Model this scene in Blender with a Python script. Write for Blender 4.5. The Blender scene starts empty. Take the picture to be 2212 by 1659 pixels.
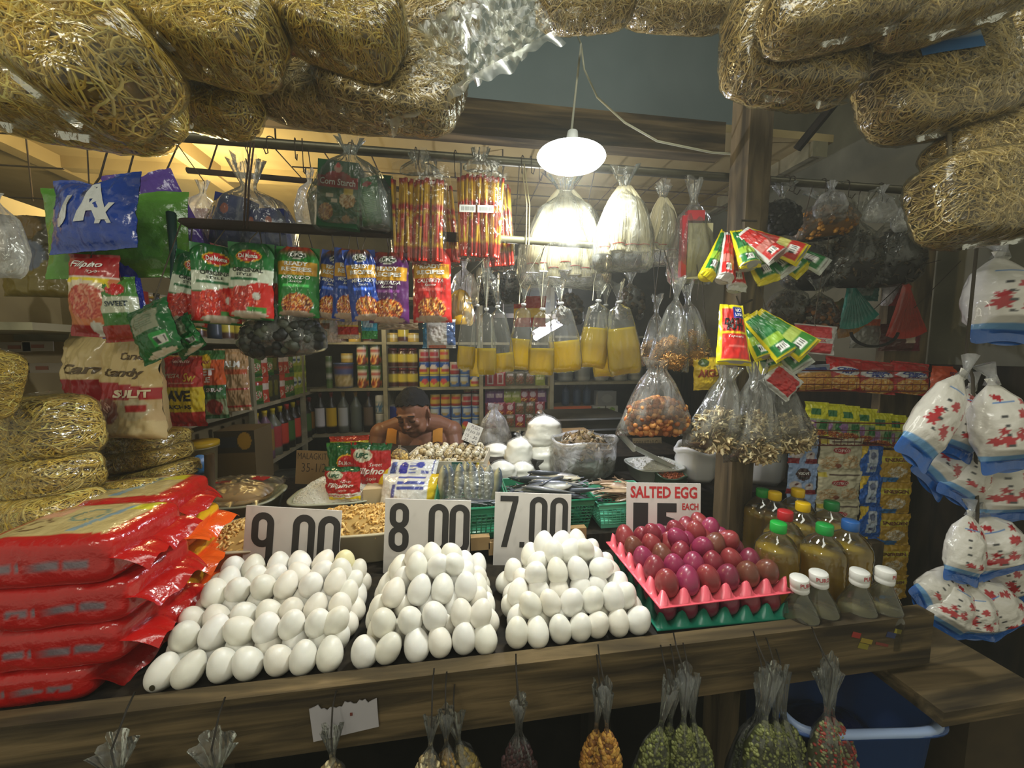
import bpy, math, random
import numpy as np
from math import sin, cos, pi, radians, atan2, sqrt
from mathutils import Matrix, Vector

SC = bpy.context.scene
COL = SC.collection
random.seed(7); RNG = np.random.default_rng(7)

# ------------------------------------------------------------------ camera, world, lights, exposure
FPX = 800.0; YAW = radians(8.2); PIT = radians(5.0); CAMZ = 1.55
FW = np.array([sin(YAW)*cos(PIT), cos(YAW)*cos(PIT), -sin(PIT)])
RT = np.array([cos(YAW), -sin(YAW), 0.0]); UP = np.cross(RT, FW)
CAM = np.array([0, 0, CAMZ])
cd = bpy.data.cameras.new('camera'); cam = bpy.data.objects.new('camera', cd); COL.objects.link(cam)
cd.sensor_width = 36.0; cd.lens = 36.0*FPX/2212.0; cd.clip_start = 0.02; cd.clip_end = 50
cam.matrix_world = Matrix(((RT[0], UP[0], -FW[0], 0), (RT[1], UP[1], -FW[1], 0), (RT[2], UP[2], -FW[2], CAMZ), (0, 0, 0, 1)))
SC.camera = cam
SC.view_settings.view_transform = 'Standard'; SC.view_settings.look = 'None'
SC.view_settings.exposure = 0.60; SC.view_settings.gamma = 1.0
try: SC.view_settings.use_curve_mapping = False
except Exception: pass
SC.cycles.max_bounces = 6; SC.cycles.transparent_max_bounces = 18; SC.cycles.use_adaptive_sampling = True; SC.cycles.adaptive_threshold = 0.04
SC.cycles.diffuse_bounces = 3; SC.cycles.glossy_bounces = 2; SC.cycles.transmission_bounces = 3
SC.cycles.sample_clamp_indirect = 4.0
SC.cycles.caustics_reflective = False; SC.cycles.caustics_refractive = False
wd = bpy.data.worlds.new('market'); SC.world = wd; wd.use_nodes = True
wd.node_tree.nodes['Background'].inputs[0].default_value = (0.64, 0.62, 0.47, 1)
wd.node_tree.nodes['Background'].inputs[1].default_value = 0.42

def lamp(name, kind, loc, power, col, size=0.1, size_y=None, rot=None):
    l = bpy.data.lights.new(name, kind); l.energy = power; l.color = col
    if kind == 'AREA':
        l.shape = 'RECTANGLE'; l.size = size; l.size_y = size_y or size
    else: l.shadow_soft_size = size
    o = bpy.data.objects.new(name, l); COL.objects.link(o); o.location = loc
    if rot: o.rotation_euler = rot
    return o
def aim(o, tgt):
    o.rotation_euler = (Vector(tgt)-Vector(o.location)).to_track_quat('-Z', 'Y').to_euler()
# ceiling tubes of the market aisle behind the photographer, the stall's own bulbs, one added fill
al = lamp('aisle_tube_light', 'AREA', (0.25, 0.0, 3.0), 8.5, (1.0, 0.99, 0.88), 1.4, 0.3); aim(al, (0.1, 0.85, 1.0))
lamp('noodle_fill', 'POINT', (-0.9, -0.45, 2.15), 9, (1.0, 0.93, 0.74), 0.12)  # added fill with no bulb of its own, brightens the upper noodle packs
lamp('warm_stall_bulb', 'POINT', (-1.05, 1.75, 2.1), 16, (1.0, 0.80, 0.42), 0.05)
dl = lamp('disc_lamp_light', 'AREA', (0.365, 1.10, 2.08), 5.5, (0.97, 1.0, 0.93), 0.15); dl.data.shape = 'DISK'
lamp('inner_tube_glow', 'POINT', (0.36, 1.60, 1.74), 10.0, (0.86, 0.88, 1.0), 0.02)

# ------------------------------------------------------------------ pixel -> place
def ray(x, y): return FW + RT*(x-1106)/FPX - UP*(y-829.5)/FPX
def WY(x, y, Y): v = ray(x, y); return CAM + v*(Y/v[1])
def WZ(x, y, z): v = ray(x, y); return CAM + v*((z-CAMZ)/v[2])
def WX(x, y, X): v = ray(x, y); return CAM + v*(X/v[0])
def mpp(p): return float((np.asarray(p)-CAM) @ FW)/FPX      # metres per pixel at p
def boxat(x0, y0, x1, y1, Y):
    c = WY((x0+x1)/2, (y0+y1)/2, Y); m = mpp(c)
    return c, (x1-x0)*m, (y1-y0)*m

# ------------------------------------------------------------------ colour, mesh building
def lin(c):
    c = np.asarray(c, float)/255.0
    return np.where(c <= 0.04045, c/12.92, ((c+0.055)/1.055)**2.4)
class MB:
    def __init__(s): s.v = []; s.f = []; s.c = []; s.n = 0
    def add(s, v, f, col=(200, 200, 200)):
        v = np.asarray(v, float).reshape(-1, 3); k = len(v)
        c = np.asarray(col, float)
        c = np.broadcast_to(c, (k, 3)) if c.ndim == 1 else c.reshape(-1, 3)
        s.v.append(v); s.c.append(c)
        if isinstance(f, np.ndarray): f = [f]
        elif len(f) and not isinstance(f[0], np.ndarray):
            d = {}
            for q in f: d.setdefault(len(q), []).append(q)
            f = [np.array(q, int) for q in d.values()]
        for a in f:
            if len(a): s.f.append(a+s.n)
        s.n += k; return s
    def grid(s, P, col=(200, 200, 200), wrapu=False, wrapv=False):
        nv, nu = P.shape[:2]
        i, j = np.meshgrid(np.arange(nv if wrapv else nv-1), np.arange(nu if wrapu else nu-1), indexing='ij')
        i2 = (i+1) % nv; j2 = (j+1) % nu
        F = np.stack([i*nu+j, i*nu+j2, i2*nu+j2, i2*nu+j], -1).reshape(-1, 4)
        return s.add(P.reshape(-1, 3), F, col if np.ndim(col) == 1 else np.asarray(col).reshape(-1, 3))
    def box(s, c, d, col=(200, 200, 200), R=None):
        x, y, z = np.array(d)/2
        v = np.array([(a*x, b*y, e*z) for a in (-1, 1) for b in (-1, 1) for e in (-1, 1)])
        if R is not None: v = v @ np.array(R).T
        F = np.array([(0, 1, 3, 2), (4, 6, 7, 5), (0, 4, 5, 1), (2, 3, 7, 6), (0, 2, 6, 4), (1, 5, 7, 3)])
        return s.add(v+np.array(c), F, col)
    def tube(s, P, r, k=6, col=(200, 200, 200), cap=True):
        P = np.asarray(P, float); n = len(P); r = np.broadcast_to(np.asarray(r, float), (n,))
        t = np.gradient(P, axis=0); t /= np.linalg.norm(t, axis=1)[:, None]+1e-12
        a = np.array([0, 0, 1.0]) if abs(t[:, 2]).mean() < 0.8 else np.array([1.0, 0, 0])
        u = np.cross(t, a); u /= np.linalg.norm(u, axis=1)[:, None]+1e-12; w = np.cross(t, u)
        th = np.arange(k)*2*pi/k
        G = P[:, None]+r[:, None, None]*(np.cos(th)[None, :, None]*u[:, None]+np.sin(th)[None, :, None]*w[:, None])
        b = s.n; s.grid(G, col if np.ndim(col) == 1 else np.repeat(np.asarray(col), k, 0), wrapu=True)
        if cap and k > 2: s.f.append(np.array([np.arange(k)+b])); s.f.append(np.array([np.arange(k)[::-1]+b+(n-1)*k]))
        return s
    def lathe(s, prof, k=20, col=(200, 200, 200), c=(0, 0, 0), fn=None):
        prof = np.array(prof, float); th = np.arange(k)*2*pi/k
        P = np.stack([prof[:, :1]*np.cos(th), prof[:, :1]*np.sin(th), np.repeat(prof[:, 1:2], k, 1)], -1)
        if fn is not None:
            T, Z = np.meshgrid(th, prof[:, 1]); cc = fn(T, Z)
        else: cc = col
        return s.grid(P+np.array(c), cc, wrapu=True)
    def ell(s, c, r, col, R=None, nu=8, nv=6, egg=0):
        ph = np.linspace(0, pi, nv); th = np.arange(nu)*2*pi/nu
        z = -np.cos(ph); q = np.sin(ph)*(1-egg*z)
        P = np.stack([q[:, None]*np.cos(th)*r[0], q[:, None]*np.sin(th)*r[1], np.repeat(z[:, None], nu, 1)*r[2]], -1)
        if R is not None: P = P @ np.array(R).T
        return s.grid(P+np.array(c), col, wrapu=True)
    def mesh(s, name, smooth=True):
        me = bpy.data.meshes.new(name)
        v = np.concatenate(s.v); c = lin(np.concatenate(s.c))
        me.vertices.add(len(v)); me.vertices.foreach_set('co', v.ravel())
        tot = np.concatenate([np.full(len(a), a.shape[1]) for a in s.f]); idx = np.concatenate([a.ravel() for a in s.f])
        st = np.concatenate([[0], np.cumsum(tot)[:-1]])
        me.loops.add(len(idx)); me.loops.foreach_set('vertex_index', idx.astype(np.int32))
        me.polygons.add(len(tot)); me.polygons.foreach_set('loop_start', st.astype(np.int32)); me.polygons.foreach_set('loop_total', tot.astype(np.int32))
        me.polygons.foreach_set('use_smooth', np.full(len(tot), smooth))
        at = me.color_attributes.new('Col', 'FLOAT_COLOR', 'POINT')
        at.data.foreach_set('color', np.concatenate([c, np.ones((len(c), 1))], 1).astype(np.float32).ravel())
        me.update(calc_edges=True); me.validate()
        return me
    def obj(s, name, mat, parent=None, smooth=True):
        me = s.mesh(name, smooth); me.materials.append(mat)
        o = bpy.data.objects.new(name, me); COL.objects.link(o)
        if parent is not None: o.parent = parent
        return o
def tag(o, label, cat, group=None, kind=None):
    o['label'] = label; o['category'] = cat
    if group: o['group'] = group
    if kind: o['kind'] = kind
    return o
def struct(o): o['kind'] = 'structure'; return o
def thing(name, label, cat, loc=(0, 0, 0), rot=(0, 0, 0), group=None):
    o = bpy.data.objects.new(name, None); COL.objects.link(o); o.empty_display_size = 0.02
    o.location = loc; o.rotation_euler = rot
    return tag(o, label, cat, group)
def dup(root, loc, rot=None, label=None, group=None, scale=None):
    r = root.copy(); COL.objects.link(r); r.location = loc
    if rot is not None: r.rotation_euler = rot
    if scale is not None: r.scale = scale if np.ndim(scale) else (scale,)*3
    if label: r['label'] = label
    if group: r['group'] = group
    for ch in list(root.children):
        c = ch.copy(); COL.objects.link(c); c.parent = r
        for g in list(ch.children):
            d = g.copy(); COL.objects.link(d); d.parent = c
    return r
def Rx(a): return np.array([[1, 0, 0], [0, cos(a), -sin(a)], [0, sin(a), cos(a)]])
def Ry(a): return np.array([[cos(a), 0, sin(a)], [0, 1, 0], [-sin(a), 0, cos(a)]])
def Rz(a): return np.array([[cos(a), -sin(a), 0], [sin(a), cos(a), 0], [0, 0, 1]])

# ------------------------------------------------------------------ materials
def nt(name):
    m = bpy.data.materials.new(name); m.use_nodes = True; t = m.node_tree; t.nodes.clear()
    return m, t, t.nodes.new('ShaderNodeOutputMaterial')
def N(t, k, **kw):
    n = t.nodes.new(k)
    for a, b in kw.items():
        if a.startswith('i_'):
            n.inputs[a[2:].replace('_', ' ')].default_value = b
        else: setattr(n, a, b)
    return n
def bumpn(t, scale, strength, detail=4, dist=0.01, kind='ShaderNodeTexNoise', coord='Object', distort=0.0):
    tc = N(t, 'ShaderNodeTexCoord'); n = N(t, kind); n.inputs['Scale'].default_value = scale
    if 'Detail' in n.inputs: n.inputs['Detail'].default_value = detail
    if 'Distortion' in n.inputs: n.inputs['Distortion'].default_value = distort
    t.links.new(tc.outputs[coord], n.inputs['Vector'])
    b = N(t, 'ShaderNodeBump'); b.inputs['Strength'].default_value = strength; b.inputs['Distance'].default_value = dist
    t.links.new(n.outputs[0], b.inputs['Height']); return b, n
def attr_mat(name, rough=0.5, coat=0.0, bs=0, bst=0.3, bd=0.002, metal=0.0, spec=0.5, sheen=0, sss=0, emit=0, dirt=0.0):
    m, t, out = nt(name); p = N(t, 'ShaderNodeBsdfPrincipled'); a = N(t, 'ShaderNodeVertexColor'); a.layer_name = 'Col'
    src = a.outputs[0]
    if dirt:
        tc = N(t, 'ShaderNodeTexCoord'); n = N(t, 'ShaderNodeTexNoise', i_Scale=9.0, i_Detail=8.0)
        t.links.new(tc.outputs['Object'], n.inputs['Vector'])
        mr = N(t, 'ShaderNodeMapRange'); mr.inputs[1].default_value = 0.3; mr.inputs[2].default_value = 0.7
        mr.inputs[3].default_value = 1-dirt; mr.inputs[4].default_value = 1+dirt*0.3
        t.links.new(n.outputs[0], mr.inputs[0])
        mx = N(t, 'ShaderNodeVectorMath', operation='SCALE'); t.links.new(src, mx.inputs[0]); t.links.new(mr.outputs[0], mx.inputs['Scale']); src = mx.outputs[0]
    t.links.new(src, p.inputs['Base Color'])
    p.inputs['Roughness'].default_value = rough; p.inputs['Metallic'].default_value = metal
    p.inputs['Specular IOR Level'].default_value = spec
    if coat: p.inputs['Coat Weight'].default_value = coat; p.inputs['Coat Roughness'].default_value = 0.12
    if sss:
        p.inputs['Subsurface Weight'].default_value = sss; p.inputs['Subsurface Radius'].default_value = (1, .8, .6); p.inputs['Subsurface Scale'].default_value = 0.004
    if bs:
        b, _ = bumpn(t, bs, bst, dist=bd); t.links.new(b.outputs[0], p.inputs['Normal'])
    if emit:
        t.links.new(src, p.inputs['Emission Color']); p.inputs['Emission Strength'].default_value = emit
    t.links.new(p.outputs[0], out.inputs[0]); return m
def clear_mat(name, tint=(1, 1, 1), haze=0.10, gloss=0.6, rough=0.10, bs=45.0, bst=0.6, hz=(0.85, 0.88, 0.85), streak=(1, 1, 1), attr=False, hzs=18.0):
    """thin clear plastic film: see-through, glossy at grazing angles and on wrinkles, slightly milky"""
    m, t, out = nt(name)
    tr = N(t, 'ShaderNodeBsdfTransparent'); tr.inputs[0].default_value = (*tint, 1)
    gl = N(t, 'ShaderNodeBsdfGlossy'); gl.inputs['Roughness'].default_value = rough; gl.inputs[0].default_value = (0.95, 0.97, 0.93, 1)
    df = N(t, 'ShaderNodeBsdfDiffuse'); df.inputs[0].default_value = (*hz, 1)
    tl = N(t, 'ShaderNodeBsdfTranslucent'); tl.inputs[0].default_value = (*hz, 1)
    tc = N(t, 'ShaderNodeTexCoord'); mp = N(t, 'ShaderNodeMapping'); mp.inputs['Scale'].default_value = streak
    t.links.new(tc.outputs['Object'], mp.inputs['Vector'])
    n = N(t, 'ShaderNodeTexNoise', i_Scale=bs, i_Detail=3.0, i_Distortion=1.2); t.links.new(mp.outputs[0], n.inputs['Vector'])
    b = N(t, 'ShaderNodeBump'); b.inputs['Strength'].default_value = bst; b.inputs['Distance'].default_value = 0.01
    t.links.new(n.outputs[0], b.inputs['Height'])
    for x in (gl, df): t.links.new(b.outputs[0], x.inputs['Normal'])
    lw = N(t, 'ShaderNodeLayerWeight'); lw.inputs['Blend'].default_value = 0.32; t.links.new(b.outputs[0], lw.inputs['Normal'])
    mg = N(t, 'ShaderNodeMath', operation='MULTIPLY_ADD'); t.links.new(lw.outputs['Fresnel'], mg.inputs[0]); mg.inputs[1].default_value = gloss; mg.inputs[2].default_value = 0.035
    mg.use_clamp = True
    n2 = N(t, 'ShaderNodeTexNoise', i_Scale=hzs, i_Detail=4.0, i_Distortion=0.8); t.links.new(mp.outputs[0], n2.inputs['Vector'])
    mr = N(t, 'ShaderNodeMapRange'); mr.inputs[1].default_value = 0.42; mr.inputs[2].default_value = 0.75; mr.inputs[3].default_value = haze*0.5; mr.inputs[4].default_value = min(1, haze*2.6)
    t.links.new(n2.outputs[0], mr.inputs[0])
    dt = N(t, 'ShaderNodeMixShader'); dt.inputs[0].default_value = 0.45; t.links.new(df.outputs[0], dt.inputs[1]); t.links.new(tl.outputs[0], dt.inputs[2])
    m1 = N(t, 'ShaderNodeMixShader'); t.links.new(mr.outputs[0], m1.inputs[0]); t.links.new(tr.outputs[0], m1.inputs[1]); t.links.new(dt.outputs[0], m1.inputs[2])
    m2 = N(t, 'ShaderNodeMixShader'); t.links.new(mg.outputs[0], m2.inputs[0]); t.links.new(m1.outputs[0], m2.inputs[1]); t.links.new(gl.outputs[0], m2.inputs[2])
    if attr:
        a = N(t, 'ShaderNodeVertexColor'); a.layer_name = 'Col'
        t.links.new(a.outputs[0], df.inputs[0]); t.links.new(a.outputs[0], tl.inputs[0])
    t.links.new(m2.outputs[0], out.inputs[0]); return m
def noise_mat(name, c1, c2, scale=6, stretch=(1, 1, 1), rough=0.8, bst=0.4, bd=0.004, detail=8, c3=None, spec=0.3, lo=0.35, hi=0.65):
    m, t, out = nt(name); p = N(t, 'ShaderNodeBsdfPrincipled'); p.inputs['Roughness'].default_value = rough; p.inputs['Specular IOR Level'].default_value = spec
    tc = N(t, 'ShaderNodeTexCoord'); mp = N(t, 'ShaderNodeMapping'); mp.inputs['Scale'].default_value = stretch
    t.links.new(tc.outputs['Object'], mp.inputs['Vector'])
    n = N(t, 'ShaderNodeTexNoise', i_Scale=float(scale), i_Detail=float(detail), i_Distortion=0.6); t.links.new(mp.outputs[0], n.inputs['Vector'])
    r = N(t, 'ShaderNodeValToRGB'); e = r.color_ramp.elements
    e[0].position = lo; e[0].color = (*lin(c1), 1); e[1].position = hi; e[1].color = (*lin(c2), 1)
    if c3 is not None: x = e.new((lo+hi)/2); x.color = (*lin(c3), 1)
    t.links.new(n.outputs[0], r.inputs[0]); t.links.new(r.outputs[0], p.inputs['Base Color'])
    b = N(t, 'ShaderNodeBump'); b.inputs['Strength'].default_value = bst; b.inputs['Distance'].default_value = bd
    t.links.new(n.outputs[0], b.inputs['Height']); t.links.new(b.outputs[0], p.inputs['Normal'])
    t.links.new(p.outputs[0], out.inputs[0]); return m
def emit_mat(name, c, s):
    m, t, out = nt(name); e = N(t, 'ShaderNodeEmission'); e.inputs[0].default_value = (*c, 1); e.inputs[1].default_value = s
    t.links.new(e.outputs[0], out.inputs[0]); return m

M = {}
M['film'] = attr_mat('printed_film', 0.28, 0.25, 22, 0.35, 0.006)
M['filmx'] = attr_mat('crinkled_film', 0.20, 0.5, 26, 0.75, 0.010)
M['paper'] = attr_mat('paper', 0.75, dirt=0.12)
M['matte'] = attr_mat('matte', 0.85)
M['plas'] = attr_mat('plastic', 0.35)
M['tin'] = attr_mat('tin_label', 0.35, 0.2)
M['metal'] = attr_mat('worn_metal', 0.42, metal=0.75, dirt=0.35)
M['rust'] = attr_mat('rusty_iron', 0.8, dirt=0.5, bs=120, bst=0.3)
M['noodle'] = attr_mat('noodle_strand', 0.45, 0.15)
M['food'] = attr_mat('food', 0.6)
M['fish'] = attr_mat('dried_fish_skin', 0.35, 0.3, 90, 0.3, 0.002)
M['egg'] = attr_mat('egg_shell', 0.45, 0.05, 300, 0.08, 0.001, sss=0.25)
M['egg2'] = attr_mat('dyed_shell', 0.33, 0.2, 200, 0.1, 0.001, dirt=0.25)
M['tray'] = attr_mat('tray_plastic', 0.38, 0.1, sss=0.1)
M['glass'] = clear_mat('bottle_plastic', (0.96, 0.97, 0.93), 0.03, 0.8, 0.05, 8, 0.15)
M['bag'] = clear_mat('bag_film', (0.98, 0.98, 0.97), 0.13, 0.85, 0.13, 24, 0.9, streak=(1.6, 1.6, 0.45))
M['bagx'] = clear_mat('tight_wrap', (1.0, 0.99, 0.95), 0.028, 0.62, 0.16, 20, 0.85, (0.8, 0.8, 0.7))
M['bago'] = clear_mat('oil_film', (1.0, 1.0, 0.99), 0.035, 0.8, 0.10, 20, 0.7, streak=(1.6, 1.6, 0.45))
M['flourf'] = clear_mat('thin_milky_film', (1.0, 1.0, 1.0), 0.06, 0.28, 0.2, 20, 0.7, (0.95, 0.95, 0.95))
M['wrap0'] = clear_mat('loose_wrap', (0.98, 0.98, 0.94), 0.05, 0.30, 0.30, 7, 0.45, (0.8, 0.82, 0.74))
M['bagm'] = clear_mat('milky_film', (0.95, 0.95, 0.95), 0.36, 0.6, 0.22, 24, 0.9, (0.92, 0.93, 0.93))
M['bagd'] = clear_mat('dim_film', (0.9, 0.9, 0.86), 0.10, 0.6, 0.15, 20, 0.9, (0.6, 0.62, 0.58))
M['wood'] = noise_mat('old_wood', (46, 38, 26), (116, 98, 68), 5, (0.5, 6, 7), 0.85, 0.6, 0.006, c3=(78, 66, 44))
M['woodp'] = noise_mat('post_wood', (66, 58, 44), (128, 112, 84), 7, (3, 3, 0.5), 0.85, 0.6, 0.005)
M['woodd'] = noise_mat('dark_wood', (16, 13, 9), (46, 38, 26), 6, (5, 5, 0.6), 0.8, 0.5)
M['ply'] = noise_mat('plywood', (150, 132, 88), (176, 158, 112), 3, (1, 1, 1), 0.8, 0.1, 0.002)
M['shelf'] = noise_mat('shelf_paint', (120, 116, 92), (158, 152, 124), 8, (1, 1, 1), 0.7, 0.2, 0.002)
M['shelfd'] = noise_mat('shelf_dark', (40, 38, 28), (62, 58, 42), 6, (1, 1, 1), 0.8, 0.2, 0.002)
M['conc'] = noise_mat('concrete', (108, 106, 90), (138, 135, 116), 3, (1, 1, 1), 0.9, 0.25, 0.004)
M['tarp'] = noise_mat('blue_grey_wall', (112, 128, 130), (132, 146, 148), 1.2, (1, 1, 1), 0.85, 0.1, 0.004)
M['floor'] = noise_mat('floor_dirt', (24, 22, 18), (44, 40, 32), 5, (1, 1, 1), 0.9, 0.3)
M['card'] = noise_mat('cardboard', (150, 122, 82), (166, 138, 96), 12, (1, 1, 1), 0.85, 0.15, 0.001)
M['lampon'] = emit_mat('lamp_glow', (0.95, 1.0, 0.93), 11.0)
M['boxd'] = noise_mat('dark_board', (44, 36, 24), (70, 58, 38), 5, (1, 1, 1), 0.85, 0.3)
M['tubeon'] = emit_mat('tube_glow', (0.80, 0.80, 1.0), 7.0)
# ------------------------------------------------------------------ lettering and printed art
_T = {}
def glyph(text, shear=0.0, bold=0.0):
    k = (text, shear, bold)
    if k in _T: return _T[k]
    cu = bpy.data.curves.new('t', 'FONT'); cu.body = text; cu.resolution_u = 2; cu.shear = shear; cu.offset = bold; cu.fill_mode = 'FRONT' if hasattr(cu, 'fill_mode') else 'BOTH'
    o = bpy.data.objects.new('t', cu); COL.objects.link(o)
    bpy.context.view_layer.update()
    me = bpy.data.meshes.new_from_object(o.evaluated_get(bpy.context.evaluated_depsgraph_get()))
    v = np.zeros(len(me.vertices)*3); me.vertices.foreach_get('co', v); v = v.reshape(-1, 3)[:, :2]
    f = [tuple(p.vertices) for p in me.polygons]
    bpy.data.objects.remove(o); bpy.data.curves.remove(cu); bpy.data.meshes.remove(me)
    v = v-v.min(0); v = v/v.max(0)-0.5          # unit box centred on 0
    T = np.array([(p[0], p[i], p[i+1]) for p in f for i in range(1, len(p)-1)])
    V = [tuple(q) for q in v]; lim = 0.30/max(1, len(text))+0.06; todo = [tuple(q) for q in T]; done = []; mid = {}
    while todo and len(done) < 6000:      # split long triangles so the print can follow a curved pack
        a, b, c = todo.pop(); e = [(abs(V[a][0]-V[b][0])+abs(V[a][1]-V[b][1])*.5, a, b, c), (abs(V[b][0]-V[c][0])+abs(V[b][1]-V[c][1])*.5, b, c, a), (abs(V[c][0]-V[a][0])+abs(V[c][1]-V[a][1])*.5, c, a, b)]
        L, p_, q_, r_ = max(e)
        if L < lim: done.append((a, b, c)); continue
        k2 = (min(p_, q_), max(p_, q_))
        if k2 not in mid: mid[k2] = len(V); V.append(((V[p_][0]+V[q_][0])/2, (V[p_][1]+V[q_][1])/2))
        m_ = mid[k2]; todo += [(p_, m_, r_), (m_, q_, r_)]
    v = np.array(V); f = done+todo
    _T[k] = (v, f); return _T[k]
def disc2(n=24):
    a = np.arange(n)*2*pi/n
    return np.stack([np.cos(a), np.sin(a)], 1)*0.5, [tuple(range(n))]
def hsh(u, v, s=1.0, seed=0):
    """smooth value noise on numpy arrays"""
    r = np.random.default_rng(int(seed)+11); T = r.random((64, 64))
    x = (u*s) % 64; y = (v*s) % 64; i = np.floor(x).astype(int); j = np.floor(y).astype(int); a = x-i; b = y-j
    a = a*a*(3-2*a); b = b*b*(3-2*b); i %= 64; j %= 64; i2 = (i+1) % 64; j2 = (j+1) % 64
    return T[i, j]*(1-a)*(1-b)+T[i2, j]*a*(1-b)+T[i, j2]*(1-a)*b+T[i2, j2]*a*b
def paint(art, U, V):
    """flat printed design: U across -1..1, V up 0..1 -> colours 0..255"""
    C = np.zeros(U.shape+(3,)); C[:] = art[0][1]
    for a in art[1:]:
        k = a[0]
        if k == 'r': m = (U >= a[1]) & (U <= a[3]) & (V >= a[2]) & (V <= a[4]); C[m] = a[5]
        elif k == 'e': m = ((U-a[1])/a[3])**2+((V-a[2])/a[4])**2 <= 1; C[m] = a[5]
        elif k == 'w':    # wavy band: u-independent level v0 + amp*sin, everything below down to v1
            l = a[1]+a[3]*np.sin(U*a[4]+a[5]); m = (V <= l) & (V >= a[2]); C[m] = a[6]
        elif k == 'd':    # diagonal half plane  nu*U+nv*V > d
            m = a[1]*U+a[2]*V > a[3]; C[m] = a[4]
        elif k == 'f':    # printed food picture in an ellipse
            m = ((U-a[1])/a[3])**2+((V-a[2])/a[4])**2 <= 1
            pal = np.array(a[5], float); h = hsh(U*2+5, V*3+3, 7.0, 3)*0.6+hsh(U*2, V*3, 17.0, 5)*0.4
            q = np.clip(((h-0.22)/0.56)*len(pal), 0, len(pal)-1).astype(int); C[m] = pal[q][m]
        elif k == 'g':    # vertical two tone blend of the print
            w = np.clip((V-a[1])/(a[2]-a[1]), 0, 1)[..., None]; C = C*(1-w)+np.array(a[3], float)*w
        elif k == 's':    # stripes
            m = (U >= a[1]) & (U <= a[3]) & (V >= a[2]) & (V <= a[4]) & (((U*a[6]) % 1) < 0.5); C[m] = a[5]
        elif k == 'h':
            m = (U >= a[1]) & (U <= a[3]) & (V >= a[2]) & (V <= a[4]) & (((V*a[6]) % 1) < 0.5); C[m] = a[5]
    return C
def texts(mb, art, S, off=0.0018):
    """lettering ('t', text, u, v, width_u, height_v, colour, shear, bold[, rot]) laid on surface S(U,V)->P"""
    for a in art:
        if a[0] != 't': continue
        v, f = glyph(a[1], a[7] if len(a) > 7 else 0, a[8] if len(a) > 8 else 0.01)
        rot = a[9] if len(a) > 9 else 0
        x = v[:, 0]*a[4]; y = v[:, 1]*a[5]
        if rot: asp = a[10] if len(a) > 10 else 1.0; x, y = x*cos(rot)-y*asp*sin(rot), x*sin(rot)/asp+y*cos(rot)
        P = S(a[2]+x, a[3]+y); P[:, 1] -= off
        mb.add(P, f, a[6])
def pouch_surf(w, h, t, kind='pillow', wr=0.0, seed=0, curl=0.0, notch=0.0, taper=0.0):
    def S(U, V, side=1):
        U = np.asarray(U, float); V = np.asarray(V, float)
        prof = {'pillow': np.clip(np.sin(np.clip((V-0.05)/0.90, 0, 1)*pi), 0, 1)**0.45,
                'stand': np.clip(1-V, 0, 1)**0.55*np.clip(V*14, 0, 1)**0.5,
                'top': np.clip(np.sin(np.clip((V-0.03)/0.85, 0, 1)*pi), 0, 1)**0.6}[kind]
        d = t/2*np.clip(1-np.abs(U)**2.6, 0, 1)**0.8*prof
        wv = wr*(hsh(U*2+seed, V*3+seed, 3.0, seed)-0.5)+wr*0.5*(hsh(U*2, V*3, 8.0, seed+1)-0.5)
        e = 1-0.05*prof if kind == 'pillow' else (1-0.03*np.sin(V*pi))
        X = U*w/2*e*(1-taper*V); Z = (V-0.5)*h - notch*h*np.exp(-(U/0.35)**2)*np.clip(V, 0, 1)**5
        Yy = -side*d-wv-curl*U*U*w
        return np.stack([X, Yy, Z], -1)
    return S
def pouch_mb(w, h, t, art, kind='pillow', wr=0.006, seed=0, nu=40, nv=54, back=None, curl=0.0, round_=0.0, notch=0.0, taper=0.0):
    mb = MB(); S = pouch_surf(w, h, t, kind, wr, seed, curl, notch, taper)
    U, V = np.meshgrid(np.linspace(-1, 1, nu), np.linspace(0, 1, nv))
    if round_:
        k = np.clip((V-(1-round_))/round_, 0, 1); sc = np.sqrt(np.clip(1-0.75*k*k, 0.1, 1)); Us = U*sc
    else: Us = U
    mb.grid(S(Us, V), paint(art, Us, V))
    n2 = 12; U2, V2 = np.meshgrid(np.linspace(-1, 1, n2), np.linspace(0, 1, n2))
    bc = back if back is not None else art[0][1]
    P = S(U2, V2, -1); P[..., 1] += 0.001
    mb.grid(P, bc)
    texts(mb, art, lambda u, v: S(u, v))
    return mb
def flat_sign_mb(w, h, t, art, warp=0.0):
    mb = MB(); mb.box((0, t/2, 0), (w, t, h), art[0][1])
    U, V = np.meshgrid(np.linspace(-1, 1, 40), np.linspace(0, 1, 30))
    S = lambda u, v: np.stack([np.asarray(u)*w/2, np.full(np.shape(u), -0.0003), (np.asarray(v)-0.5)*h], -1)
    mb.grid(S(U, V), paint(art, U, V)); texts(mb, art, S, 0.0006)
    return mb
FACE = -YAW          # turned square to the lens's picture plane, as most hanging stock happens to hang
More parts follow.
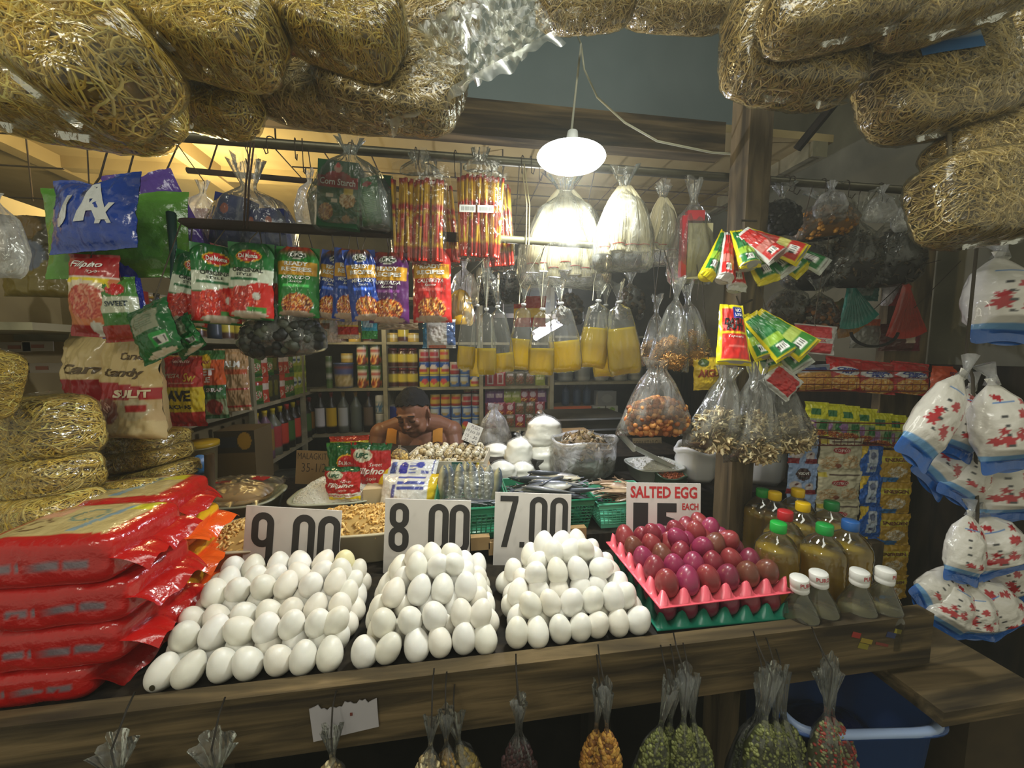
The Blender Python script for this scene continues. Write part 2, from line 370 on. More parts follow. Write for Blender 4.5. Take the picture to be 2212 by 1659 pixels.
# ------------------------------------------------------------------ bags
def gather(w, h, d, neck=0.12, flare=0.5, nf=9, amp=0.10, bottom='flat', seed=0, nu=44, nv=30, tri=False, necky=0.80, col=(230, 235, 230), shoulder=0.8, vmax=None, k=1.0):
    """hanging plastic bag: body, gathered neck at necky of the height, ruffled mouth above.  z=0 is the bottom"""
    r = np.random.default_rng(seed); ph = r.random(6)*6.28
    V = np.linspace(0, 1, nv); th = np.arange(nu)*2*pi/nu
    rad = np.interp(V, [0, 0.03, 0.10, 0.35*necky/0.8, necky*shoulder, necky-0.03, necky+0.02, necky+0.08, 1.0],
                    [0.80 if bottom == 'flat' else 0.25, 0.93 if bottom == 'flat' else 0.62, 1.0, 0.97, 0.62, neck*1.2, neck, neck*1.5, flare])
    if tri: rad = np.interp(V, [0, .03, .10, necky-.10, necky-.03, necky+.02, necky+.08, 1.0], [1.04, 1.05, 1.0, .34, neck*1.2, neck, neck*1.5, flare])
    dep = np.interp(V, [0, 0.06, 0.3, necky*0.8, necky, 1.0], [0.05, 0.55, 1.0, 0.75, neck*w/d, flare*0.7*w/d])
    if bottom == 'flat': dep[0] = 0.05
    A = amp*np.interp(V, [0, 0.2, necky, 1], [0.15, 0.3, 1.0, 2.2])
    T, VV = np.meshgrid(th, V)
    R = 1+A[:, None]*(np.sin(nf*T+ph[0]+2*VV)+0.6*np.sin((nf+4)*T+ph[1]-3*VV)+0.35*np.sin(3*T+ph[2]+6*VV))
    X = rad[:, None]*np.sign(np.cos(T))*np.abs(np.cos(T))**0.8*R*w/2; Y = dep[:, None]*np.sin(T)*R*d/2
    Z = VV*h + 0.05*h*(np.sin(2*T+ph[3])*np.clip(VV-necky, 0, 1)*3) + (0.06*w*np.sin(T*2+ph[4])*(.3 if bottom == 'flat' else 1)*(1-np.clip(VV*5, 0, 1)))
    P = np.stack([X*k, Y*k, Z], -1)
    if vmax is not None:
        n = max(6, int(nv*vmax)); Vs = np.linspace(0.012, vmax, n)*(nv-1); i = np.minimum(Vs.astype(int), nv-2); f = (Vs-i)[:, None, None]
        P = P[i]*(1-f)+P[i+1]*f; P[-1, :, 2] = vmax*h; c = P[-1].mean(0); P = np.concatenate([P, P[-1:]*0.5+c*0.5, P[-1:]*0+c])
    return MB().grid(P, col, wrapu=True)
def rand_R(r):
    q = r.normal(size=4); q /= np.linalg.norm(q); a, b, c, d = q
    return np.array([[1-2*(c*c+d*d), 2*(b*c-a*d), 2*(b*d+a*c)], [2*(b*c+a*d), 1-2*(b*b+d*d), 2*(c*d-a*b)], [2*(b*d-a*c), 2*(c*d+a*b), 1-2*(b*b+c*c)]])
def blob(mb, w, d, h, col, seed=0, rough=0.06, nu=26, nv=16, z0=0.0, flatb=0.5, col2=None):
    """lumpy heap / fill of a bag, base at z0"""
    V = np.linspace(0, 1, nv); th = np.arange(nu)*2*pi/nu; T, VV = np.meshgrid(th, V)
    rad = np.interp(V, [0, 0.08, 0.35, 0.75, 0.93, 1], [flatb, flatb+0.25, 1, 0.85, 0.45, 0.02])[:, None]
    n = hsh(T*1.3+seed, VV*5+seed, 2.0, seed)-0.5
    n[:, -1] = n[:, 0]
    R = rad*(1+rough*2*n)
    P = np.stack([R*np.cos(T)*w/2, R*np.sin(T)*d/2, z0+VV*h], -1)
    c = np.array(col, float) if col2 is None else (np.array(col, float)+(np.array(col2, float)-col)*np.clip(hsh(T*3, VV*7, 3, seed+2), 0, 1)[..., None])
    mb.grid(P, c if np.ndim(c) > 1 else col, wrapu=True)
    return lambda T, V: np.stack([np.interp(V, [0, 0.08, 0.35, 0.75, 0.93, 1], [flatb, flatb+0.25, 1, 0.85, 0.45, 0.02])*np.cos(T)*w/2,
                                  np.interp(V, [0, 0.08, 0.35, 0.75, 0.93, 1], [flatb, flatb+0.25, 1, 0.85, 0.45, 0.02])*np.sin(T)*d/2, z0+V*h], -1)
def bits(mb, S, n, kind, pal, size, seed=0, front=False):
    """scatter small pieces over a blob surface"""
    r = np.random.default_rng(seed); pal = np.array(pal, float)
    T = r.random(n)*2*pi if not front else (pi+0.1+r.random(n)*(pi-0.2)); V = r.random(n)**0.8
    P = S(T, V)
    for i in range(n):
        c = np.clip(pal[r.integers(len(pal))]*(0.85+0.3*r.random()), 0, 255); s = size*(0.7+0.6*r.random()); R = rand_R(r)
        if kind == 'shred':
            k = 4; t = np.linspace(-1, 1, k); L = np.stack([t*s, 0.35*s*np.sin(t*2+r.random()*3), 0.3*s*np.cos(t*2)], -1) @ R.T
            mb.tube(L+P[i], s*0.13, 3, c, cap=False)
        elif kind == 'ball': mb.ell(P[i], (s, s*0.9, s), c, R, 7, 5)
        elif kind == 'fish': mb.ell(P[i], (s*0.16, s*0.28, s), c, R, 5, 5, 0.4)
        elif kind == 'flake':
            mb.ell(P[i], (s*0.9, s*0.5, s*0.12), c, R, 6, 4)
# ------------------------------------------------------------------ noodle packs
_NB = {}
def pillow_pts(U, V, w, h, t):
    a = np.clip(1-np.abs(U)**2.4, 0, 1)**0.55; b = np.clip(1-np.abs(V)**2.4, 0, 1)**0.55
    return np.stack([U*w/2*(0.93+0.07*b), np.zeros_like(U), V*h/2*(0.93+0.07*a)], -1), a*b*t/2
SEP = 4.0
def se_proj(Q, hd): 
    n = Q/hd; return n/((np.abs(n)**SEP).sum(-1, keepdims=True)**(1/SEP)+1e-9)*hd
def se_grid(w, h, t, k, nu, nv):
    ph = np.linspace(-pi/2, pi/2, nv); th = np.arange(nu)*2*pi/nu; A, B = np.meshgrid(th, ph)
    D = np.stack([np.cos(B)*np.cos(A)*w, np.cos(B)*np.sin(A)*t, np.sin(B)*h], -1); return se_proj(D, np.array([w, t, h])/2*k)
def noodle_mesh(w, h, t, n, pal, seed, thick=0.0016, L=18, core=(150, 128, 60)):
    """loose strands wandering over a rounded block, on top of a solid core"""
    r = np.random.default_rng(seed); mb = MB(); pal = np.array(pal, float); hd = np.array([w, t, h])/2
    mb.grid(se_grid(w, h, t, .93, 32, 20), core, wrapu=True)
    A = np.array([h*t, w*h*1.6, w*t]); f = r.choice(3, n, p=A/A.sum()); B = r.uniform(-1, 1, (n, 3)); B[np.arange(n), f] = np.sign(r.uniform(-1, 1, n)); P = se_proj(B*hd, hd)
    H = r.normal(size=(n, 3)); K = r.normal(size=n)*.45; out = []
    dep = (.945+.045*r.random(n))[:, None]
    for j in range(L):
        nr = np.sign(P)*np.abs(P/hd)**(SEP-1)/hd; nr /= np.linalg.norm(nr, axis=1)[:, None]+1e-9
        H -= (H*nr).sum(1)[:, None]*nr; H /= np.linalg.norm(H, axis=1)[:, None]+1e-9; S = np.cross(nr, H); k = K*.55+r.normal(size=n)*.22
        H = H*np.cos(k)[:, None]+S*np.sin(k)[:, None]; out.append(P*(dep+.008*np.sin(j*.8+np.arange(n))[:, None])); P = se_proj(P+H*.0105, hd); m = r.random(n) < .12; K[m] = r.normal(size=m.sum())*.6
    O = np.stack(out, 1)
    for i in range(n): mb.tube(O[i], thick*(.75+.5*r.random()), 3, np.clip(pal[r.integers(len(pal))]*(.85+.25*r.random()), 0, 255), cap=False)
    return mb
def pack_wrap(w, h, t, seed, fringe=.012):
    mb = MB(); G = se_grid(w, h, t, 1.025, 72, 48); n = hsh(G[..., 0]*60+seed+20, G[..., 2]*60+G[..., 1]*40+20, 1.0, seed)-.5; n2 = hsh(G[..., 0]*170+40, G[..., 2]*170+G[..., 1]*110+40, 1.0, seed+2)-.5
    mb.grid(G*(1+.05*n+.03*n2)[..., None], (235, 235, 220), wrapu=True)
    for e in (-1, 1):
        U2, V2 = np.meshgrid(np.linspace(-.8, .8, 30), np.linspace(0, 1, 4)); z = e*(h/2*(1.02-.10*np.abs(U2)**3)+V2*fringe); y = .005*np.sin(U2*9+seed)*V2+.003*np.sin(U2*23+seed)*V2
        mb.grid(np.stack([U2*w*0.5, y, z], -1), (235, 235, 220))
    return mb
def wrap_mb(w, h, t, seed=0, fringe=0.03, rough=0.006, nu=40, nv=40, col=(235, 235, 220)):
    """crinkled pillow wrap with sealed fringes at both ends"""
    mb = MB(); r = np.random.default_rng(seed)
    U, V = np.meshgrid(np.linspace(-1, 1, nu), np.linspace(-1, 1, nv))
    P, D = pillow_pts(U, V, w*1.03, h*1.03, t*1.05)
    for s in (-1, 1):
        Q = P.copy(); wv = hsh(U*3+seed, V*3+seed, 3.0, seed+s)-0.5; wv2 = hsh(U*3, V*3, 9.0, seed+3+s)-0.5
        Q[..., 1] = s*(D+0.0025)+rough*(wv+0.6*wv2)*(0.3+D/(t/2+1e-9)) ; mb.grid(Q, col)
    for e in (-1, 1):
        U2, V2 = np.meshgrid(np.linspace(-1, 1, nu), np.linspace(0, 1, 5))
        z = e*(h*1.03/2+V2*fringe); y = 0.008*np.sin(U2*9+seed)*V2+0.005*np.sin(U2*23+seed)*V2
        mb.grid(np.stack([U2*w*0.5*(0.96+0.05*V2), y, z], -1), col)
    return mb
NOOD = [(240, 212, 104), (222, 190, 80), (248, 226, 132), (206, 172, 66)]
NOODB = [(216, 192, 122), (196, 170, 100), (228, 206, 144), (176, 150, 86)]
def noodle_pack(kind, loc, w, h, t, rot=(0, 0, 0), label='', group=None, lab=None, name='noodle_pack', wrapm='bagx', fringe=0.03):
    """kind selects a shared strand bundle; scaled to size"""
    key = (kind[0], kind[1], round(w/h, 1))
    if key not in _NB:
        pal = NOOD if kind[0] == 'y' else NOODB
        W0 = 0.30*min(1.25, max(0.75, sqrt(w/h))); H0 = W0*h/w
        _NB[key] = (noodle_mesh(W0, H0, 0.09, 1000, pal, 31+kind[1]*7+len(_NB), 0.0017, 16, (150, 122, 44) if kind[0] == 'y' else (128, 106, 58)).mesh('noodles'),
                    pack_wrap(W0, H0, 0.09, kind[1]*5+len(_NB)).mesh('plastic_wrap'), W0, H0)
        _NB[key][0].materials.append(M['noodle']); _NB[key][1].materials.append(M[wrapm])
    nm, wm, W0, H0 = _NB[key]
    o = thing(name, label, 'noodles', loc, rot, group); o.scale = (w/W0, t/0.09, h/H0)
    a = bpy.data.objects.new('noodles', nm); COL.objects.link(a); a.parent = o; a['kind'] = 'stuff'
    b = bpy.data.objects.new('plastic_wrap', wm); COL.objects.link(b); b.parent = o
    if lab:      # (u0,v0,u1,v1,colour,colour2)
        u0, v0, u1, v1, c1, c2 = lab
        U, V = np.meshgrid(np.linspace(u0, u1, 14), np.linspace(v0, v1, 10)); P = np.stack([U*W0/2, 0*U, V*H0/2], -1); P[..., 1] = -np.clip(1-np.abs(U)**SEP-np.abs(V)**SEP, .02, 1)**(1/SEP)*.045-.0025
        art = np.zeros(U.shape+(3,)); art[:] = c1; art[(V-v0)/(v1-v0) < 0.35] = c2
        c = MB().grid(P, art).obj('paper_label', M['paper'], o)
    return o
# ------------------------------------------------------------------ the setting
def sbox(name, x0, x1, y0, y1, z0, z1, mat, st=True, parent=None):
    o = MB().box(((x0+x1)/2, (y0+y1)/2, (z0+z1)/2), (x1-x0, y1-y0, z1-z0)).obj(name, M[mat], parent, False)
    return struct(o) if st else o
sbox('floor', -3.5, 3, -1.5, 3.1, -0.05, 0, 'floor')
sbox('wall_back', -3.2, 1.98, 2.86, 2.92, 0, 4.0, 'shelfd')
sbox('wall_left', -3.2, -3.14, 0.9, 2.9, 0, 2.5, 'ply')
sbox('wall_right', 1.90, 1.98, 0.7, 2.86, 0, 4.0, 'conc')
sbox('ceiling_inner', -3.2, 1.56, 1.42, 2.9, 2.42, 2.45, 'ply').name = 'ceiling'
sbox('wall_upper', -3.2, 1.45, 1.66, 1.70, 2.45, 4.0, 'tarp')
sbox('trim_1', -3.2, 1.02, 1.36, 1.42, 2.30, 2.42, 'wood')
for i, x in enumerate((-1.78, -1.13, 1.50)):
    sbox('trim_%d' % (i+2), x-0.035, x+0.035, 1.42, 2.86, 2.36, 2.42, 'ply' if x < 0 else 'shelf')
sbox('trim_5', -3.2, 1.62, 2.0, 2.05, 2.37, 2.42, 'ply')
# roof panels above the stall opening
p = MB(); p.add([(-0.1, 1.60, 3.05), (1.3, 1.60, 2.75), (1.3, 1.64, 2.85), (-0.1, 1.64, 3.15)], [(0, 1, 2, 3)])
q0 = WY(1738, 302, 1.32); q1 = WY(1912, 88, 1.10); q1 = q0+(q1-q0)*(3.45-q0[2])/(q1[2]-q0[2]); q0 = q0-(q1-q0)*0.02; o = MB().tube([q0, q1], .016, 6, (40, 36, 28)).obj('diagonal_brace', M['woodd'], None, False); tag(o, 'dark diagonal brace slanting up between the post and the noodle packs', 'brace')
# counter
cb = sbox('front_plank', -1.6, 0.985, 0.60, 0.63, 0.888, 1.0, 'wood', False)
tag(cb, 'long weathered plank along the front edge of the egg counter', 'plank')
ct = sbox('counter', -1.6, 0.705, 0.632, 1.75, 0.955, 0.985, 'woodd', False)
sbox('lower_deck', .705, .985, .632, 1.17, .895, .925, 'woodd', False, ct); sbox('rear_deck', .705, 1.0, 1.17, 1.75, .955, .985, 'woodd', False, ct)
tag(ct, 'dark wooden counter top carrying the eggs and bins', 'counter')
for k in range(4):
    sbox('counter_leg', (-1.4, -.75, -.1, .42)[k], (-1.32, -.67, -.02, .50)[k], 1.1, 1.18, 0, 0.955, 'woodd', False, ct)
sbox('back_panel', -1.6, 1.0, 1.70, 1.74, 0, 0.955, 'woodd', False, ct)
lg = sbox('side_shelf', 0.90, 1.16, 0.52, 0.80, 0.84, 0.87, 'wood', False); tag(lg, 'low dark plank ledge beside the blue crate', 'shelf')
cbx = MB(); cbx.box((1.08, 0.62, 0.62), (0.16, 0.16, 0.42), (96, 78, 44)); 
o = cbx.obj('cardboard_box', M['boxd'], None, False); tag(o, 'brown box standing under the low ledge', 'box')
for k, (x, w_) in enumerate(((1.20, 0.05), (1.32, 0.06), (1.45, 0.05))):
    o = sbox('upright_plank', x-w_/2, x+w_/2, 0.95+0.05*k, 0.98+0.05*k, 0, 0.88, 'woodp', False)
    tag(o, ['narrow upright board right of the sachet strips', 'middle upright board in the dark corner', 'upright board farthest into the dark corner'][k], 'board')
# post
po = MB(); x, y = 0.872, 1.05; po.box((x-0.012, y, 1.75), (0.050, 0.075, 3.4)); po.box((x+0.030, y+0.008, 1.75), (0.034, 0.070, 3.4))
o = po.obj('wooden_post', M['woodp'], None, False); tag(o, 'square wooden post rising from the counter beside the salted eggs', 'post')
sbox('wall_side', 1.84, 1.88, 0.5, 2.86, 0, 1.5, 'woodd')  # dark panel put in where a dark passage opens
# ------------------------------------------------------------------ eggs
def egg_mesh(name, col, mat, k=1.0, spot=None):
    mb = MB(); nv, nu = 18, 24; ph = np.linspace(0, pi, nv); th = np.arange(nu)*2*pi/nu; z = -np.cos(ph); q = np.sin(ph)*(1-0.13*z)
    P = np.stack([q[:, None]*np.cos(th)*0.0222*k, q[:, None]*np.sin(th)*0.0222*k, np.repeat(z[:, None], nu, 1)*0.0285*k], -1)
    C = np.zeros(P.shape); C[:] = col
    n = hsh(th[None, :]*1.0+0*z[:, None], z[:, None]*3+0*th[None], 2.0, 4); n[:, -1] = n[:, 0]
    C *= (0.97+0.05*n)[..., None]; C = np.clip(C, 0, 255)
    mb.grid(P, C, wrapu=True)
    if spot is not None:
        a = np.linspace(0, 2*pi, 10, endpoint=False); R = Rx(radians(-62)) @ np.eye(3)
        D = np.stack([0.0042*np.cos(a), 0.0055*np.sin(a), np.full(10, 0.0)], -1) 
        U = np.stack([D[:, 0]+0.002, np.full(10, -1.0), D[:, 1]-0.012], -1); rr = []
        for u in U:
            zz = u[2]/0.0285; r = 0.0222*(1-0.13*zz)*sqrt(max(0, 1-zz*zz)); rr.append((u[0]*k, (-sqrt(max(1e-9, r*r-u[0]**2))-0.0005)*k, u[2]*k))
        mb.add(rr, [tuple(range(10))], spot)
    me = mb.mesh(name); me.materials.append(M[mat]); return me
EG = [egg_mesh('egg', c, 'egg', k) for c, k in (((234, 232, 223), 1.0), ((231, 226, 214), 0.96), ((236, 234, 228), 1.04), ((228, 225, 212), 1.0))]
EGY = egg_mesh('egg', (232, 224, 178), 'egg', 0.98); EGS = egg_mesh('egg', (240, 237, 228), 'egg', 1.03, (70, 64, 44))
def place_egg(me, p, rot, label, group, cat='egg'):
    o = bpy.data.objects.new('egg', me); COL.objects.link(o); o.location = p; o.rotation_euler = rot
    return tag(o, label, cat, group)
R1 = random.Random(11)
def heap(x0, x1, y0, layers, pitch, word, lean, back_x=0.0):
    """layers: list of (first_row, rows, z); offset by half a pitch each layer"""
    for k, (j0, nj, z, ins) in enumerate(layers):
        for j in range(nj):
            yy = y0+(j0+j)*pitch*0.90
            a = x0+ins*pitch-back_x*(j0+j)/6.0; b = x1-ins*pitch*0.9; n = int(round((b-a)/pitch)); off = 0.5*pitch*((k+j) % 2)*(0 if j0+j == 0 else 1)
            for i in range(n):
                x = a+(i+0.5)*pitch*(b-a)/(n*pitch)+off*(0.6 if i < n-1 else 0.1)
                me = EG[R1.randrange(4)]; rot = (radians(R1.uniform(-32, 10)), radians(lean+R1.uniform(-28, 28)), R1.uniform(0, 6))
                H = {'9.00': 'heap nearest the red packs', '8.00': 'middle heap', '7.00': 'heap nearest the dyed eggs'}[word]
                od = ['first', 'second', 'third', 'fourth', 'fifth', 'sixth', 'seventh', 'eighth', 'ninth']
                ly = ['bottom', 'second', 'third', 'crest'][k] if k < len(layers)-1 else 'crest'
                lb = ('white egg %s along the front row of the %s' % (od[i], H)) if k == 0 and j == 0 else 'white egg in the %s row of the %s layer, %s' % (od[j], ly, H)
                gp = None if k == 0 and j == 0 else '%s row of the %s layer, %s' % (od[j], ly, H)
                p = (x+R1.uniform(-.0035, .0035), yy+R1.uniform(-.003, .003), z+R1.uniform(-.001, .003))
                if word == '9.00' and k == 0 and j == 0 and i == 0:
                    me = EGS; rot = (radians(-12), radians(14), 0); lb = 'white egg with a dark spot, at the end by the red packs'; gp = None
                if word == '9.00' and k == len(layers)-1 and j == 2 and i == n-1: me = EGY; lb = 'yellowish egg at the edge of the heap nearest the red packs'; gp = None
                if word == '7.00' and k == len(layers)-2 and j == 0 and i == 3: rot = (0, radians(88), 0.2); lb = 'white egg lying on its side amid the heap nearest the dyed eggs'; gp = None
                place_egg(me, p, rot, lb, gp)
heap(-0.522, -0.208, 0.656, [(0, 6, 1.013, 0), (1, 5, 1.046, 0.2), (3, 3, 1.074, 0.8)], 0.0435, '9.00', 16, 0.04)
heap(-0.194, 0.068, 0.656, [(0, 5, 1.013, 0), (0.55, 5, 1.046, 0.3), (1.5, 3, 1.078, 1.0), (2.3, 2, 1.108, 1.7)], 0.0435, '8.00', 4)
heap(0.082, 0.372, 0.656, [(0, 5, 1.013, 0), (0.75, 4, 1.046, 0.4), (2.0, 3, 1.078, 1.2), (2.9, 2, 1.105, 2.0)], 0.0435, '7.00', 0)
# ------------------------------------------------------------------ price signs
def stadium(cx, cy, w, h, n=12, sq=1.0):
    r = w/2; a = np.linspace(0, pi, n); c = np.cos(a); s = np.sin(a)
    top = np.stack([cx+r*c, cy+h/2-r*sq+r*sq*s], 1); bot = np.stack([cx-r*c, cy-h/2+r*sq-r*sq*s], 1)
    return np.concatenate([top, bot])
def ring2(mb, cx, cy, w, h, th, Z, col):
    o = stadium(cx, cy, w, h); i = stadium(cx, cy, w-2*th, h-2*th); n = len(o)
    P = np.concatenate([o, i]); V = np.stack([P[:, 0], np.full(len(P), Z), P[:, 1]], -1)
    mb.add(V, [(k, (k+1) % n, n+(k+1) % n, n+k) for k in range(n)], col)
def poly2(mb, P, Z, col): P = np.array(P); mb.add(np.stack([P[:, 0], np.full(len(P), Z), P[:, 1]], -1), [tuple(range(len(P)))], col)
def digit(mb, ch, cx, cy, w, h, th, Z, col):
    if ch == '0': ring2(mb, cx, cy, w, h, th, Z, col)
    elif ch == '8': ring2(mb, cx, cy+h*0.235, w*0.96, h*0.53, th, Z, col); ring2(mb, cx, cy-h*0.235, w, h*0.53, th, Z-0.0002, col)
    elif ch == '9':
        ring2(mb, cx, cy+h*0.19, w, h*0.62, th, Z, col)
        poly2(mb, [(cx+w/2-th, cy-h*.3), (cx+w/2, cy-h*.3), (cx+w/2, cy+h*.2), (cx+w/2-th, cy+h*.2)], Z-0.0002, col)
        a = np.linspace(0, -pi, 12); o = [(cx+w/2*cos(t), cy-h*.28+w*.5*sin(t)) for t in a]; i = [(cx+(w/2-th)*cos(t), cy-h*.28+(w*.5-th)*sin(t)) for t in a[::-1]]
        n = 12; P = np.array(o+i[::-1]); mb.add(np.stack([P[:, 0], np.full(len(P), Z-0.0002), P[:, 1]], -1), [(k, k+1, n+k+1, n+k) for k in range(n-1)], col)
    elif ch == '7':
        poly2(mb, [(cx-w/2, cy+h/2), (cx-w/2, cy+h/2-th), (cx+w/2-th*.9, cy+h/2-th), (cx+w/2, cy+h/2-th*.9), (cx+w/2, cy+h/2)], Z, col)
        poly2(mb, [(cx+w/2-th*1.0, cy+h/2-th*.9), (cx+w/2, cy+h/2-th*.9), (cx-w*.10+th*.1, cy-h/2), (cx-w*.1-th*.95, cy-h/2)], Z, col)
    elif ch == '.': poly2(mb, [(cx-th*.45, cy-h/2), (cx+th*.45, cy-h/2), (cx+th*.45, cy-h/2+th), (cx-th*.45, cy-h/2+th)], Z, col)
def sign(box, Y, ry, label, kind):
    c, w, h = boxat(*box, Y); t = 0.003
    o = thing('price_sign', label, 'sign', tuple(c), (radians(-6), radians(ry), FACE)); mb = MB(); mb.box((0, t/2, 0), (w, t, h), (226, 220, 214))
    U, V = np.meshgrid(np.linspace(-1, 1, 30), np.linspace(0, 1, 20)); C = np.zeros(U.shape+(3,)); C[:] = (222, 217, 211)
    n = hsh(U*3+9, V*4, 2.5, 8); C -= (n[..., None] > 0.72)*9; mb.grid(np.stack([U*w/2, np.full(U.shape, -0.0004), (V-.5)*h], -1), C)
    mb.obj('board', M['paper'], o, False)
    d = MB(); K = (52, 50, 48); zf = -0.0009
    if kind[0] == 'n':
        for ch, x in zip(kind[1], kind[2]): digit(d, ch, x*w, kind[3]*h, kind[4]*w, kind[5]*h, 0.073*w, zf, K)
    else:
        for tx, x, y, ww, hh, cc, bold in kind[1]:
            v, f = glyph(tx, 0, bold); P = np.stack([x*w+v[:, 0]*ww*w, np.full(len(v), zf), y*h+v[:, 1]*hh*h], -1); d.add(P, f, cc)
    l = d.obj('lettering', M['paper'], o, False)
    if kind[0] == 'n':
        s = MB(); s.lathe([(0.0, -0.002), (0.002, -0.002), (0.0015, -0.0035), (0, -0.004)], 8, (60, 56, 50)); 
    return o
sign((527, 1098, 733, 1250), 0.93, 3.4, 'white sign reading 9.00 behind the heap nearest the red packs', ('n', '9.00', (-.31, -.085, 0.12, 0.385), 0.02, .235, .80))
sign((830, 1080, 1015, 1240), 0.93, 1.6, 'white sign reading 8.00 behind the middle egg heap', ('n', '8.00', (-.33, -.10, 0.13, 0.375), 0.12, .235, .66))
sign((1067, 1066, 1232, 1238), 0.93, 1.8, 'white sign reading 7.00 with dark digits behind the eggs', ('n', '7.00', (-.31, -.13, 0.075, 0.345), 0.14, .235, .64))
RD = (196, 44, 48)
sign((1353, 1044, 1513, 1215), .94, 1.0, 'white sign reading SALTED EGG 15 EACH behind the red eggs', ('t', [('SALTED EGG', 0, .385, .90, .15, RD, 0.03), ('EACH', .36, .21, .22, .085, RD, .03), ('1', -.31, .01, .20, .48, (44, 42, 42), .045), ('5', .04, .01, .32, .48, (44, 42, 42), .05)]))
# ------------------------------------------------------------------ dyed eggs on trays
PT = 0.0475
def tray_mb(nx, ny, col):
    mb = MB(); sx, sy = nx*8+5, ny*8+5
    x = np.linspace(-0.25, nx+0.25, sx); y = np.linspace(-0.25, ny+0.25, sy); X, Y = np.meshgrid(x, y)
    f = ((1-np.cos(2*pi*(X+0.5)))/2*0+ (1+np.cos(2*pi*X))/2)*((1+np.cos(2*pi*Y))/2)
    z = 0.003+0.033*f**0.95
    ed = np.minimum(np.minimum(X+0.25, nx+0.25-X), np.minimum(Y+0.25, ny+0.25-Y))
    z = np.where(ed < 0.14, 0.006, z)
    P = np.stack([(X-nx/2)*PT, (Y-ny/2)*PT, z], -1); mb.grid(P, col)
    Q = P.copy(); Q[..., 2] -= 0.0015; mb.grid(Q, col)
    return mb
def tray(c, rz, col, label, name='egg_tray'):
    o = tray_mb(6, 5, col).obj(name, M['tray']); o.location = c; o.rotation_euler = (0, 0, rz); return tag(o, label, 'egg tray')
c1 = np.array([0.540, 0.775, 1.038]); r1 = radians(1.0)
c0 = np.array([0.546, 0.775, 0.986]); r0 = radians(-1.5)
c00 = np.array([0.522, 0.806, 0.986])
tray(c1, r1, (232, 98, 112), 'pink plastic egg tray loaded with dyed eggs')
tray(c0, r0, (24, 128, 102), 'green plastic egg tray under the pink one')
DY = [egg_mesh('egg', c, 'egg2', k) for c, k in (((140, 44, 60), 1.03), ((150, 46, 84), 1.06), ((118, 66, 52), 1.03), ((150, 56, 60), 1.08), ((128, 40, 66), 1.0))]
R2 = random.Random(5)
for i in range(6):
    for j in range(5):
        p = c1+Rz(r1) @ np.array([(i-2.5)*PT, (j-2)*PT, 0.033+R2.uniform(-.002, .003)])
        place_egg(DY[R2.choice([0, 0, 1, 2, 2, 3, 3, 4])], p, (radians(R2.uniform(-18, 10)), radians(R2.uniform(-14, 14)), R2.random()*6),
                  'maroon dyed egg seated in a cup of the pink tray', 'dyed eggs in the pink tray')
for k, (i, j, m_) in enumerate(((2.2, 2.6, 1), (2.9, 1.6, 1), (3.7, 1.8, 2), (4.6, 2.0, 3), (3.6, 3.1, 3), (4.6, 3.3, 1), (1.2, 3.3, 0), (2.6, 3.4, 0), (3.4, 3.6, 0), (4.4, 3.9, 3))):
    p = c1+Rz(r1) @ np.array([(i-2.5-.0)*PT, (j-2)*PT, 0.056])
    place_egg(DY[m_], p, (radians(R2.uniform(-30, -5)), radians(R2.uniform(-25, 25)), R2.random()*6), 'maroon dyed egg heaped loose on top of the tray eggs', 'dyed eggs heaped on the tray eggs')
for i in range(6):
    for j in range(5):
        if j == 0 or i == 0:
            p = c0+Rz(r0) @ np.array([(i-2.5)*PT, (j-2)*PT, 0.031])
            place_egg(DY[R2.choice([0, 4, 4])], p, (radians(R2.uniform(-8, 8)), radians(R2.uniform(-8, 8)), R2.random()*6), 'dark maroon egg in the green tray, under the pink tray', 'dyed eggs in the green tray')
# ------------------------------------------------------------------ oil bottles
M['oil'] = None
def oil_mat(name, tint, df, mixd, gl=0.55):
    m, t, out = nt(name); tr = N(t, 'ShaderNodeBsdfTransparent'); tr.inputs[0].default_value = (*tint, 1)
    g = N(t, 'ShaderNodeBsdfGlossy'); g.inputs['Roughness'].default_value = 0.06; d = N(t, 'ShaderNodeBsdfDiffuse'); d.inputs[0].default_value = (*df, 1)
    tl = N(t, 'ShaderNodeBsdfTranslucent'); tl.inputs[0].default_value = (*df, 1)
    b, n = bumpn(t, 9, 0.5, 2, 0.01); t.links.new(b.outputs[0], g.inputs['Normal'])
    lw = N(t, 'ShaderNodeLayerWeight'); lw.inputs['Blend'].default_value = 0.3; t.links.new(b.outputs[0], lw.inputs['Normal'])
    a = N(t, 'ShaderNodeMixShader'); a.inputs[0].default_value = 0.5; t.links.new(d.outputs[0], a.inputs[1]); t.links.new(tl.outputs[0], a.inputs[2])
    c = N(t, 'ShaderNodeMixShader'); c.inputs[0].default_value = mixd; t.links.new(tr.outputs[0], c.inputs[1]); t.links.new(a.outputs[0], c.inputs[2])
    e = N(t, 'ShaderNodeMixShader'); mu = N(t, 'ShaderNodeMath', operation='MULTIPLY'); mu.inputs[1].default_value = gl; t.links.new(lw.outputs['Fresnel'], mu.inputs[0])
    t.links.new(mu.outputs[0], e.inputs[0]); t.links.new(c.outputs[0], e.inputs[1]); t.links.new(g.outputs[0], e.inputs[2]); t.links.new(e.outputs[0], out.inputs[0]); return m
M['oil'] = oil_mat('golden_oil', (0.93, 0.72, 0.16), (0.80, 0.56, 0.06), 0.30)
M['oild'] = oil_mat('bottled_oil', (0.98, 0.80, 0.26), (0.86, 0.60, 0.05), 0.45)
M['oilp'] = oil_mat('pale_vinegar', (0.94, 0.90, 0.62), (0.70, 0.64, 0.34), 0.35)
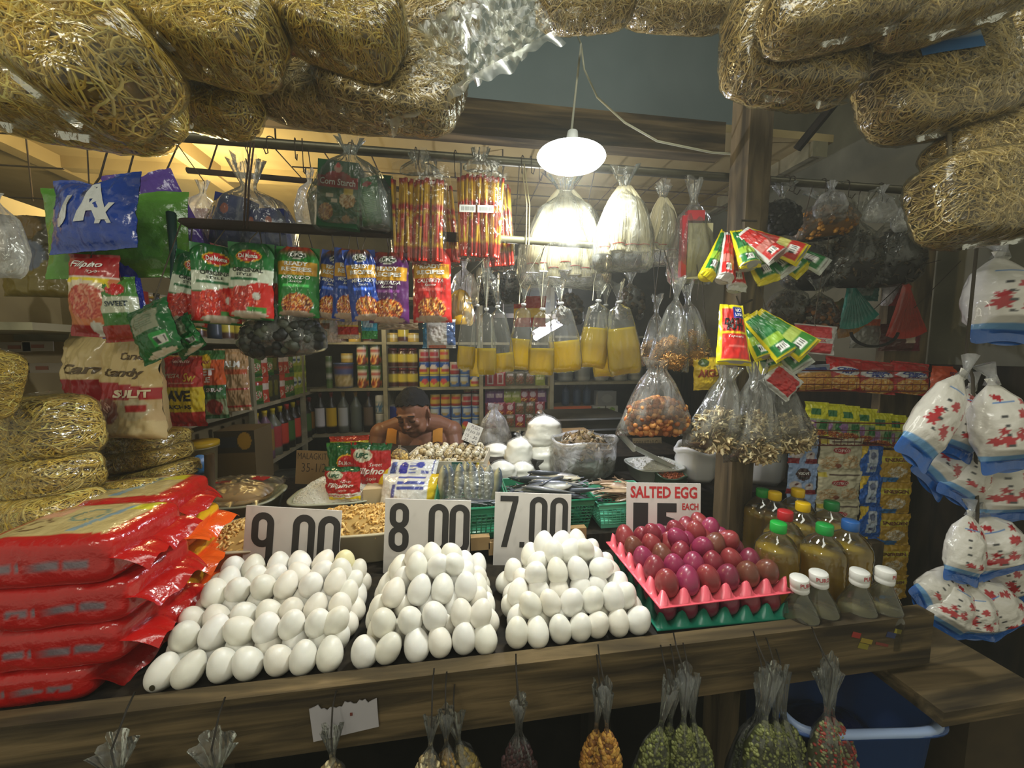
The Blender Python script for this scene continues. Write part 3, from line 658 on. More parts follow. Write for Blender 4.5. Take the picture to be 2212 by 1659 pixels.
def bottle(capc, lab, loc, H=0.208, R=0.049):
    o = thing('oil_bottle', lab, 'bottle', loc)
    pr = [(0.0, 0), (R*.9, 0), (R, .006)]
    for k in range(7): z = .012+k*.0135; pr += [(R, z), (R*.965, z+.006)]
    pr += [(R, .108), (R*.93, .125), (R*.62, .145), (R*.36, .153), (.0155, .158), (.0155, .163)]
    s = H/0.178; pr = [(a, b*s) for a, b in pr]
    MB().lathe(pr, 24, (235, 235, 220)).obj('body', M['glass'], o)
    MB().lathe([(0, .002)]+[(a*.94, b) for a, b in pr[2:-5]]+[(R*.90, .122*s), (0, .122*s)], 24, (200, 150, 30)).obj('oil', M['oild'], o)
    cp = MB(); cp.lathe([(0.0165, .158*s), (.0175, .160*s), (.0175, .176*s), (.016, .178*s), (0, .178*s)], 20, capc)
    cp.obj('cap', M['plas'], o); return o
caps = [((1682, 1128), (36, 170, 66), 'oil bottle with a bright green cap, beside the pink tray'), ((1782, 1132), (32, 150, 66), 'oil bottle with a mid green cap, in the front line of big bottles'),
        ((1838, 1124), (38, 92, 160), 'oil bottle with the blue cap'), ((1697, 1103), (176, 38, 42), 'oil bottle with the red cap'),
        ((1735, 1085), (214, 176, 14), 'yellow-capped oil bottle just behind the red-capped one'), ((1724, 1056), (214, 176, 14), 'yellow-capped oil bottle farthest back, before the blue sachet strip'),
        ((1797, 1083), (20, 104, 48), 'oil bottle with a dark green cap, before the cream sachet strip'), ((1648, 1056), (34, 140, 60), 'green-capped oil bottle right beside the wooden post'),
        ((1674, 1062), (206, 172, 20), 'yellow-capped oil bottle hidden behind the one beside the post')]
bb = None
for (x, y), cc, lb in caps:
    p = WZ(x, y, 1.135); p[2] = 0.927
    bottle(cc, lb, tuple(p)).rotation_euler = (0, 0, R2.random())
def small_bottle(loc, lab, ry):
    o = thing('cooking_oil_bottle', lab, 'bottle', loc, (0, ry, 0)); H = 0.150
    pr = [(0, 0), (.036, 0), (.037, .06), (.034, .078), (.022, .105), (.0145, .122), (.0145, .132)]
    MB().lathe(pr, 22, (235, 235, 220)).obj('body', M['glass'], o)
    MB().lathe([(0, .002), (.0345, .003), (.0345, .06), (.031, .075), (0, .075)], 22, (200, 180, 60)).obj('vinegar', M['oilp'], o)
    cp = MB(); cp.lathe([(.0155, .128), (.0165, .130), (.0165, .137), (.0158, .139), (.0168, .141), (.0168, .156), (.0155, .158), (0, .158)], 22, (228, 228, 224)); c = cp.obj('cap', M['plas'], o)
    v, f = glyph('PURO', 0, .02); a = v[:, 0]*1.5; r = .0171
    MB().add(np.stack([r*np.sin(a), -r*np.cos(a), .1485+v[:, 1]*.009], -1), f, (196, 60, 70)).obj('lettering', M['paper'], c, False)
    return o
for i, ((x, y), rz) in enumerate((((1743, 1243), .1), ((1787, 1236), -.5), ((1860, 1231), .5), ((1913, 1230), .9))):
    p = WZ(x, y, 1.085); p[2] = 0.927
    b = small_bottle(tuple(p), ['white-capped small bottle next to the pink tray corner', 'second white-capped small bottle from the pink tray', 'third white-capped small bottle from the pink tray', 'white-capped small bottle at the far corner of the counter'][i], radians([-7, -6, -2, 1][i]))
    b.rotation_euler[2] = rz*0.6
# ------------------------------------------------------------------ stacked noodle sachet packs (red and orange)
def brick(name, w, d, h, fn, loc, rz, label, fr=(1,), group=None, seed=0, tilt=0.0, mat='filmx'):
    nv, nu = 44, 120; e1, e2 = 0.34, 0.22; S = lambda x, e: np.sign(x)*np.abs(x)**e
    def even(a0, a1, n, e, ax, ay, closed):
        t = np.linspace(a0, a1, 4001); q = np.stack([S(np.cos(t), e)*ax, S(np.sin(t), e)*ay], 1); s = np.concatenate([[0], np.cumsum(np.linalg.norm(np.diff(q, axis=0), axis=1))]); k = np.linspace(0, s[-1], n+(1 if closed else 0)); return np.interp(k, s, t)[:n]
    ph = even(-pi/2, pi/2, nv, e1, 1.0, 0.35, False); th = even(0, 2*pi, nu, e2, w, d, True)
    X = S(np.cos(ph), e1)[:, None]*S(np.cos(th), e2)[None]*w/2; Y = S(np.cos(ph), e1)[:, None]*S(np.sin(th), e2)[None]*d/2; Z = np.repeat(S(np.sin(ph), e1)[:, None], nu, 1)*h/2
    n = (hsh(X*40+seed+9, Y*40+Z*30+9, 1.0, seed)-.5)*0.005; X = X*(1+n*2); Z = Z+n*(np.abs(Z) < h*.49)*0.8
    P = np.stack([X, Y, Z], -1); C = fn(X/(w/2), Y/(d/2), Z/(h/2))
    o = thing(name, label, 'noodle pack', loc, (0, tilt, rz), group); mb = MB().grid(P, C, wrapu=True); mb.obj('wrapper', M[mat], o)
    for s in fr:
        f = MB(); U, V = np.meshgrid(np.linspace(-1, 1, 26), np.linspace(0, 1, 8)); L = 0.045
        zz = (np.sin(U*4+seed)*.010+np.sin(U*11+seed)*.004)*V - V*V*0.022
        f.grid(np.stack([s*(w*0.46+V*(L+0.01*np.sin(U*3+seed))), U*d/2*(.92-.1*V), zz*1.0+h*0.05], -1), fn(np.full(U.shape, 1.0), U*0, V*0+.0)); f.obj('end_seal', M[mat], o)
    return o
RED = np.array((178, 22, 19.)); BEI = np.array((196, 176, 118.)); GRY = np.array((120, 104, 112.)); ORG = np.array((238, 92, 20.))
def redfn(top):
    def fn(x, y, z):
        C = np.zeros(x.shape+(3,)); C[:] = RED
        m = (np.abs(z) < .13)*(y < -.8); C[m & (((x > -.62) & (x < -.30)) | ((x > -.06) & (x < .32)) | ((x > .38) & (x < .74)))] = GRY
        r = np.hypot((x+.18)*1.0, z*.30); C[m*(r < .085)*(r > .045) > 0] = GRY
        if top:
            t = (z > .80)*(np.abs(x) < .80)*(np.abs(y) < .74); C[t > 0] = BEI
            C[(t*(x < -.45)*(y > .1)) > 0] = (206, 150, 116)
            r = np.hypot((x+.02)/.24, (y-.15)/.30); C[(t*(r < 1)*(r > .78)) > 0] = (84, 130, 122)
            r = np.hypot((x+.52)/.17, (y+.28)/.26); C[(t*(r < 1)*(r > .74)) > 0] = (92, 60, 40)
            C[(t*(np.abs(x-.32-.2*y) < .07)*(np.abs(y) < .6)) > 0] = (128, 156, 166)
            C[(t*(x > .45)*(y > .35)) > 0] = (206, 200, 40)
        return C
    return fn
def orfn(x, y, z):
    C = np.zeros(x.shape+(3,)); C[:] = ORG; C[(y < -.8)*(np.abs(z) < .15)*(np.abs(x) < .6) > 0] = (150, 130, 160); C[(x > .85)*(z > .4) > 0] = (244, 190, 30); return C
zz = 0.986
x_l = (WY(-45, 1300, .66)[0]+WY(275, 1300, .66)[0])/2; wp = WY(275, 1300, .66)[0]-WY(-45, 1300, .66)[0]
names_ = ['red noodle pack at the very bottom of the front stack', 'red noodle pack second from the bottom of the front stack', 'red noodle pack third from the bottom of the front stack', 'red noodle pack on top of the front stack, beige panel showing']
for k, (h, dx, rz, ww) in enumerate(((.058, -.045, 0.01, .93), (.072, 0, -.02, 1), (.070, .008, .03, .99), (.078, -.004, -.01, 1.0))):
    brick('noodle_sachet_pack', wp*ww, .165, h*1.07, redfn(k == 3), (x_l+dx, .725, zz+h/2), rz, names_[k], seed=k*3+1); zz += h*0.97
ctr = WZ(325, 1110, 1.13); 
ang = radians(7)
zz = 0.986
for k, (h, fn, nm) in enumerate(((.064, orfn, 'orange noodle pack lowest in the second stack'), (.062, orfn, 'orange noodle pack in the middle of the second stack'), (.060, orfn, 'orange noodle pack directly under the second red pack'),
                               (.078, redfn(True), 'red noodle pack on top of the orange ones'))):
    brick('noodle_sachet_pack', .29, .18, h, fn, (-.768+[.03, .025, .02, .0][k], .93, zz+h/2), ang, nm, seed=20+k*2, tilt=radians(0)); zz += h*0.97
# ------------------------------------------------------------------ rails, hooks, lamps
def LP(o, p):
    m = Matrix.LocRotScale(o.location, o.rotation_euler, o.scale).inverted(); return np.array([tuple(m @ Vector(q)) for q in p])
def rail_z(x): return 2.098   # pipe height
PY = 1.12; PZ = float(WY(1124, 349, PY)[2])
mb = MB(); a = WY(-40, 290, PY); b = WY(2003, 420, PY); mb.tube([(a[0], PY, PZ), (0.3, PY, PZ-.003), (b[0], PY, PZ)], .0125, 12, (96, 92, 74)); 
tag(mb.obj('hanging_pipe', M['metal']), 'long grey pipe overhead across the whole stall front', 'pipe')
RY = 1.06; RZ_ = float(WY(590, 492, RY)[2])
mb = MB(); a = WY(322, 485, RY); b = WY(1000, 510, RY); mb.tube([(a[0], RY, RZ_+.003), (b[0], RY, RZ_-.004)], .0125, 10, (58, 42, 28))
tag(mb.obj('iron_rod', M['rust']), 'rusty dark iron rod carrying the sauce pouches', 'rod')
SZ = float(WY(1190, 524, RY)[2]); a = WY(1070, 516, RY); b = WY(1330, 530, RY)
mb = MB(); mb.tube([(a[0], RY, SZ+.004), (b[0], RY, SZ-.004)], .0105, 12, (150, 146, 118)); o = mb.obj('steel_pipe', M['metal'])
tag(o, 'short bare steel pipe above the oil bags', 'pipe')
for k, (x, z0) in enumerate(((1135, SZ), (1141, SZ))):
    p = WY(x, 440, RY); MB().tube([(p[0], RY-.012, z0-.012), (p[0], RY-.013, z0+.012), (p[0]+.004, RY, z0+.1), (p[0]-.004, PY, PZ+.012)], .0018, 5, (150, 140, 100)).obj('cord', M['matte'], o)
mb = MB(); a = WY(540, 350, 1.09)
for x in (527, 534):
    p = WY(x, 400, RY); mb.tube([(p[0], RY-.014, RZ_-.01), (p[0]+.004, RY, RZ_+.10), (p[0]-.003, PY, PZ+.02)], .0022, 5, (70, 50, 34))
tag(mb.obj('hanging_wire', M['rust']), 'doubled rusty wire tying the iron rod to the pipe', 'wire')
mb = MB(); p = WY(376, 560, RY-.02); mb.tube([(p[0], RY-.018, RZ_+.02), (p[0]+.006, RY-.03, RZ_-.09), (p[0]-.012, RY-.02, RZ_-.20)], [.010, .007, .004], 6, (36, 74, 70))
tag(mb.obj('ribbon_tie', M['plas']), 'teal plastic ribbon knotted round the end of the iron rod', 'ribbon')
# empty hooks over the pipe
for k, px_ in enumerate((545, 590, 640, 655, 762, 900, 985, 1130, 1146, 1163, 1180, 1655, 1700, 1712, 1780, 1828, 1905, 1960)):
    p = WY(px_, 350, PY); mb = MB(); r = .016; a = np.linspace(-.5, pi+.3, 9)
    ln = .03+.05*R1.random()
    P = [(0, r*cos(t), r*sin(t)) for t in a]+[(0, -.013, -ln), (.004, -.022, -ln-.008), (.006, -.03, -ln+.004)]
    mb.tube(P, .0015, 5, (60, 50, 38)); o = mb.obj('wire_hook', M['rust']); o.location = (p[0], PY, PZ); o.rotation_euler = (0, 0, R1.uniform(-.6, .6))
    tag(o, 'empty wire hook on the overhead pipe, ' + ['over the blue boxes', 'right of the blue boxes', 'left of the corn starch bag', 'next to the corn starch bag', 'behind the corn starch bag', 'over the first stick sachet bag', 'left of the second stick sachet bag', 'left of the disc lamp, outermost', 'left of the disc lamp, second', 'left of the disc lamp, third', 'closest to the disc lamp', 'right beside the post', 'second right of the post', 'third right of the post', 'amid the dark bags', 'over the amber bag', 'near the far end', 'last at the far end'][k], 'hook')
# wire mesh under the ceiling
mb = MB(); zg = 2.25
x0 = -0.62; x1 = 1.30; y0 = 1.46; y1 = 2.35
for i in range(13): x = x0+i*(x1-x0)/12; mb.tube([(x, y0, zg), (x, y1, zg)], .0028, 4, (66, 52, 34))
for j in range(8): y = y0+j*(y1-y0)/7; mb.tube([(x0, y, zg+.004), (x1, y, zg+.004)], .0028, 4, (66, 52, 34))
for x, y in ((x0, y0), (x1, y0), (x0, y1), (x1, y1)): mb.tube([(x, y, zg), (x, y, 2.42)], .003, 4, (66, 52, 34))
tag(mb.obj('wire_grid', M['rust']), 'rusty welded wire grid hung flat under the ceiling', 'wire grid')
mb = MB()
for x in (-1.55, -1.40): mb.tube([(x, 1.5, 2.05), (x, 1.5, 2.42)], .003, 4, (66, 52, 34))
for z in (2.06, 2.16, 2.26): mb.tube([(-1.75, 1.5, z), (-1.3, 1.5, z)], .003, 4, (66, 52, 34))
tag(mb.obj('wire_grid', M['rust']), 'small upright wire grid in the far corner above the dark cabinet', 'wire grid')
mb = MB(); a = WY(405, 368, 1.3); b = WY(900, 412, 1.3); mb.tube([a, b], .009, 8, (60, 44, 30)); tag(mb.obj('iron_rod', M['rust']), 'second iron rod, high behind the blue boxes', 'rod')
# disc lamp
c, w, h = boxat(1160, 311, 1307, 372, 0.90)
o = thing('disc_lamp', 'glowing white disc lamp hanging above the stall', 'lamp', tuple(c), (0, radians(3), 0)); R = w/2*1.0
MB().lathe([(0, -.012), (R*.7, -.011), (R*.93, -.007), (R, 0), (R*.98, .003), (R*.9, .004)], 40, (255, 255, 255)).obj('diffuser', M['lampon'], o)
MB().lathe([(R*.9, .005), (R*.6, .010), (R*.3, .016), (.02, .026), (.014, .045), (.012, .06), (0, .062)], 32, (206, 210, 206)).obj('housing', M['plas'], o)
LC = c
mb = MB(); t = np.linspace(0, 1, 20); q = WY(1255, 95, 1.25); e = WY(1640, 335, 1.10)
cv = [(c+np.array([0, 0, .06]))*(1-s)+q*s + np.array([0, 0, 0]) for s in (0, .5, 1)]
mb.tube(cv, .003, 6, (176, 176, 156)); m_ = WY(1290, 210, 1.22); m2 = WY(1420, 305, 1.15)
Q = [q, WY(1262, 150, 1.24), m_, WY(1350, 265, 1.18), m2, WY(1540, 330, 1.12), e]
mb.tube(Q, .0032, 6, (176, 176, 150)); mb.tube([q, (q[0], 1.60, q[2]+.5)], .003, 5, (176, 176, 150))
tag(mb.obj('lamp_cable', M['plas']), 'pale cable curving from above the disc lamp to the post', 'cable')
bpy.data.objects['disc_lamp_light'].location = tuple(c+np.array([0, 0, -0.016]))
MB().tube([WY(450, 372, 1.3), WY(450, 372, 1.3)+np.array([0, .2, .4])], .003, 4, (60, 44, 30)).obj('hanging_wire', M['rust'], bpy.data.objects['iron_rod.001'])
# tube lamp inside
tag(sbox('rear_rail', .15, .75, 1.66, 1.68, 1.70, 1.72, 'woodd', False), 'thin dark batten carrying the tube lamp', 'batten'); MB().tube([(.2, 1.67, 1.72), (.2, 1.67, 2.42)], .003, 4, (60, 50, 40)).obj('hanging_wire', M['rust'], bpy.data.objects['rear_rail'])
a = WY(1170, 722, 1.62); b = WY(1222, 692, 1.70)
o = thing('tube_lamp', 'bluish-white tube lamp seen through the oil bags', 'lamp', tuple((a+b)/2)); v = (b-a)/2
MB().tube([-v*1.5, v*1.5], .012, 10, (255, 255, 255)).obj('tube', M['tubeon'], o)
MB().tube([-v*1.6+np.array([0, .01, .022]), v*1.6+np.array([0, .01, .022])], .012, 6, (200, 200, 200)).obj('fitting', M['plas'], o)

# ------------------------------------------------------------------ printed designs
W_ = (238, 238, 232); YL = (238, 214, 24); DG = (16, 78, 36); GR = (34, 128, 54)
FOOD = [(120, 40, 18), (196, 92, 34), (226, 160, 70), (150, 60, 24), (236, 196, 120), (96, 34, 18)]
TOM = [(190, 30, 20), (214, 52, 30), (170, 24, 18), (226, 84, 50)]
A_dm = [('bg', (22, 112, 46)), ('g', .80, 1.0, (12, 76, 34)), ('r', -1, .40, 1, .66, (214, 222, 202)), ('w', .43, .03, .05, 2.5, 0, (200, 32, 22)), ('f', -.15, .26, .75, .17, TOM), ('r', -.8, .50, .45, .54, (26, 112, 60)),
        ('r', .1, .08, .8, .16, (56, 140, 50)), ('e', .45, .30, .16, .05, (206, 206, 196)), ('e', 0, .82, .56, .085, (226, 178, 40)), ('e', 0, .82, .50, .070, (196, 26, 26)), ('e', .1, .06, .75, .05, (188, 178, 160)),
        ('t', 'Del Monte', 0, .82, .84, .06, W_, 0, .03), ('t', 'ORIGINAL', .0, .635, 1.35, .055, (30, 44, 30), 0, .02), ('t', 'STYLE', -.1, .575, .7, .035, (30, 44, 30), 0, .01)]
def A_ufc(bg, name, top=(120, 40, 16)):
    return [('bg', bg), ('g', .86, .97, top), ('r', -.9, .60, .9, .79, (214, 160, 40)), ('f', .05, .18, .72, .16, FOOD), ('e', 0, .04, .8, .05, (170, 150, 130)), ('e', 0, .88, .42, .055, (220, 220, 210)), ('e', 0, .88, .37, .045, (50, 70, 50)),
            ('t', 'UFC', 0, .88, .58, .055, W_, .2, .04), ('t', 'READY', 0, .755, 1.1, .06, W_, 0, .04), ('t', 'RECIPES', 0, .675, 1.4, .06, W_, 0, .04), ('t', name, 0, .56, 1.35, .05, W_, .25, .02), ('t', 'Sauce', 0, .505, .6, .035, W_, .3, .01),
            ('h', -.6, .40, .6, .46, tuple(min(255, int(v*1.4+40)) for v in bg), 38)]
A_fil = [('bg', (186, 30, 34)), ('g', .88, .90, (24, 92, 48)), ('r', -1, .0, 1, .27, YL), ('r', -1, .22, 1, .32, W_), ('e', .2, .04, .9, .13, (222, 214, 196)), ('f', .45, .02, .5, .07, FOOD), ('e', -.35, .80, .50, .105, (222, 214, 190)), ('e', -.35, .80, .44, .088, (200, 206, 180)),
         ('t', 'UFC', -.35, .80, .62, .085, (20, 84, 50), .15, .05), ('t', 'Sweet', .35, .66, .62, .06, W_, .3, .0), ('t', 'Filipino', 0, .54, 1.5, .14, W_, .35, .03), ('t', 'Style', .15, .42, .45, .07, W_, .3, .0), ('t', 'Spaghetti Sauce', 0, .268, 1.5, .055, (196, 40, 60), .2, .015)]
A_fil2 = [('bg', (170, 28, 30)), ('r', -1, .0, 1, .70, (200, 120, 70)), ('r', -.95, .60, .8, .70, YL), ('e', -.1, .58, .9, .10, (226, 210, 180)), ('f', .1, .42, .75, .21, [(170, 40, 30), (206, 110, 80), (190, 70, 50), (214, 150, 120)]), ('r', -1, 0, 1, .14, (150, 26, 26)), ('e', .3, .1, .3, .09, (200, 200, 190)), ('r', -1, .70, 1, .735, (226, 210, 200)),
          ('t', 'Filipino', 0, .86, 1.2, .10, W_, .35, .02), ('t', 'Style', .3, .78, .5, .05, W_, .3, 0)]
A_sweet = [('bg', (60, 120, 44)), ('g', .55, .9, (70, 130, 50)), ('e', .1, .80, .45, .09, (190, 30, 30)), ('r', -1, .45, 1, .68, (190, 196, 170)), ('r', -1, 0, 1, .25, (150, 40, 24)), ('t', 'SWEET', .1, .58, 1.1, .08, (30, 50, 60), 0, .02)]
A_greenback = [('bg', (18, 96, 44)), ('r', -.6, .50, .6, .86, (150, 156, 130)), ('r', .1, .18, .75, .42, (30, 150, 60)), ('r', .25, .2, .7, .34, (206, 206, 200)), ('s', .28, .21, .67, .33, (60, 60, 60), 22), ('e', .1, .07, .7, .05, (196, 190, 170)), ('h', -.5, .55, .4, .80, (110, 130, 100), 30)]
A_red_rice = [('bg', (206, 40, 36))]
A_corn = [('bg', (28, 86, 50)), ('r', -1, .60, 1, .76, (150, 24, 34)), ('e', 0, .76, .6, .08, (150, 24, 34)), ('f', -.55, .22, .36, .13, [(196, 140, 70), (150, 90, 40), (220, 180, 120)]), ('f', .5, .42, .40, .12, [(210, 170, 110), (170, 120, 60), (230, 206, 160)]), ('r', -.55, .44, -.2, .50, (220, 206, 180)), ('r', -.3, .36, 0, .42, (220, 206, 180)), ('r', .3, .50, .75, .60, (222, 190, 50)),
          ('e', .45, .13, .2, .06, (190, 150, 90)), ('e', 0, .88, .2, .06, (190, 150, 130)), ('e', 0, .93, .12, .04, (200, 60, 50)), ('t', 'Corn Starch', 0, .68, 1.75, .10, W_, .05, .02)]
A_bluebox = [('bg', (22, 40, 110)), ('r', -1, 0, 1, .10, (16, 30, 84)), ('e', -.3, .72, .25, .10, (190, 90, 60)), ('e', .3, .3, .4, .08, (60, 70, 130)), ('t', 'SODA', 0, .5, 1.0, .10, (150, 160, 200), 0, .02)]
def A_vin(c1, c2, edge, word='DATU PUTI'):
    return [('bg', edge), ('r', -.82, .06, .82, .94, c1), ('r', -.82, .30, .82, .46, c2), ('r', -.5, .14, .2, .26, W_), ('s', -.45, .15, .15, .25, (40, 40, 40), 20), ('h', -.6, .52, .6, .80, tuple(int(v*.8+40) for v in c1), 30)]
A_vinf = [('bg', (238, 222, 20)), ('r', -.85, .08, .85, .92, (206, 40, 34)), ('r', .0, .76, .85, .96, (26, 60, 160)), ('r', -.8, .50, .8, .54, (240, 224, 30)), ('t', 'MO', .42, .90, .5, .06, W_, 0, .02), ('t', 'LINA', .42, .82, .6, .06, W_, 0, .02),
          ('t', 'DATU', -.05, .70, 1.3, .11, (24, 20, 20), .2, .05), ('t', 'PUTI', .0, .60, 1.2, .10, (24, 20, 20), .2, .05), ('t', 'Toyomansi', 0, .44, 1.0, .05, W_, .1, .01), ('h', -.5, .28, .6, .36, (236, 120, 110), 40)]
def pouch(name, cat, label, box, Y, art, kind='pillow', t=.03, roll=0, yaw=0, pitch=0, hook=None, group=None, mat='film', wr=.006, seed=0, **kw):
    c, w, h = boxat(*box, Y); o = thing(name, label, cat, tuple(c), (radians(pitch), radians(roll), FACE+radians(yaw)), group)
    pouch_mb(w, h, t, art, kind, wr, seed, **kw).obj('wrapper', M[mat], o)
    if hook is not None:
        top = c+np.array([0, 0, h/2*.97]); P = LP(o, [top+np.array([.0, -.004, -.012]), top+np.array([0, .004, .01]), np.array([hook[0] if hook[0] is not None else top[0], hook[1], hook[2]])])
        MB().tube(P, .0014, 5, (84, 74, 58)).obj('hook', M['rust'], o)
    return o
HR = (None, RY-.004, RZ_-.012)
P_ = 'sauce_pouch'
pouch(P_, 'pouch', 'green sauce pouch turned aside, first on the iron rod', (378, 548, 452, 705), RY-.02, A_dm, 'stand', .05, 12, 38, hook=HR, round_=.2, seed=1)
pouch(P_, 'pouch', 'narrow green sauce pouch seen edge-on, second on the iron rod', (425, 532, 512, 700), RY-.05, A_dm, 'stand', .05, 2, 42, hook=HR, round_=.2, seed=2)
pouch(P_, 'pouch', 'green tomato sauce pouch half hidden, behind the ORIGINAL STYLE one', (535, 540, 603, 682), RY+.0, A_dm, 'stand', .04, -4, 10, hook=HR, round_=.2, seed=4)
pouch(P_, 'pouch', 'green tomato sauce pouch facing front, lettered ORIGINAL STYLE', (496, 527, 590, 690), RY-.05, A_dm, 'stand', .06, 3, 4, hook=HR, round_=.18, seed=3)
AU_g = A_ufc((36, 130, 50), 'MENUDO', (160, 50, 20)); AU_b = A_ufc((24, 62, 150), 'MECHADO', (96, 50, 26)); AU_p = A_ufc((84, 30, 92), 'AFRITADA', (110, 40, 24)); AU_r = A_ufc((196, 44, 40), 'CALDERETA', (150, 30, 20))
pouch(P_, 'pouch', 'bright green sauce pouch right of the tomato sauces', (601, 536, 688, 685), RY-.03, AU_g, 'stand', .05, 2, 8, hook=HR, round_=.25, seed=5)
for k, (bx, ry, yw) in enumerate((((688, 545, 752, 690), 10, 12), ((722, 540, 786, 690), 4, 16), ((752, 542, 818, 692), -6, 20))):
    pouch(P_, 'pouch', ['blue sauce pouch, nearest the green one', 'blue sauce pouch, middle of the fan', 'blue sauce pouch, nearest the purple one'][k], bx, RY-.01-.02*k, AU_b, 'stand', .045, ry, yw, hook=(None, RY-.004, RZ_-.012), round_=.3, seed=6+k)
pouch(P_, 'pouch', 'purple AFRITADA sauce pouch', (797, 547, 884, 698), RY-.04, AU_p, 'stand', .05, 1, 0, hook=HR, round_=.22, seed=9)
pouch(P_, 'pouch', 'red CALDERETA sauce pouch', (890, 540, 976, 696), RY-.03, AU_r, 'stand', .05, 0, -4, hook=HR, round_=.22, seed=10)
# left group
pouch('spaghetti_pouch', 'pouch', 'red and yellow Filipino spaghetti pouch under the green bag packs', (143, 552, 268, 728), .98, A_fil2, 'pillow', .05, 3, -6, seed=11, hook=(None, 1.0, PZ))
pouch('spaghetti_pouch', 'pouch', 'shiny blue pouch behind the Filipino spaghetti pouch', (218, 556, 300, 728), 1.02, [('bg', (20, 40, 170)), ('r', -1, 0, 1, .1, (40, 90, 220))], 'pillow', .05, -6, 30, seed=12, mat='filmx')
pouch('spaghetti_pouch', 'pouch', 'green SWEET pouch tucked beside the Filipino spaghetti pouch', (224, 600, 296, 738), .97, A_sweet, 'pillow', .04, -5, 18, seed=13)
pouch('seasoning_pouch', 'pouch', 'large dark green pouch hanging tilted over the cream sacks', (276, 658, 392, 776), .93, A_greenback, 'pillow', .04, -20, -10, seed=14, hook=(None, RY-.02, RZ_))
pouch('seasoning_pouch', 'pouch', 'small dark green pouch peeking right of the tilted green one', (362, 688, 436, 768), .97, A_greenback, 'pillow', .03, -32, -6, seed=15)
# T-shirt bag packs
def pack(name, label, box, Y, col, t, roll, yaw, notch, seed, logo=False):
    c, w, h = boxat(*box, Y); o = thing(name, label, 'plastic bag pack', tuple(c), (radians(-8), radians(roll), FACE+radians(yaw)))
    art = [('bg', col)]
    if logo: art += [('t', 'J', -.42, .50, .42, .40, (212, 216, 216), .35, .10), ('t', 'A', .22, .58, .75, .50, (212, 216, 216), .1, .10), ('e', .12, .46, .16, .10, (36, 30, 110)), ('e', .18, .72, .22, .08, (40, 44, 90)), ('t', 'X', .5, .42, .4, .26, (212, 216, 216), .2, .06)]
    m = pouch_mb(w, h, t, art, 'pillow', .005, seed, nu=50, nv=40, notch=notch); m.obj('bags', M['filmx'], o)
    p = LP(o, [c+np.array([0, .0, h*.32]), c+np.array([.0, .02, h*.5]), np.array([c[0], Y+.10, PZ+.05])]); MB().tube(p, .002, 5, (60, 50, 40)).obj('hook', M['rust'], o)
    return o
pack('plastic_bag_pack', 'blue pack of plastic bags printed with white letters', (92, 378, 318, 545), .96, (26, 64, 158), .05, -2, -8, .12, 3, True)
pack('plastic_bag_pack', 'lime green pack of plastic bags under the blue pack', (128, 408, 392, 602), 1.04, (84, 140, 44), .05, -4, 14, .1, 5)
pack('plastic_bag_pack', 'purple pack of plastic bags behind the green pack', (292, 372, 412, 580), 1.10, (92, 66, 150), .04, -22, 34, .05, 8)
# boxes
def carton(box, Y, art, d, roll, yaw, label, side=(28, 110, 50), name='carton', cat='box', parent=None):
    c, w, h = boxat(*box, Y); mb = MB(); mb.box((0, d/2, 0), (w, d, h), side)
    U, V = np.meshgrid(np.linspace(-1, 1, 40), np.linspace(0, 1, 54)); S = lambda u, v: np.stack([np.asarray(u)*w/2, np.full(np.shape(u), -.0005), (np.asarray(v)-.5)*h], -1)
    mb.grid(S(U, V), paint(art, U, V)); texts(mb, art, S, .0006); o = mb.obj(name, M['paper'], parent, False)
    o.location = c; o.rotation_euler = (0, radians(roll), FACE+radians(yaw)); 
    if label: tag(o, label, cat)
    return o
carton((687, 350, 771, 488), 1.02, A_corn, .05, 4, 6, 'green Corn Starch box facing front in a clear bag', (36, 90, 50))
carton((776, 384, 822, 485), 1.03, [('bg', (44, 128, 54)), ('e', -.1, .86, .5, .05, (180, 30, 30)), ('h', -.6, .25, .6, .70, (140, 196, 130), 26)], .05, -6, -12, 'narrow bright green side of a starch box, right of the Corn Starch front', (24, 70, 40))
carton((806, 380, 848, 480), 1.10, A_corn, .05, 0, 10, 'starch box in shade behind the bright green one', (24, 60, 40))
c, w, h = boxat(640, 318, 860, 505, 1.03)
def film_bag(box, Y, label, name='clear_bag', mat='bag', d=.10, seed=0, hook=None, necky=.8, neck=.12, flare=.3, roll=0, cat='plastic bag', **kw):
    c, w, h = boxat(*box, Y); o = thing(name, label, cat, (c[0], c[1], c[2]-h/2), (0, radians(roll), FACE))
    gather(w, h, d, neck, flare, seed=seed, necky=necky, **kw).obj('film', M[mat], o)
    if hook: MB().tube(LP(o, [(c[0], c[1], c[2]+h*(necky-.5)), (c[0]+.004, c[1]+.005, c[2]+h*.5), (c[0]+.002, hook[0], hook[1])]), .0014, 5, (84, 74, 58)).obj('hook', M['rust'], o)
    return o
HP = (PY-.004, PZ-.01)
film_bag((668, 305, 850, 498), 1.045, 'clear bag holding the corn starch boxes', d=.14, seed=4, hook=HP, necky=.84)
film_bag((640, 370, 700, 495), 1.12, 'milky plastic bag left of the corn starch bag', mat='bagm', d=.08, seed=6, hook=HP)
for k, (bx, rl, lb) in enumerate((((452, 422, 530, 530), 14, 'blue carton tilted, first of those above the iron rod'), ((528, 455, 572, 535), 0, 'blue carton low in the middle, above the iron rod'), ((566, 452, 615, 540), -3, 'blue carton upright, nearest the corn starch bag'))):
    carton(bx, 1.11, A_bluebox, .04, rl, 10*k-8, lb, (18, 34, 96))
film_bag((440, 345, 640, 560), 1.13, 'clear bag holding the three blue cartons', d=.13, seed=9, hook=HP, necky=.72)
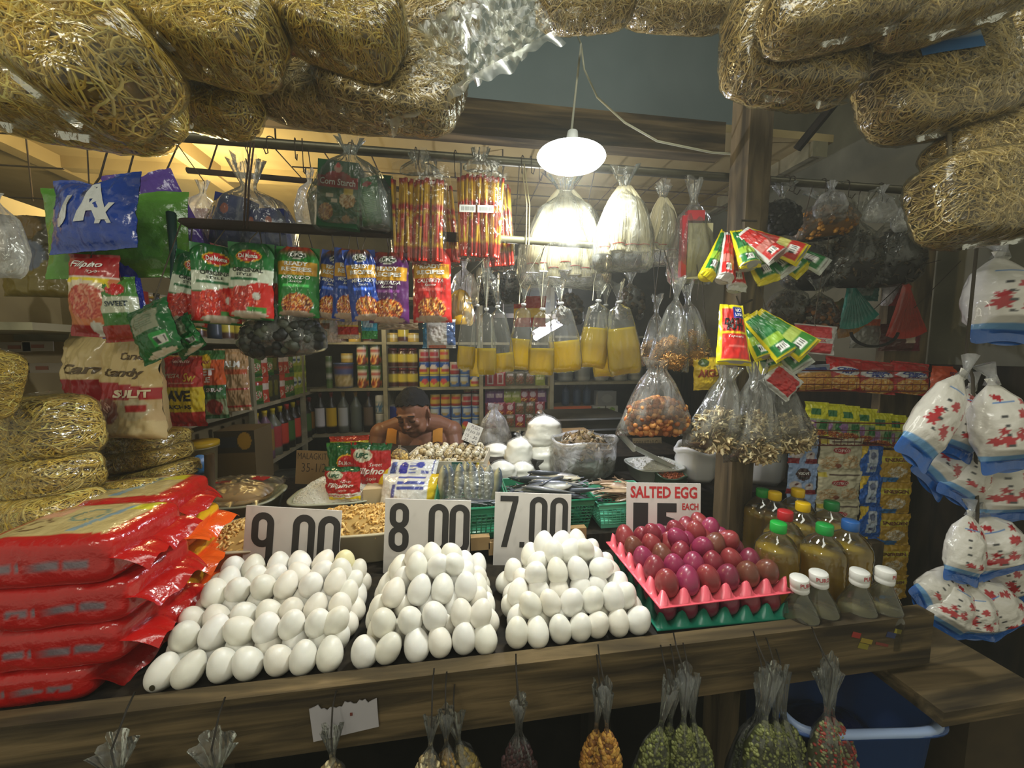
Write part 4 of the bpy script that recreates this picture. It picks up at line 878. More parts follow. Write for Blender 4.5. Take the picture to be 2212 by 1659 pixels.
film_bag((402, 395, 480, 520), 1.22, 'crumpled milky bag behind the blue cartons', mat='bagm', d=.10, seed=12, hook=HP)
carton((424, 452, 452, 540), 1.20, [('bg', (200, 160, 140)), ('r', -1, 0, 1, .4, (170, 50, 40))], .03, 0, 0, 'pink and red carton left of the blue cartons', (150, 60, 50))
# stick sachets
def sticks(box, Y, label, seed, sticker=False, back=False):
    c, w, h = boxat(*box, Y); o = thing('stick_sachet_bag', label, 'sachet bag', tuple(c), (0, radians(1.5), FACE)); r = random.Random(seed)
    hb = h*.80
    for b in range(4):
        mb = MB(); bx = (-.5+(b+.5)/4)*w*.90
        for s in range(8):
            x = bx+(s-3.5)*w*.022+r.uniform(-.001, .001); y = r.uniform(-.012, .006); tl = r.uniform(-.010, .010); z1 = hb/2-r.uniform(0, .008); z0 = -hb/2
            t = np.linspace(0, 1, 26); C = np.zeros((26, 3)); C[:] = (226, 178, 40); C[t > .93] = (190, 36, 28); C[(t > .62) & (t < .70)] = (192, 40, 30); C[t < .18] = (190, 44, 30)
            m = (t > .22) & (t < .58) & (np.sin(t*150+s) > -.3); C[m] = (200, 52, 30); C[(t > .05) & (t < .14) & (np.sin(t*200) > .2)] = (216, 120, 40)
            mb.tube(np.stack([x+tl*t, y+0*t, z0+(z1-z0)*t-.02], -1), .0042, 5, C)
        mb.obj('stick_bundle', M['film'], o)
    wm = wrap_mb(w*.98, h*.97, .045, seed, .006, .006); wm.obj('film', M['bagx'], o)
    tp = gather(w*.7, h*.22, .04, .3, .5, seed=seed, necky=.6, nu=30, nv=14); tp = tp.obj('bag_top', M['bag'], o); tp.location = (0, .0, h*.36)
    if sticker:
        for k, x in enumerate((-.22, .16)):
            m = MB(); U, V = np.meshgrid(np.linspace(-1, 1, 40), np.linspace(0, 1, 8)); m.grid(np.stack([U*w*.17+x*w, U*0-.030, (V-.5)*h*.07-h*.04], -1), paint([('bg', (225, 228, 222)), ('s', -.8, .15, .8, .85, (60, 60, 60), 9)], U, V)); m.obj('price_sticker', M['paper'], o)
    top = c+np.array([0, 0, h*.46]); MB().tube(LP(o, [top, top+np.array([.003, .01, .04]), (top[0], PY-.004, PZ-.008)]), .0015, 5, (84, 74, 58)).obj('hook', M['rust'], o)
    return o
o = sticks((845, 352, 965, 568), 1.02, 'bag of red and yellow stick sachets, nearer the corn starch', 3)
o = sticks((900, 372, 985, 575), 1.09, 'narrow stick sachet bag behind the first one', 4); o.rotation_euler[1] = radians(-7)
o = sticks((985, 345, 1085, 558), 1.01, 'bag of stick sachets with white barcode stickers', 5, True)
o = sticks((1035, 372, 1108, 580), 1.10, 'stick sachet bag behind the barcode stickers', 6); o.rotation_euler[1] = radians(-4)
# rice stick bundles
def bihon(box, Y, label, seed, nb=6, hook=True, ties=True):
    c, w, h = boxat(*box, Y); o = thing('rice_noodle_bag', label, 'noodle bag', (c[0], c[1], c[2]-h/2), (0, 0, FACE)); r = np.random.default_rng(seed)
    nz = h*.82
    for b in range(nb):
        mb = MB(); a = (b+.5)/nb*2-1; bx = a*w*.40; by = r.uniform(-.03, .02); bz = h*(.10+.10*r.random()); rr = w*.62/nb
        ph = np.linspace(0, 1, 12)
        P0 = np.array([bx*.22, by*.3, nz]); P1 = np.array([bx*1.0, by-.01, h*.45]); P2 = np.array([bx*1.05, by, bz])
        ctr = (1-ph)[:, None]**2*P0+2*(ph*(1-ph))[:, None]*P1+(ph**2)[:, None]*P2
        wd = np.interp(ph, [0, .15, .5, .85, .93, 1], [.35, .8, 1.15, .95, .60, 1.0])*rr
        mb.tube(ctr, wd*.85, 10, (205, 196, 158))
        for s in range(60):
            t = r.random()*6.28; k = .86+.1*r.random(); tw = r.normal()*.5
            off = np.stack([np.cos(t+tw*ph)*wd*k, np.sin(t+tw*ph)*wd*k*.9, 0*ph], -1)
            cc = np.array((236, 228, 196.))*(.86+.14*r.random()); mb.tube(ctr+off, .0009, 3, cc, cap=False)
        m = mb.obj('noodle_bundle', M['noodle'], o)
        if ties: q = np.linspace(0, 2*pi, 12); MB().tube(ctr[10]+np.stack([np.cos(q)*wd[10]*1.02, np.sin(q)*wd[10]*1.02, 0*q+.004], -1), .0014, 4, (200, 60, 40)).obj('red_tie', M['plas'], m)
    gather(w*1.04, h, w*.75, .13, .42, nf=8, amp=.07, seed=seed, necky=.80).obj('film', M['bag'], o)
    if hook: MB().tube(LP(o, [(c[0], c[1], c[2]+h*.3), (c[0]+.004, c[1]+.005, c[2]+h*.5), (c[0]+.002, PY-.003, PZ-.01)]), .0015, 5, (84, 74, 58)).obj('hook', M['rust'], o)
    return o
bihon((1122, 372, 1318, 622), 1.14, 'bag of white rice noodle bundles directly under the disc lamp', 2, 7)
bihon((1282, 368, 1412, 585), 1.0, 'bag of white rice noodle bundles right of the disc lamp', 5, 4)
bihon((1390, 400, 1470, 575), 1.10, 'dimmer rice noodle bag tucked behind the one right of the lamp', 8, 3)
# single tall bag
c, w, h = boxat(1443, 400, 1548, 612, 1.06)
o = film_bag((1443, 392, 1548, 612), 1.06, 'tall pointed bag with pale slab and red stripes, left of the post', name='snack_bag', d=.06, seed=21, hook=HP, necky=.80)
m = MB(); m.box((w*.12, 0, h*.32), (w*.50, .03, h*.55), (206, 200, 158)); m.obj('pale_slab', M['food'], o, False)
m = MB(); m.box((-w*.22, -.012, h*.36), (w*.10, .02, h*.60), (196, 40, 56)); m.box((0, -.012, h*.66), (w*.34, .02, h*.10), (196, 50, 60)); m.obj('red_stripe', M['film'], o, False)
# oil bags
M['goil'] = oil_mat('bag_oil', (1.0, 0.84, 0.10), (1.0, 0.74, 0.01), 0.78, .7)
def oilbag(x0, x1, ytop, ytie, yfill, ybot, Y, label, seed, rl=0, hook=None, group=None, tie_x=None):
    c, w, h = boxat(x0, ytop, x1, ybot, Y); ny = (ybot-ytie)/(ybot-ytop); vf = (ybot-yfill)/(ybot-ytop)
    o = thing('oil_bag', label, 'oil bag', (c[0], c[1], c[2]-h/2), (0, radians(rl), FACE), group)
    gather(w, h, w*.55, .10, .45, nf=6, amp=.05, seed=seed, necky=ny, shoulder=.90, nu=36, nv=36).obj('film', M['bago'], o)
    gather(w, h, w*.55, .10, .45, nf=6, amp=.05, seed=seed, necky=ny, shoulder=.90, nu=36, nv=36, vmax=vf, k=.955, col=(230, 180, 20)).obj('oil', M['goil'], o)
    q = np.linspace(0, 2*pi, 10); MB().tube(np.stack([np.cos(q)*w*.07, np.sin(q)*w*.07, q*0+h*ny], -1), .0035, 6, (214, 210, 180)).obj('knot', M['bagm'], o)
    if hook: MB().tube(LP(o, [(c[0], c[1], c[2]+h*(ny-.5)), (c[0]+.004, c[1], c[2]+h*.5), (hook, RY-.003, SZ-.01), (hook+.01, RY+.01, SZ+.014), (hook+.014, RY-.012, SZ-.01)]), .0015, 5, (120, 116, 100)).obj('hook', M['metal'], o)
    return o
hx = lambda x: float(WY(x, 522, RY)[0])
obs = [(984, 1024, 600, 655, 748, 800, 1.03, 'slim oil bag, first of the first cluster', 1, 4, hx(1078)), (1012, 1036, 590, 660, 752, 816, 1.07, 'thin oil bag behind the first cluster', 2, 3, None),
       (1030, 1072, 572, 668, 752, 812, 1.0, 'full oil bag in the middle of the first cluster', 3, 0, hx(1080)), (1066, 1114, 600, 662, 762, 806, 1.05, 'oil bag on the lamp side of the first cluster', 4, -6, None),
       (1096, 1146, 620, 658, 732, 800, 1.08, 'wide oil bag, first of the middle cluster', 5, 4, hx(1176)), (1140, 1198, 608, 668, 752, 812, 1.0, 'oil bag hanging lowest in the middle cluster', 6, 1, hx(1180)), (1190, 1262, 610, 655, 736, 804, 1.04, 'widest oil bag of the middle cluster', 7, -6, None),
       (1248, 1310, 612, 650, 708, 796, 1.05, 'oil bag filled high, first of the last cluster', 8, 5, hx(1300)), (1282, 1332, 620, 660, 738, 816, 1.09, 'narrow oil bag behind the last cluster', 9, 0, None), (1318, 1392, 610, 652, 708, 810, 1.02, 'darkest gold oil bag of the last cluster', 10, -7, hx(1306))]
for x0, x1, yt, yk, yf, yb, Y, lb, s, rl, h_ in obs: oilbag(x0, x1, yt, yk, yf, yb, Y, lb, s, rl, h_)
# bags with loose goods
SHR = [(214, 160, 88), (196, 136, 66), (230, 184, 116), (180, 118, 54)]; DRY = [(176, 156, 110), (140, 118, 78), (200, 184, 140), (104, 88, 58), (224, 210, 170)]
BRN = [(176, 110, 50), (150, 84, 34), (206, 146, 80), (120, 66, 28)]; DKB = [(44, 36, 26), (66, 54, 38), (84, 70, 48), (34, 28, 22)]; GRN = [(112, 118, 62), (96, 102, 52), (132, 136, 82)]
def goods(box, Y, label, kind, pal, size, n, fill, seed, name='goods_bag', cat='food bag', mat='bag', d=None, rl=0, necky=.78, hook=None, neck=.10, flare=.35, core=None, content='contents', fr=True, tri=False, group=None, bump=.08):
    c, w, h = boxat(*box, Y); d = d or w*.7; o = thing(name, label, cat, (c[0], c[1], c[2]-h/2), (0, radians(rl), FACE), group)
    kf = .84 if tri else .93; m = MB(); S = blob(m, w*kf, d*kf*.95, h*fill*(.88 if tri else 1), core or tuple(np.array(pal[0])*.62), seed, bump, z0=h*.012, flatb=.55)
    if n: bits(m, S, n, kind, pal, size, seed, fr)
    k = m.obj(content, M['food'], o); k['kind'] = 'stuff'
    gather(w, h, d, neck, flare, nf=8, amp=.09, seed=seed, necky=necky, tri=tri).obj('film', M[mat], o)
    if hook is not None: MB().tube(LP(o, [(c[0], c[1], c[2]+h*(necky-.5)), (c[0]+.004, c[1], c[2]+h*.5), (c[0]+.004, hook[0], hook[1])]), .0015, 5, (84, 74, 58)).obj('hook', M['rust'], o)
    return o
HS = (RY-.004, SZ-.01)
goods((1378, 640, 1442, 792), 1.08, 'bag of crispy orange shreds, nearest the oil bags', 'shred', SHR, .0065, 300, .42, 3, rl=3, hook=HS, content='crispy_shreds', tri=True)
goods((1400, 600, 1490, 800), 1.01, 'front bag of crispy orange shreds left of the post', 'shred', SHR, .0065, 480, .40, 4, rl=5, hook=HS, content='crispy_shreds', tri=True)
goods((1462, 610, 1545, 790), 1.03, 'bag of crispy orange shreds touching the post', 'shred', SHR, .0065, 420, .46, 5, rl=-8, hook=HS, content='crispy_shreds', tri=True)
goods((1336, 775, 1500, 940), 1.0, 'wide bag of brown puffed crackers below the crispy shreds', 'ball', BRN, .009, 260, .55, 6, d=.13, hook=HS, content='puffed_crackers', neck=.2, necky=.85, tri=True)
HF = (1.03, float(WY(1600, 640, 1.03)[2]))
goods((1478, 790, 1606, 975), .96, 'clear bag of dried fish on the cracker side of the post', 'fish', DRY, .016, 330, .55, 7, d=.12, rl=9, content='dried_fish', neck=.2, necky=.86, tri=True)
goods((1570, 785, 1690, 1000), .93, 'clear bag of dried fish hanging straight before the post', 'fish', DRY, .016, 360, .55, 8, d=.12, content='dried_fish', neck=.2, necky=.86, hook=HF, tri=True)
goods((1640, 800, 1768, 978), .97, 'clear bag of dried fish on the sachet strip side of the post', 'fish', DRY, .016, 330, .52, 9, d=.12, rl=-9, content='dried_fish', neck=.2, necky=.86, tri=True)
# ------------------------------------------------------------------ shelving
def tbox(name, x0, x1, y0, y1, z0, z1, mat, label, cat, parent=None): return tag(sbox(name, x0, x1, y0, y1, z0, z1, mat, False, parent), label, cat)
su = thing('wall_shelf', 'long painted shelves running back along the far wall side, beyond the noodle stacks', 'shelf', (-1.1, 1.9, 0))
def sub(o, *a): m = MB(); 
def ch(parent, name, x0, x1, y0, y1, z0, z1, mat):
    L = parent.location; o = MB().box(((x0+x1)/2-L[0], (y0+y1)/2-L[1], (z0+z1)/2-L[2]), (x1-x0, y1-y0, z1-z0)).obj(name, M[mat], parent, False); return o
for z in (0.70, 1.0, 1.297, 1.60, 1.90): ch(su, 'shelf_board', -1.30, -.94, 0.985 if z < 1.5 else 1.3, 2.84, z-.018, z, 'shelf')
for y, z1 in ((1.86, 1.60), (2.42, 2.2)): ch(su, 'upright', -.962, -.938, y-.012, y+.012, 0, z1, 'shelf')
ch(su, 'upright', -1.30, -1.27, .985, 1.03, 0, 1.66, 'ply')
ch(su, 'back_board', -1.32, -1.302, 1.0, 2.84, 0, 2.0, 'ply')
sb = thing('back_shelf', 'grey shelving across the back wall holding cans and bottles', 'shelf', (.2, 2.65, 0))
for z in (0.72, 1.015, 1.312, 1.612, 1.90): ch(sb, 'shelf_board', -.935, .62, 2.5, 2.84, z-.016, z, 'shelf')
for z in (0.72, 1.04, 1.335, 1.66): ch(sb, 'shelf_board', .66, 1.38, 2.5, 2.84, z-.016, z, 'shelf')
for x in (-.475, .15, .64): ch(sb, 'upright', x-.013, x+.013, 2.495, 2.84, 0, 2.1, 'shelf')
# ---- cans, jars, bottles
def can_mesh(name, r, h, art, lid=(190, 186, 170), mat='tin', prof=None):
    mb = MB(); pr = prof or [(0, 0), (r*.96, 0), (r, .003), (r, h-.003), (r*.97, h), (r*.90, h-.002), (0, h-.002)]
    zz_ = np.concatenate([np.linspace(pr[i][1], pr[i+1][1], 9)[:-1] if abs(pr[i+1][1]-pr[i][1]) > h*.3 else [pr[i][1]] for i in range(len(pr)-1)]+[[pr[-1][1]]])
    rr_ = np.concatenate([np.linspace(pr[i][0], pr[i+1][0], 9)[:-1] if abs(pr[i+1][1]-pr[i][1]) > h*.3 else [pr[i][0]] for i in range(len(pr)-1)]+[[pr[-1][0]]])
    def fn(T, Z):
        U = ((T-1.5*pi+pi) % (2*pi)-pi)/(pi/2)*.9; C = paint(art, U, Z/h); C[(Z > h*.985) | (Z < h*.012)] = lid; return C
    mb.lathe(np.stack([rr_, zz_], 1), 26, fn=fn); me = mb.mesh(name); me.materials.append(M[mat]); return me
def put(me, name, loc, rz, label, cat, group=None, sc=1):
    o = bpy.data.objects.new(name, me); COL.objects.link(o); o.location = loc; o.rotation_euler = (0, 0, rz); o.scale = (sc,)*3 if np.ndim(sc) == 0 else sc; return tag(o, label, cat, group)
def xs(px_, Y, z): # x at pixel column on plane Y
    return float(WY(px_, 830, Y)[0])
CANS = {
 'by': [('bg', (36, 84, 160)), ('r', -2, 0, 2, .5, (206, 188, 36)), ('e', 0, .6, .45, .18, (210, 200, 190)), ('r', -.5, .2, .5, .4, (180, 60, 60))],
 'yb': [('bg', (196, 186, 50)), ('r', -2, .5, 2, .9, (44, 92, 160)), ('e', 0, .45, .4, .2, (206, 80, 70))],
 'bl': [('bg', (60, 100, 160)), ('r', -.5, .3, .5, .8, (180, 190, 190)), ('e', 0, .35, .4, .12, (170, 150, 90)), ('r', -2, .9, 2, 1, (150, 170, 180))],
 'rw': [('bg', (180, 170, 150)), ('r', -2, 0, 2, .3, (150, 40, 40)), ('r', -.6, .5, .6, .75, (170, 50, 60))],
 'yr': [('bg', (190, 160, 60)), ('r', -2, 0, 2, .25, (150, 50, 30)), ('r', -.5, .55, .5, .8, (190, 70, 50))],
 'wb': [('bg', (150, 160, 156)), ('r', -2, .7, 2, 1, (190, 190, 180)), ('f', 0, .35, .6, .25, [(90, 130, 160), (200, 190, 170), (60, 100, 130)])]}
CM = {k: can_mesh('can', .034, .084, a) for k, a in CANS.items()}
def stack(px0, px1, n, rows, zb, Y, seq, desc, group, h=.085, name='food_can', cat='can'):
    x0, x1 = xs(px0, Y, zb), xs(px1, Y, zb)
    for r_ in range(rows):
        for i in range(n):
            if callable(seq): k = seq(r_, i)
            else: k = seq[r_ % len(seq)][i % len(seq[r_ % len(seq)])]
            if k is None: continue
            x = x0+(i+.5)*(x1-x0)/n; w = (x1-x0)/n
            lb = desc % ({0: 'bottom', 1: 'second', 2: 'top'}[r_],) if '%s' in desc else desc
            put(CM[k], name, (x, Y, zb+r_*h), random.Random(i*7+r_).uniform(-.3, .3), lb, cat, group+' %d' % r_ if '%s' in desc else group, (w/.070, w/.070, h/.0855))
stack(906, 1036, 6, 3, 1.312, 2.56, [['yb', 'yb', 'yb', 'bl', 'bl', 'by'], ['by', 'by', 'by', 'rw', 'bl', 'by'], ['rw', 'rw', 'yr', None, None, None]], 'blue and yellow can in the %s layer, shelf above the man, right of the jars', 'cans right of the jars, layer')
stack(928, 1040, 5, 3, 1.015, 2.58, [['bl', 'by', 'bl', 'yb', 'bl'], ['bl', 'bl', 'bl', 'bl', 'bl'], ['yr', 'yr', 'yr', 'rw', 'rw']], 'small can in the %s layer beside the man\'s head', 'cans beside the head, layer', h=.082)
stack(1000, 1036, 2, 1, 1.262, 2.60, [['yr', 'rw']], 'small can topmost of the pile beside the man\'s head', 'topmost cans beside the head', h=.05)
stack(809, 831, 1, 2, 1.015, 2.56, [['wb'], ['wb']], 'white and blue can in the %s place of the pair beside the dark bottles', 'pair of cans by the bottles, layer', h=.125)
FI = can_mesh('can', .036, .15, [('bg', (70, 110, 50)), ('e', 0, .62, .6, .22, (206, 196, 180)), ('t', 'FIESTA', 0, .6, .1, .1, W_), ('f', 0, .2, .8, .2, FOOD), ('r', -.6, .55, .6, .68, (170, 60, 50))])
for i, px_ in enumerate((785, 814)):
    for r_ in range(2): put(FI, 'fruit_cocktail_can', (xs(px_, 2.56, 1), 2.56, 1.312+r_*.152), 0, 'tall green can, %s one of the %s column beside the big tub' % (('lower', 'upper')[r_], ('first', 'second')[i]), 'can', sc=(1, 1, .98))
JAR = can_mesh('jar', .034, .13, [('bg', (70, 30, 18)), ('r', -2, .30, 2, .72, (196, 180, 60)), ('r', -2, .88, 2, 1, (110, 26, 30))], prof=[(0, 0), (.034, 0), (.036, .01), (.036, .095), (.028, .108), (.028, .112), (.030, .113), (.030, .128), (0, .130)])
for i, px_ in enumerate((850, 872, 892)):
    for r_ in range(2): put(JAR, 'spread_jar', (xs(px_, 2.57, 1), 2.57, 1.312+r_*.132), 0, 'dark jar with a yellow label, %s row, %s from the upright' % (('lower', 'upper')[r_], ('first', 'second', 'third')[i]), 'jar')
TUB = can_mesh('tub', .062, .165, [('bg', (80, 92, 130)), ('r', -2, .50, 2, .72, (70, 84, 140)), ('f', 0, .25, 1.4, .25, [(190, 170, 120), (210, 196, 150), (170, 150, 90)]), ('r', -.9, .74, .9, .86, (120, 60, 60))], (70, 90, 140), prof=[(0, 0), (.055, 0), (.062, .155), (.064, .156), (.064, .165), (0, .165)])
put(TUB, 'tub', (xs(744, 2.58, 1), 2.58, 1.312), 0, 'big blue and cream tub on the back shelf', 'tub')
TB2 = can_mesh('tub', .038, .06, [('bg', (190, 160, 70)), ('r', -.8, .4, .8, .75, (210, 200, 150))], (200, 180, 90)); put(TB2, 'margarine_tub', (xs(752, 2.58, 1), 2.58, 1.478), 0, 'small yellow tub set on the big blue tub', 'tub')
SL = can_mesh('can', .02, .20, [('bg', (90, 120, 60)), ('r', -1, .3, 1, .45, (190, 190, 180)), ('r', -1, .7, 1, .8, (180, 180, 160)), ('h', -1, .2, 1, .9, (60, 90, 40), 12)]); put(SL, 'slim_can', (xs(712, 2.56, 1), 2.56, 1.312), 0, 'slim green and white can beside the big tub', 'can', sc=(1, 1, 1.05))
for i, (px_, ha) in enumerate(((850, 0), (874, 1), (895, 0), (800, 1), (770, 0), (740, 1))):
    put(JAR if ha else TB2, 'grocery_jar', (xs(px_, 2.56, 1), 2.56, 1.612), 0, 'jar on the shelf above, %s from the hanging silver pack' % ('fourth', 'third', 'second', 'fifth', 'sixth', 'farthest')[i] if i != 2 else 'tub on the shelf above nearest the hanging silver pack', 'jar')
def bottle_mesh(r, h, body, label, lc, cap, neck=.35, lz=(.2, .62)):
    mb = MB(); pr = [(0, 0), (r, 0), (r, h*.15), (r, lz[0]*h), (r, lz[0]*h+.001), (r, lz[1]*h), (r, lz[1]*h+.001), (r*.97, h*.66), (r*.6, h*.76), (r*.3, h*.86), (r*.28, h*.94), (r*.34, h*.945), (r*.34, h), (0, h)]
    def fn(T, Z):
        C = np.zeros(T.shape+(3,)); C[:] = body; U = ((T-1.5*pi+pi) % (2*pi)-pi)
        C[(Z >= lz[0]*h) & (Z <= lz[1]*h+.0005) & (np.abs(U) < lc)] = label; C[Z >= h*.94] = cap; return C
    mb.lathe(pr, 28, fn=fn); me = mb.mesh('bottle'); me.materials.append(M['plas']); return me
BT = [((16, 12, 10), (196, 196, 200), .9, (120, 24, 24), 690, 'dark bottle with a white label, first on the bottle shelf'), ((18, 14, 8), (206, 170, 26), 1.3, (180, 30, 26), 714, 'dark bottle with a yellow label'),
      ((96, 102, 92), (186, 190, 186), 1.0, (170, 140, 60), 740, 'clear grey bottle with a white label'), ((90, 98, 88), (96, 104, 92), .5, (180, 140, 50), 767, 'clear grey bottle without a front label'), ((22, 14, 12), (100, 86, 70), .9, (120, 36, 40), 795, 'dark wine bottle with a dim label')]
for b, l, lc, cp, px_, lb in BT: put(bottle_mesh(.036, .27, b, l, lc, cp), 'glass_bottle', (xs(px_, 2.57, 1), 2.57, 1.015), 0, lb, 'bottle')
put(can_mesh('tin', .05, .17, [('bg', (34, 50, 120)), ('r', -2, .1, 2, .4, (120, 140, 150))]), 'blue_tin', (xs(852, 2.60, 1), 2.60, 1.015), 0, 'dark blue tin beside the shelf upright behind the man', 'tin')
# packs: small pillow pouches standing in rows
def sachet_mesh(art, w, h, t=.02, kind='pillow', mat='film', seed=1, nu=18, nv=22, **k):
    me = pouch_mb(w, h, t, art, kind, .004, seed, nu=nu, nv=nv, **k).mesh('sachet'); me.materials.append(M[mat]); return me
SM = [sachet_mesh(a, .075, .10, seed=i) for i, a in enumerate(([('bg', (110, 60, 110)), ('r', -.7, .4, .7, .7, (190, 170, 170))], [('bg', (150, 160, 60)), ('r', -.7, .4, .7, .6, (200, 200, 150))], [('bg', (150, 50, 60)), ('e', 0, .6, .6, .2, (200, 180, 180)), ('f', 0, .2, .7, .15, FOOD)],
      [('bg', (170, 36, 36)), ('r', -.6, .1, .6, .9, (190, 180, 170)), ('r', -.3, .2, .3, .8, (140, 40, 40))], [('bg', (100, 96, 70)), ('f', 0, .4, .8, .3, [(130, 120, 80), (90, 80, 50), (150, 60, 50)]), ('r', -.6, .7, .6, .85, (180, 170, 160))]))]
k = 0
for row, (z, zs, seq) in enumerate(((1.312, 6, (3, 3, 4, 4, 4, 1)), (1.19, 7, (0, 0, 1, 1, 2, 2, 0)), (1.10, 6, (2, 2, 2, 4, 4, 2)), (1.015, 6, (2, 4, 4, 2, 4, 4)))):
    for i in range(zs):
        x = xs(1050+i*128/zs+9, 2.57, 1); 
        put(SM[seq[i]], 'grocery_sachet', (x, 2.56, z+.05), .1*((i*3) % 3-1), ('small pack on the shelf board, ' if row == 0 else 'small pack in the %s row below the board, ' % ('', 'upper', 'middle', 'bottom')[row])+('first', 'second', 'third', 'fourth', 'fifth', 'sixth', 'seventh')[i]+' right of the can upright', 'sachet')
GRY_ = can_mesh('tub', .055, .11, [('bg', (120, 122, 110)), ('r', -2, .1, 2, .35, (140, 140, 126))], (130, 130, 118))
for i, px_ in enumerate((1222, 1260, 1300, 1340, 1375)): put(GRY_, 'grey_tub', (xs(px_, 2.6, 1), 2.62, 1.335), 0, 'grey tub on the far shelf board, %s behind the oil bags' % ('first', 'second', 'third', 'fourth', 'fifth')[i], 'tub')
BLB = bottle_mesh(.028, .16, (40, 58, 80), (50, 66, 84), .5, (40, 44, 40))
for i, px_ in enumerate((1222, 1246, 1268)): put(BLB, 'blue_bottle', (xs(px_, 2.6, 1), 2.6, 1.16), 0, 'slate blue bottle standing on the tan box, %s of three' % ('first', 'second', 'third')[i], 'bottle')
x0, x1 = xs(1192, 2.56, 1), xs(1276, 2.56, 1)
m = MB(); m.box((0, 0, .06), (x1-x0, .2, .12), (112, 100, 66)); m.box((0, -.101, .105), (x1-x0, .002, .03), (186, 90, 40)); o = m.obj('tan_box', M['paper'], None, False); o.location = ((x0+x1)/2, 2.64, 1.04); tag(o, 'tan box with an orange band on the far shelf', 'box')
def sbx(px0, px1, z0, h, Y, art, label, d=.08, side=(150, 150, 140), name='small_box'):
    x0, x1 = xs(px0, Y, 1), xs(px1, Y, 1); w = x1-x0; mb = MB(); mb.box((0, d/2, h/2), (w, d, h), side); U, V = np.meshgrid(np.linspace(-1, 1, 20), np.linspace(0, 1, 20))
    mb.grid(np.stack([U*w/2, U*0-.0006, V*h], -1), paint(art, U, V)); o = mb.obj(name, M['paper'], None, False); o.location = ((x0+x1)/2, Y, z0); return tag(o, label, 'box')
TEA = [('bg', (170, 174, 160)), ('r', -1, .42, 1, .56, (120, 150, 60)), ('f', 0, .2, .6, .16, [(150, 160, 60), (180, 150, 60)]), ('f', 0, .75, .5, .16, [(130, 160, 60), (100, 140, 50)])]
sbx(1281, 1308, 1.04, .115, 2.55, TEA, 'white and green box next to the tan box'); sbx(1311, 1336, 1.04, .115, 2.55, TEA, 'white and green box farther from the tan box')
sbx(1292, 1332, 1.157, .105, 2.56, [('bg', (120, 122, 118)), ('e', 0, .5, .6, .3, (136, 138, 132))], 'grey box on top of the white and green boxes')
# left wall, middle shelf, back part: seasoning packs
SEA = [sachet_mesh(a, .10, .13, .03, seed=20+i, nu=24, nv=30) for i, a in enumerate(([('bg', (70, 110, 40)), ('r', -1, .7, 1, .85, (160, 40, 30)), ('f', 0, .35, .8, .2, [(170, 60, 40), (210, 200, 180), (60, 110, 40)]), ('r', -1, 0, 1, .12, (30, 90, 40))],
       [('bg', (170, 180, 60)), ('e', .1, .6, .7, .2, (190, 200, 190)), ('r', -.4, .5, .6, .62, (50, 80, 110)), ('r', -1, 0, 1, .3, (120, 150, 40))], [('bg', (180, 60, 40)), ('r', -1, .5, 1, .75, (200, 190, 180)), ('f', 0, .2, .7, .18, [(200, 60, 40), (210, 190, 160)])], [('bg', (40, 44, 30)), ('r', -.6, .2, .6, .8, (90, 90, 30))]))]
sq = (0, 2, 0, 3, 2, 2, 0, 1, 1, 1)
for i in range(10):
    for r_ in range(2):
        y = 1.90+i*.058; put(SEA[sq[i] if r_ else (0, 2, 3, 3, 2, 0, 0, 1, 1, 1)[i]], 'seasoning_pack', (-.965, y, 1.297+.066+r_*.132), radians(62), 'seasoning pack in the %s row of the long wall shelf, %s in from its post' % (('lower', 'upper')[r_], ('first', 'second', 'third', 'fourth', 'fifth', 'sixth', 'seventh', 'eighth', 'ninth', 'tenth')[i]), 'sachet')
LB = [bottle_mesh(.038, .25, b, l, 1.2, c) for b, l, c in (((120, 90, 110), (150, 120, 60), (206, 180, 30)), ((110, 114, 96), (170, 60, 60), (206, 186, 30)), ((20, 14, 10), (190, 60, 40), (206, 186, 20)), ((24, 14, 12), (170, 120, 30), (160, 30, 26)), ((26, 20, 12), (60, 100, 40), (200, 50, 40)))]
for i in range(9): put(LB[(0, 0, 1, 2, 4, 2, 3, 4, 3)[i]], 'sauce_bottle', (-.985, 1.95+i*.082, 1.0), radians(60), 'sauce bottle on the lower wall shelf, %s behind the post' % ('first', 'second', 'third', 'fourth', 'fifth', 'sixth', 'seventh', 'eighth', 'ninth')[i], 'bottle')
for i in range(11): put(JAR if i % 3 else BLB, 'shelf_jar', (-1.0+.01*(i % 2), 1.42+i*.09, 1.60), radians(70), 'small jar on the upper wall shelf, %s from its near end' % ('first', 'second', 'third', 'fourth', 'fifth', 'sixth', 'seventh', 'eighth', 'ninth', 'tenth', 'eleventh')[i], 'jar', sc=.9)
SPJ = can_mesh('jar', .04, .15, [('bg', (120, 84, 40)), ('r', -2, .02, 2, .3, (206, 170, 50)), ('r', -2, .86, 2, 1, (210, 170, 30))], prof=[(0, 0), (.04, 0), (.042, .01), (.042, .11), (.032, .128), (.034, .129), (.034, .148), (0, .15)])
SPR = can_mesh('jar', .036, .15, [('bg', (170, 40, 36)), ('r', -2, .1, 2, .5, (120, 40, 30))])
for i, (px_, me) in enumerate(((292, SPR), (312, SPJ), (336, SPJ), (362, SPJ), (388, SPR), (410, SPJ))):
    p = WX(px_, 640, -1.12); put(me, 'spread_jar', (p[0], p[1], 1.62), 0, ['red jar behind the shiny blue pouch', 'brown jar with a yellow band, next to the blue pouch', 'brown jar second from the blue pouch', 'brown jar third from the blue pouch', 'red ribbed jar behind the teal ribbon', 'brown jar hidden by the green pouches'][i], 'jar', sc=.95)
    
ch(su, 'shelf_board', -1.30, -.98, 1.02, 1.3, 1.60, 1.618, 'shelf')
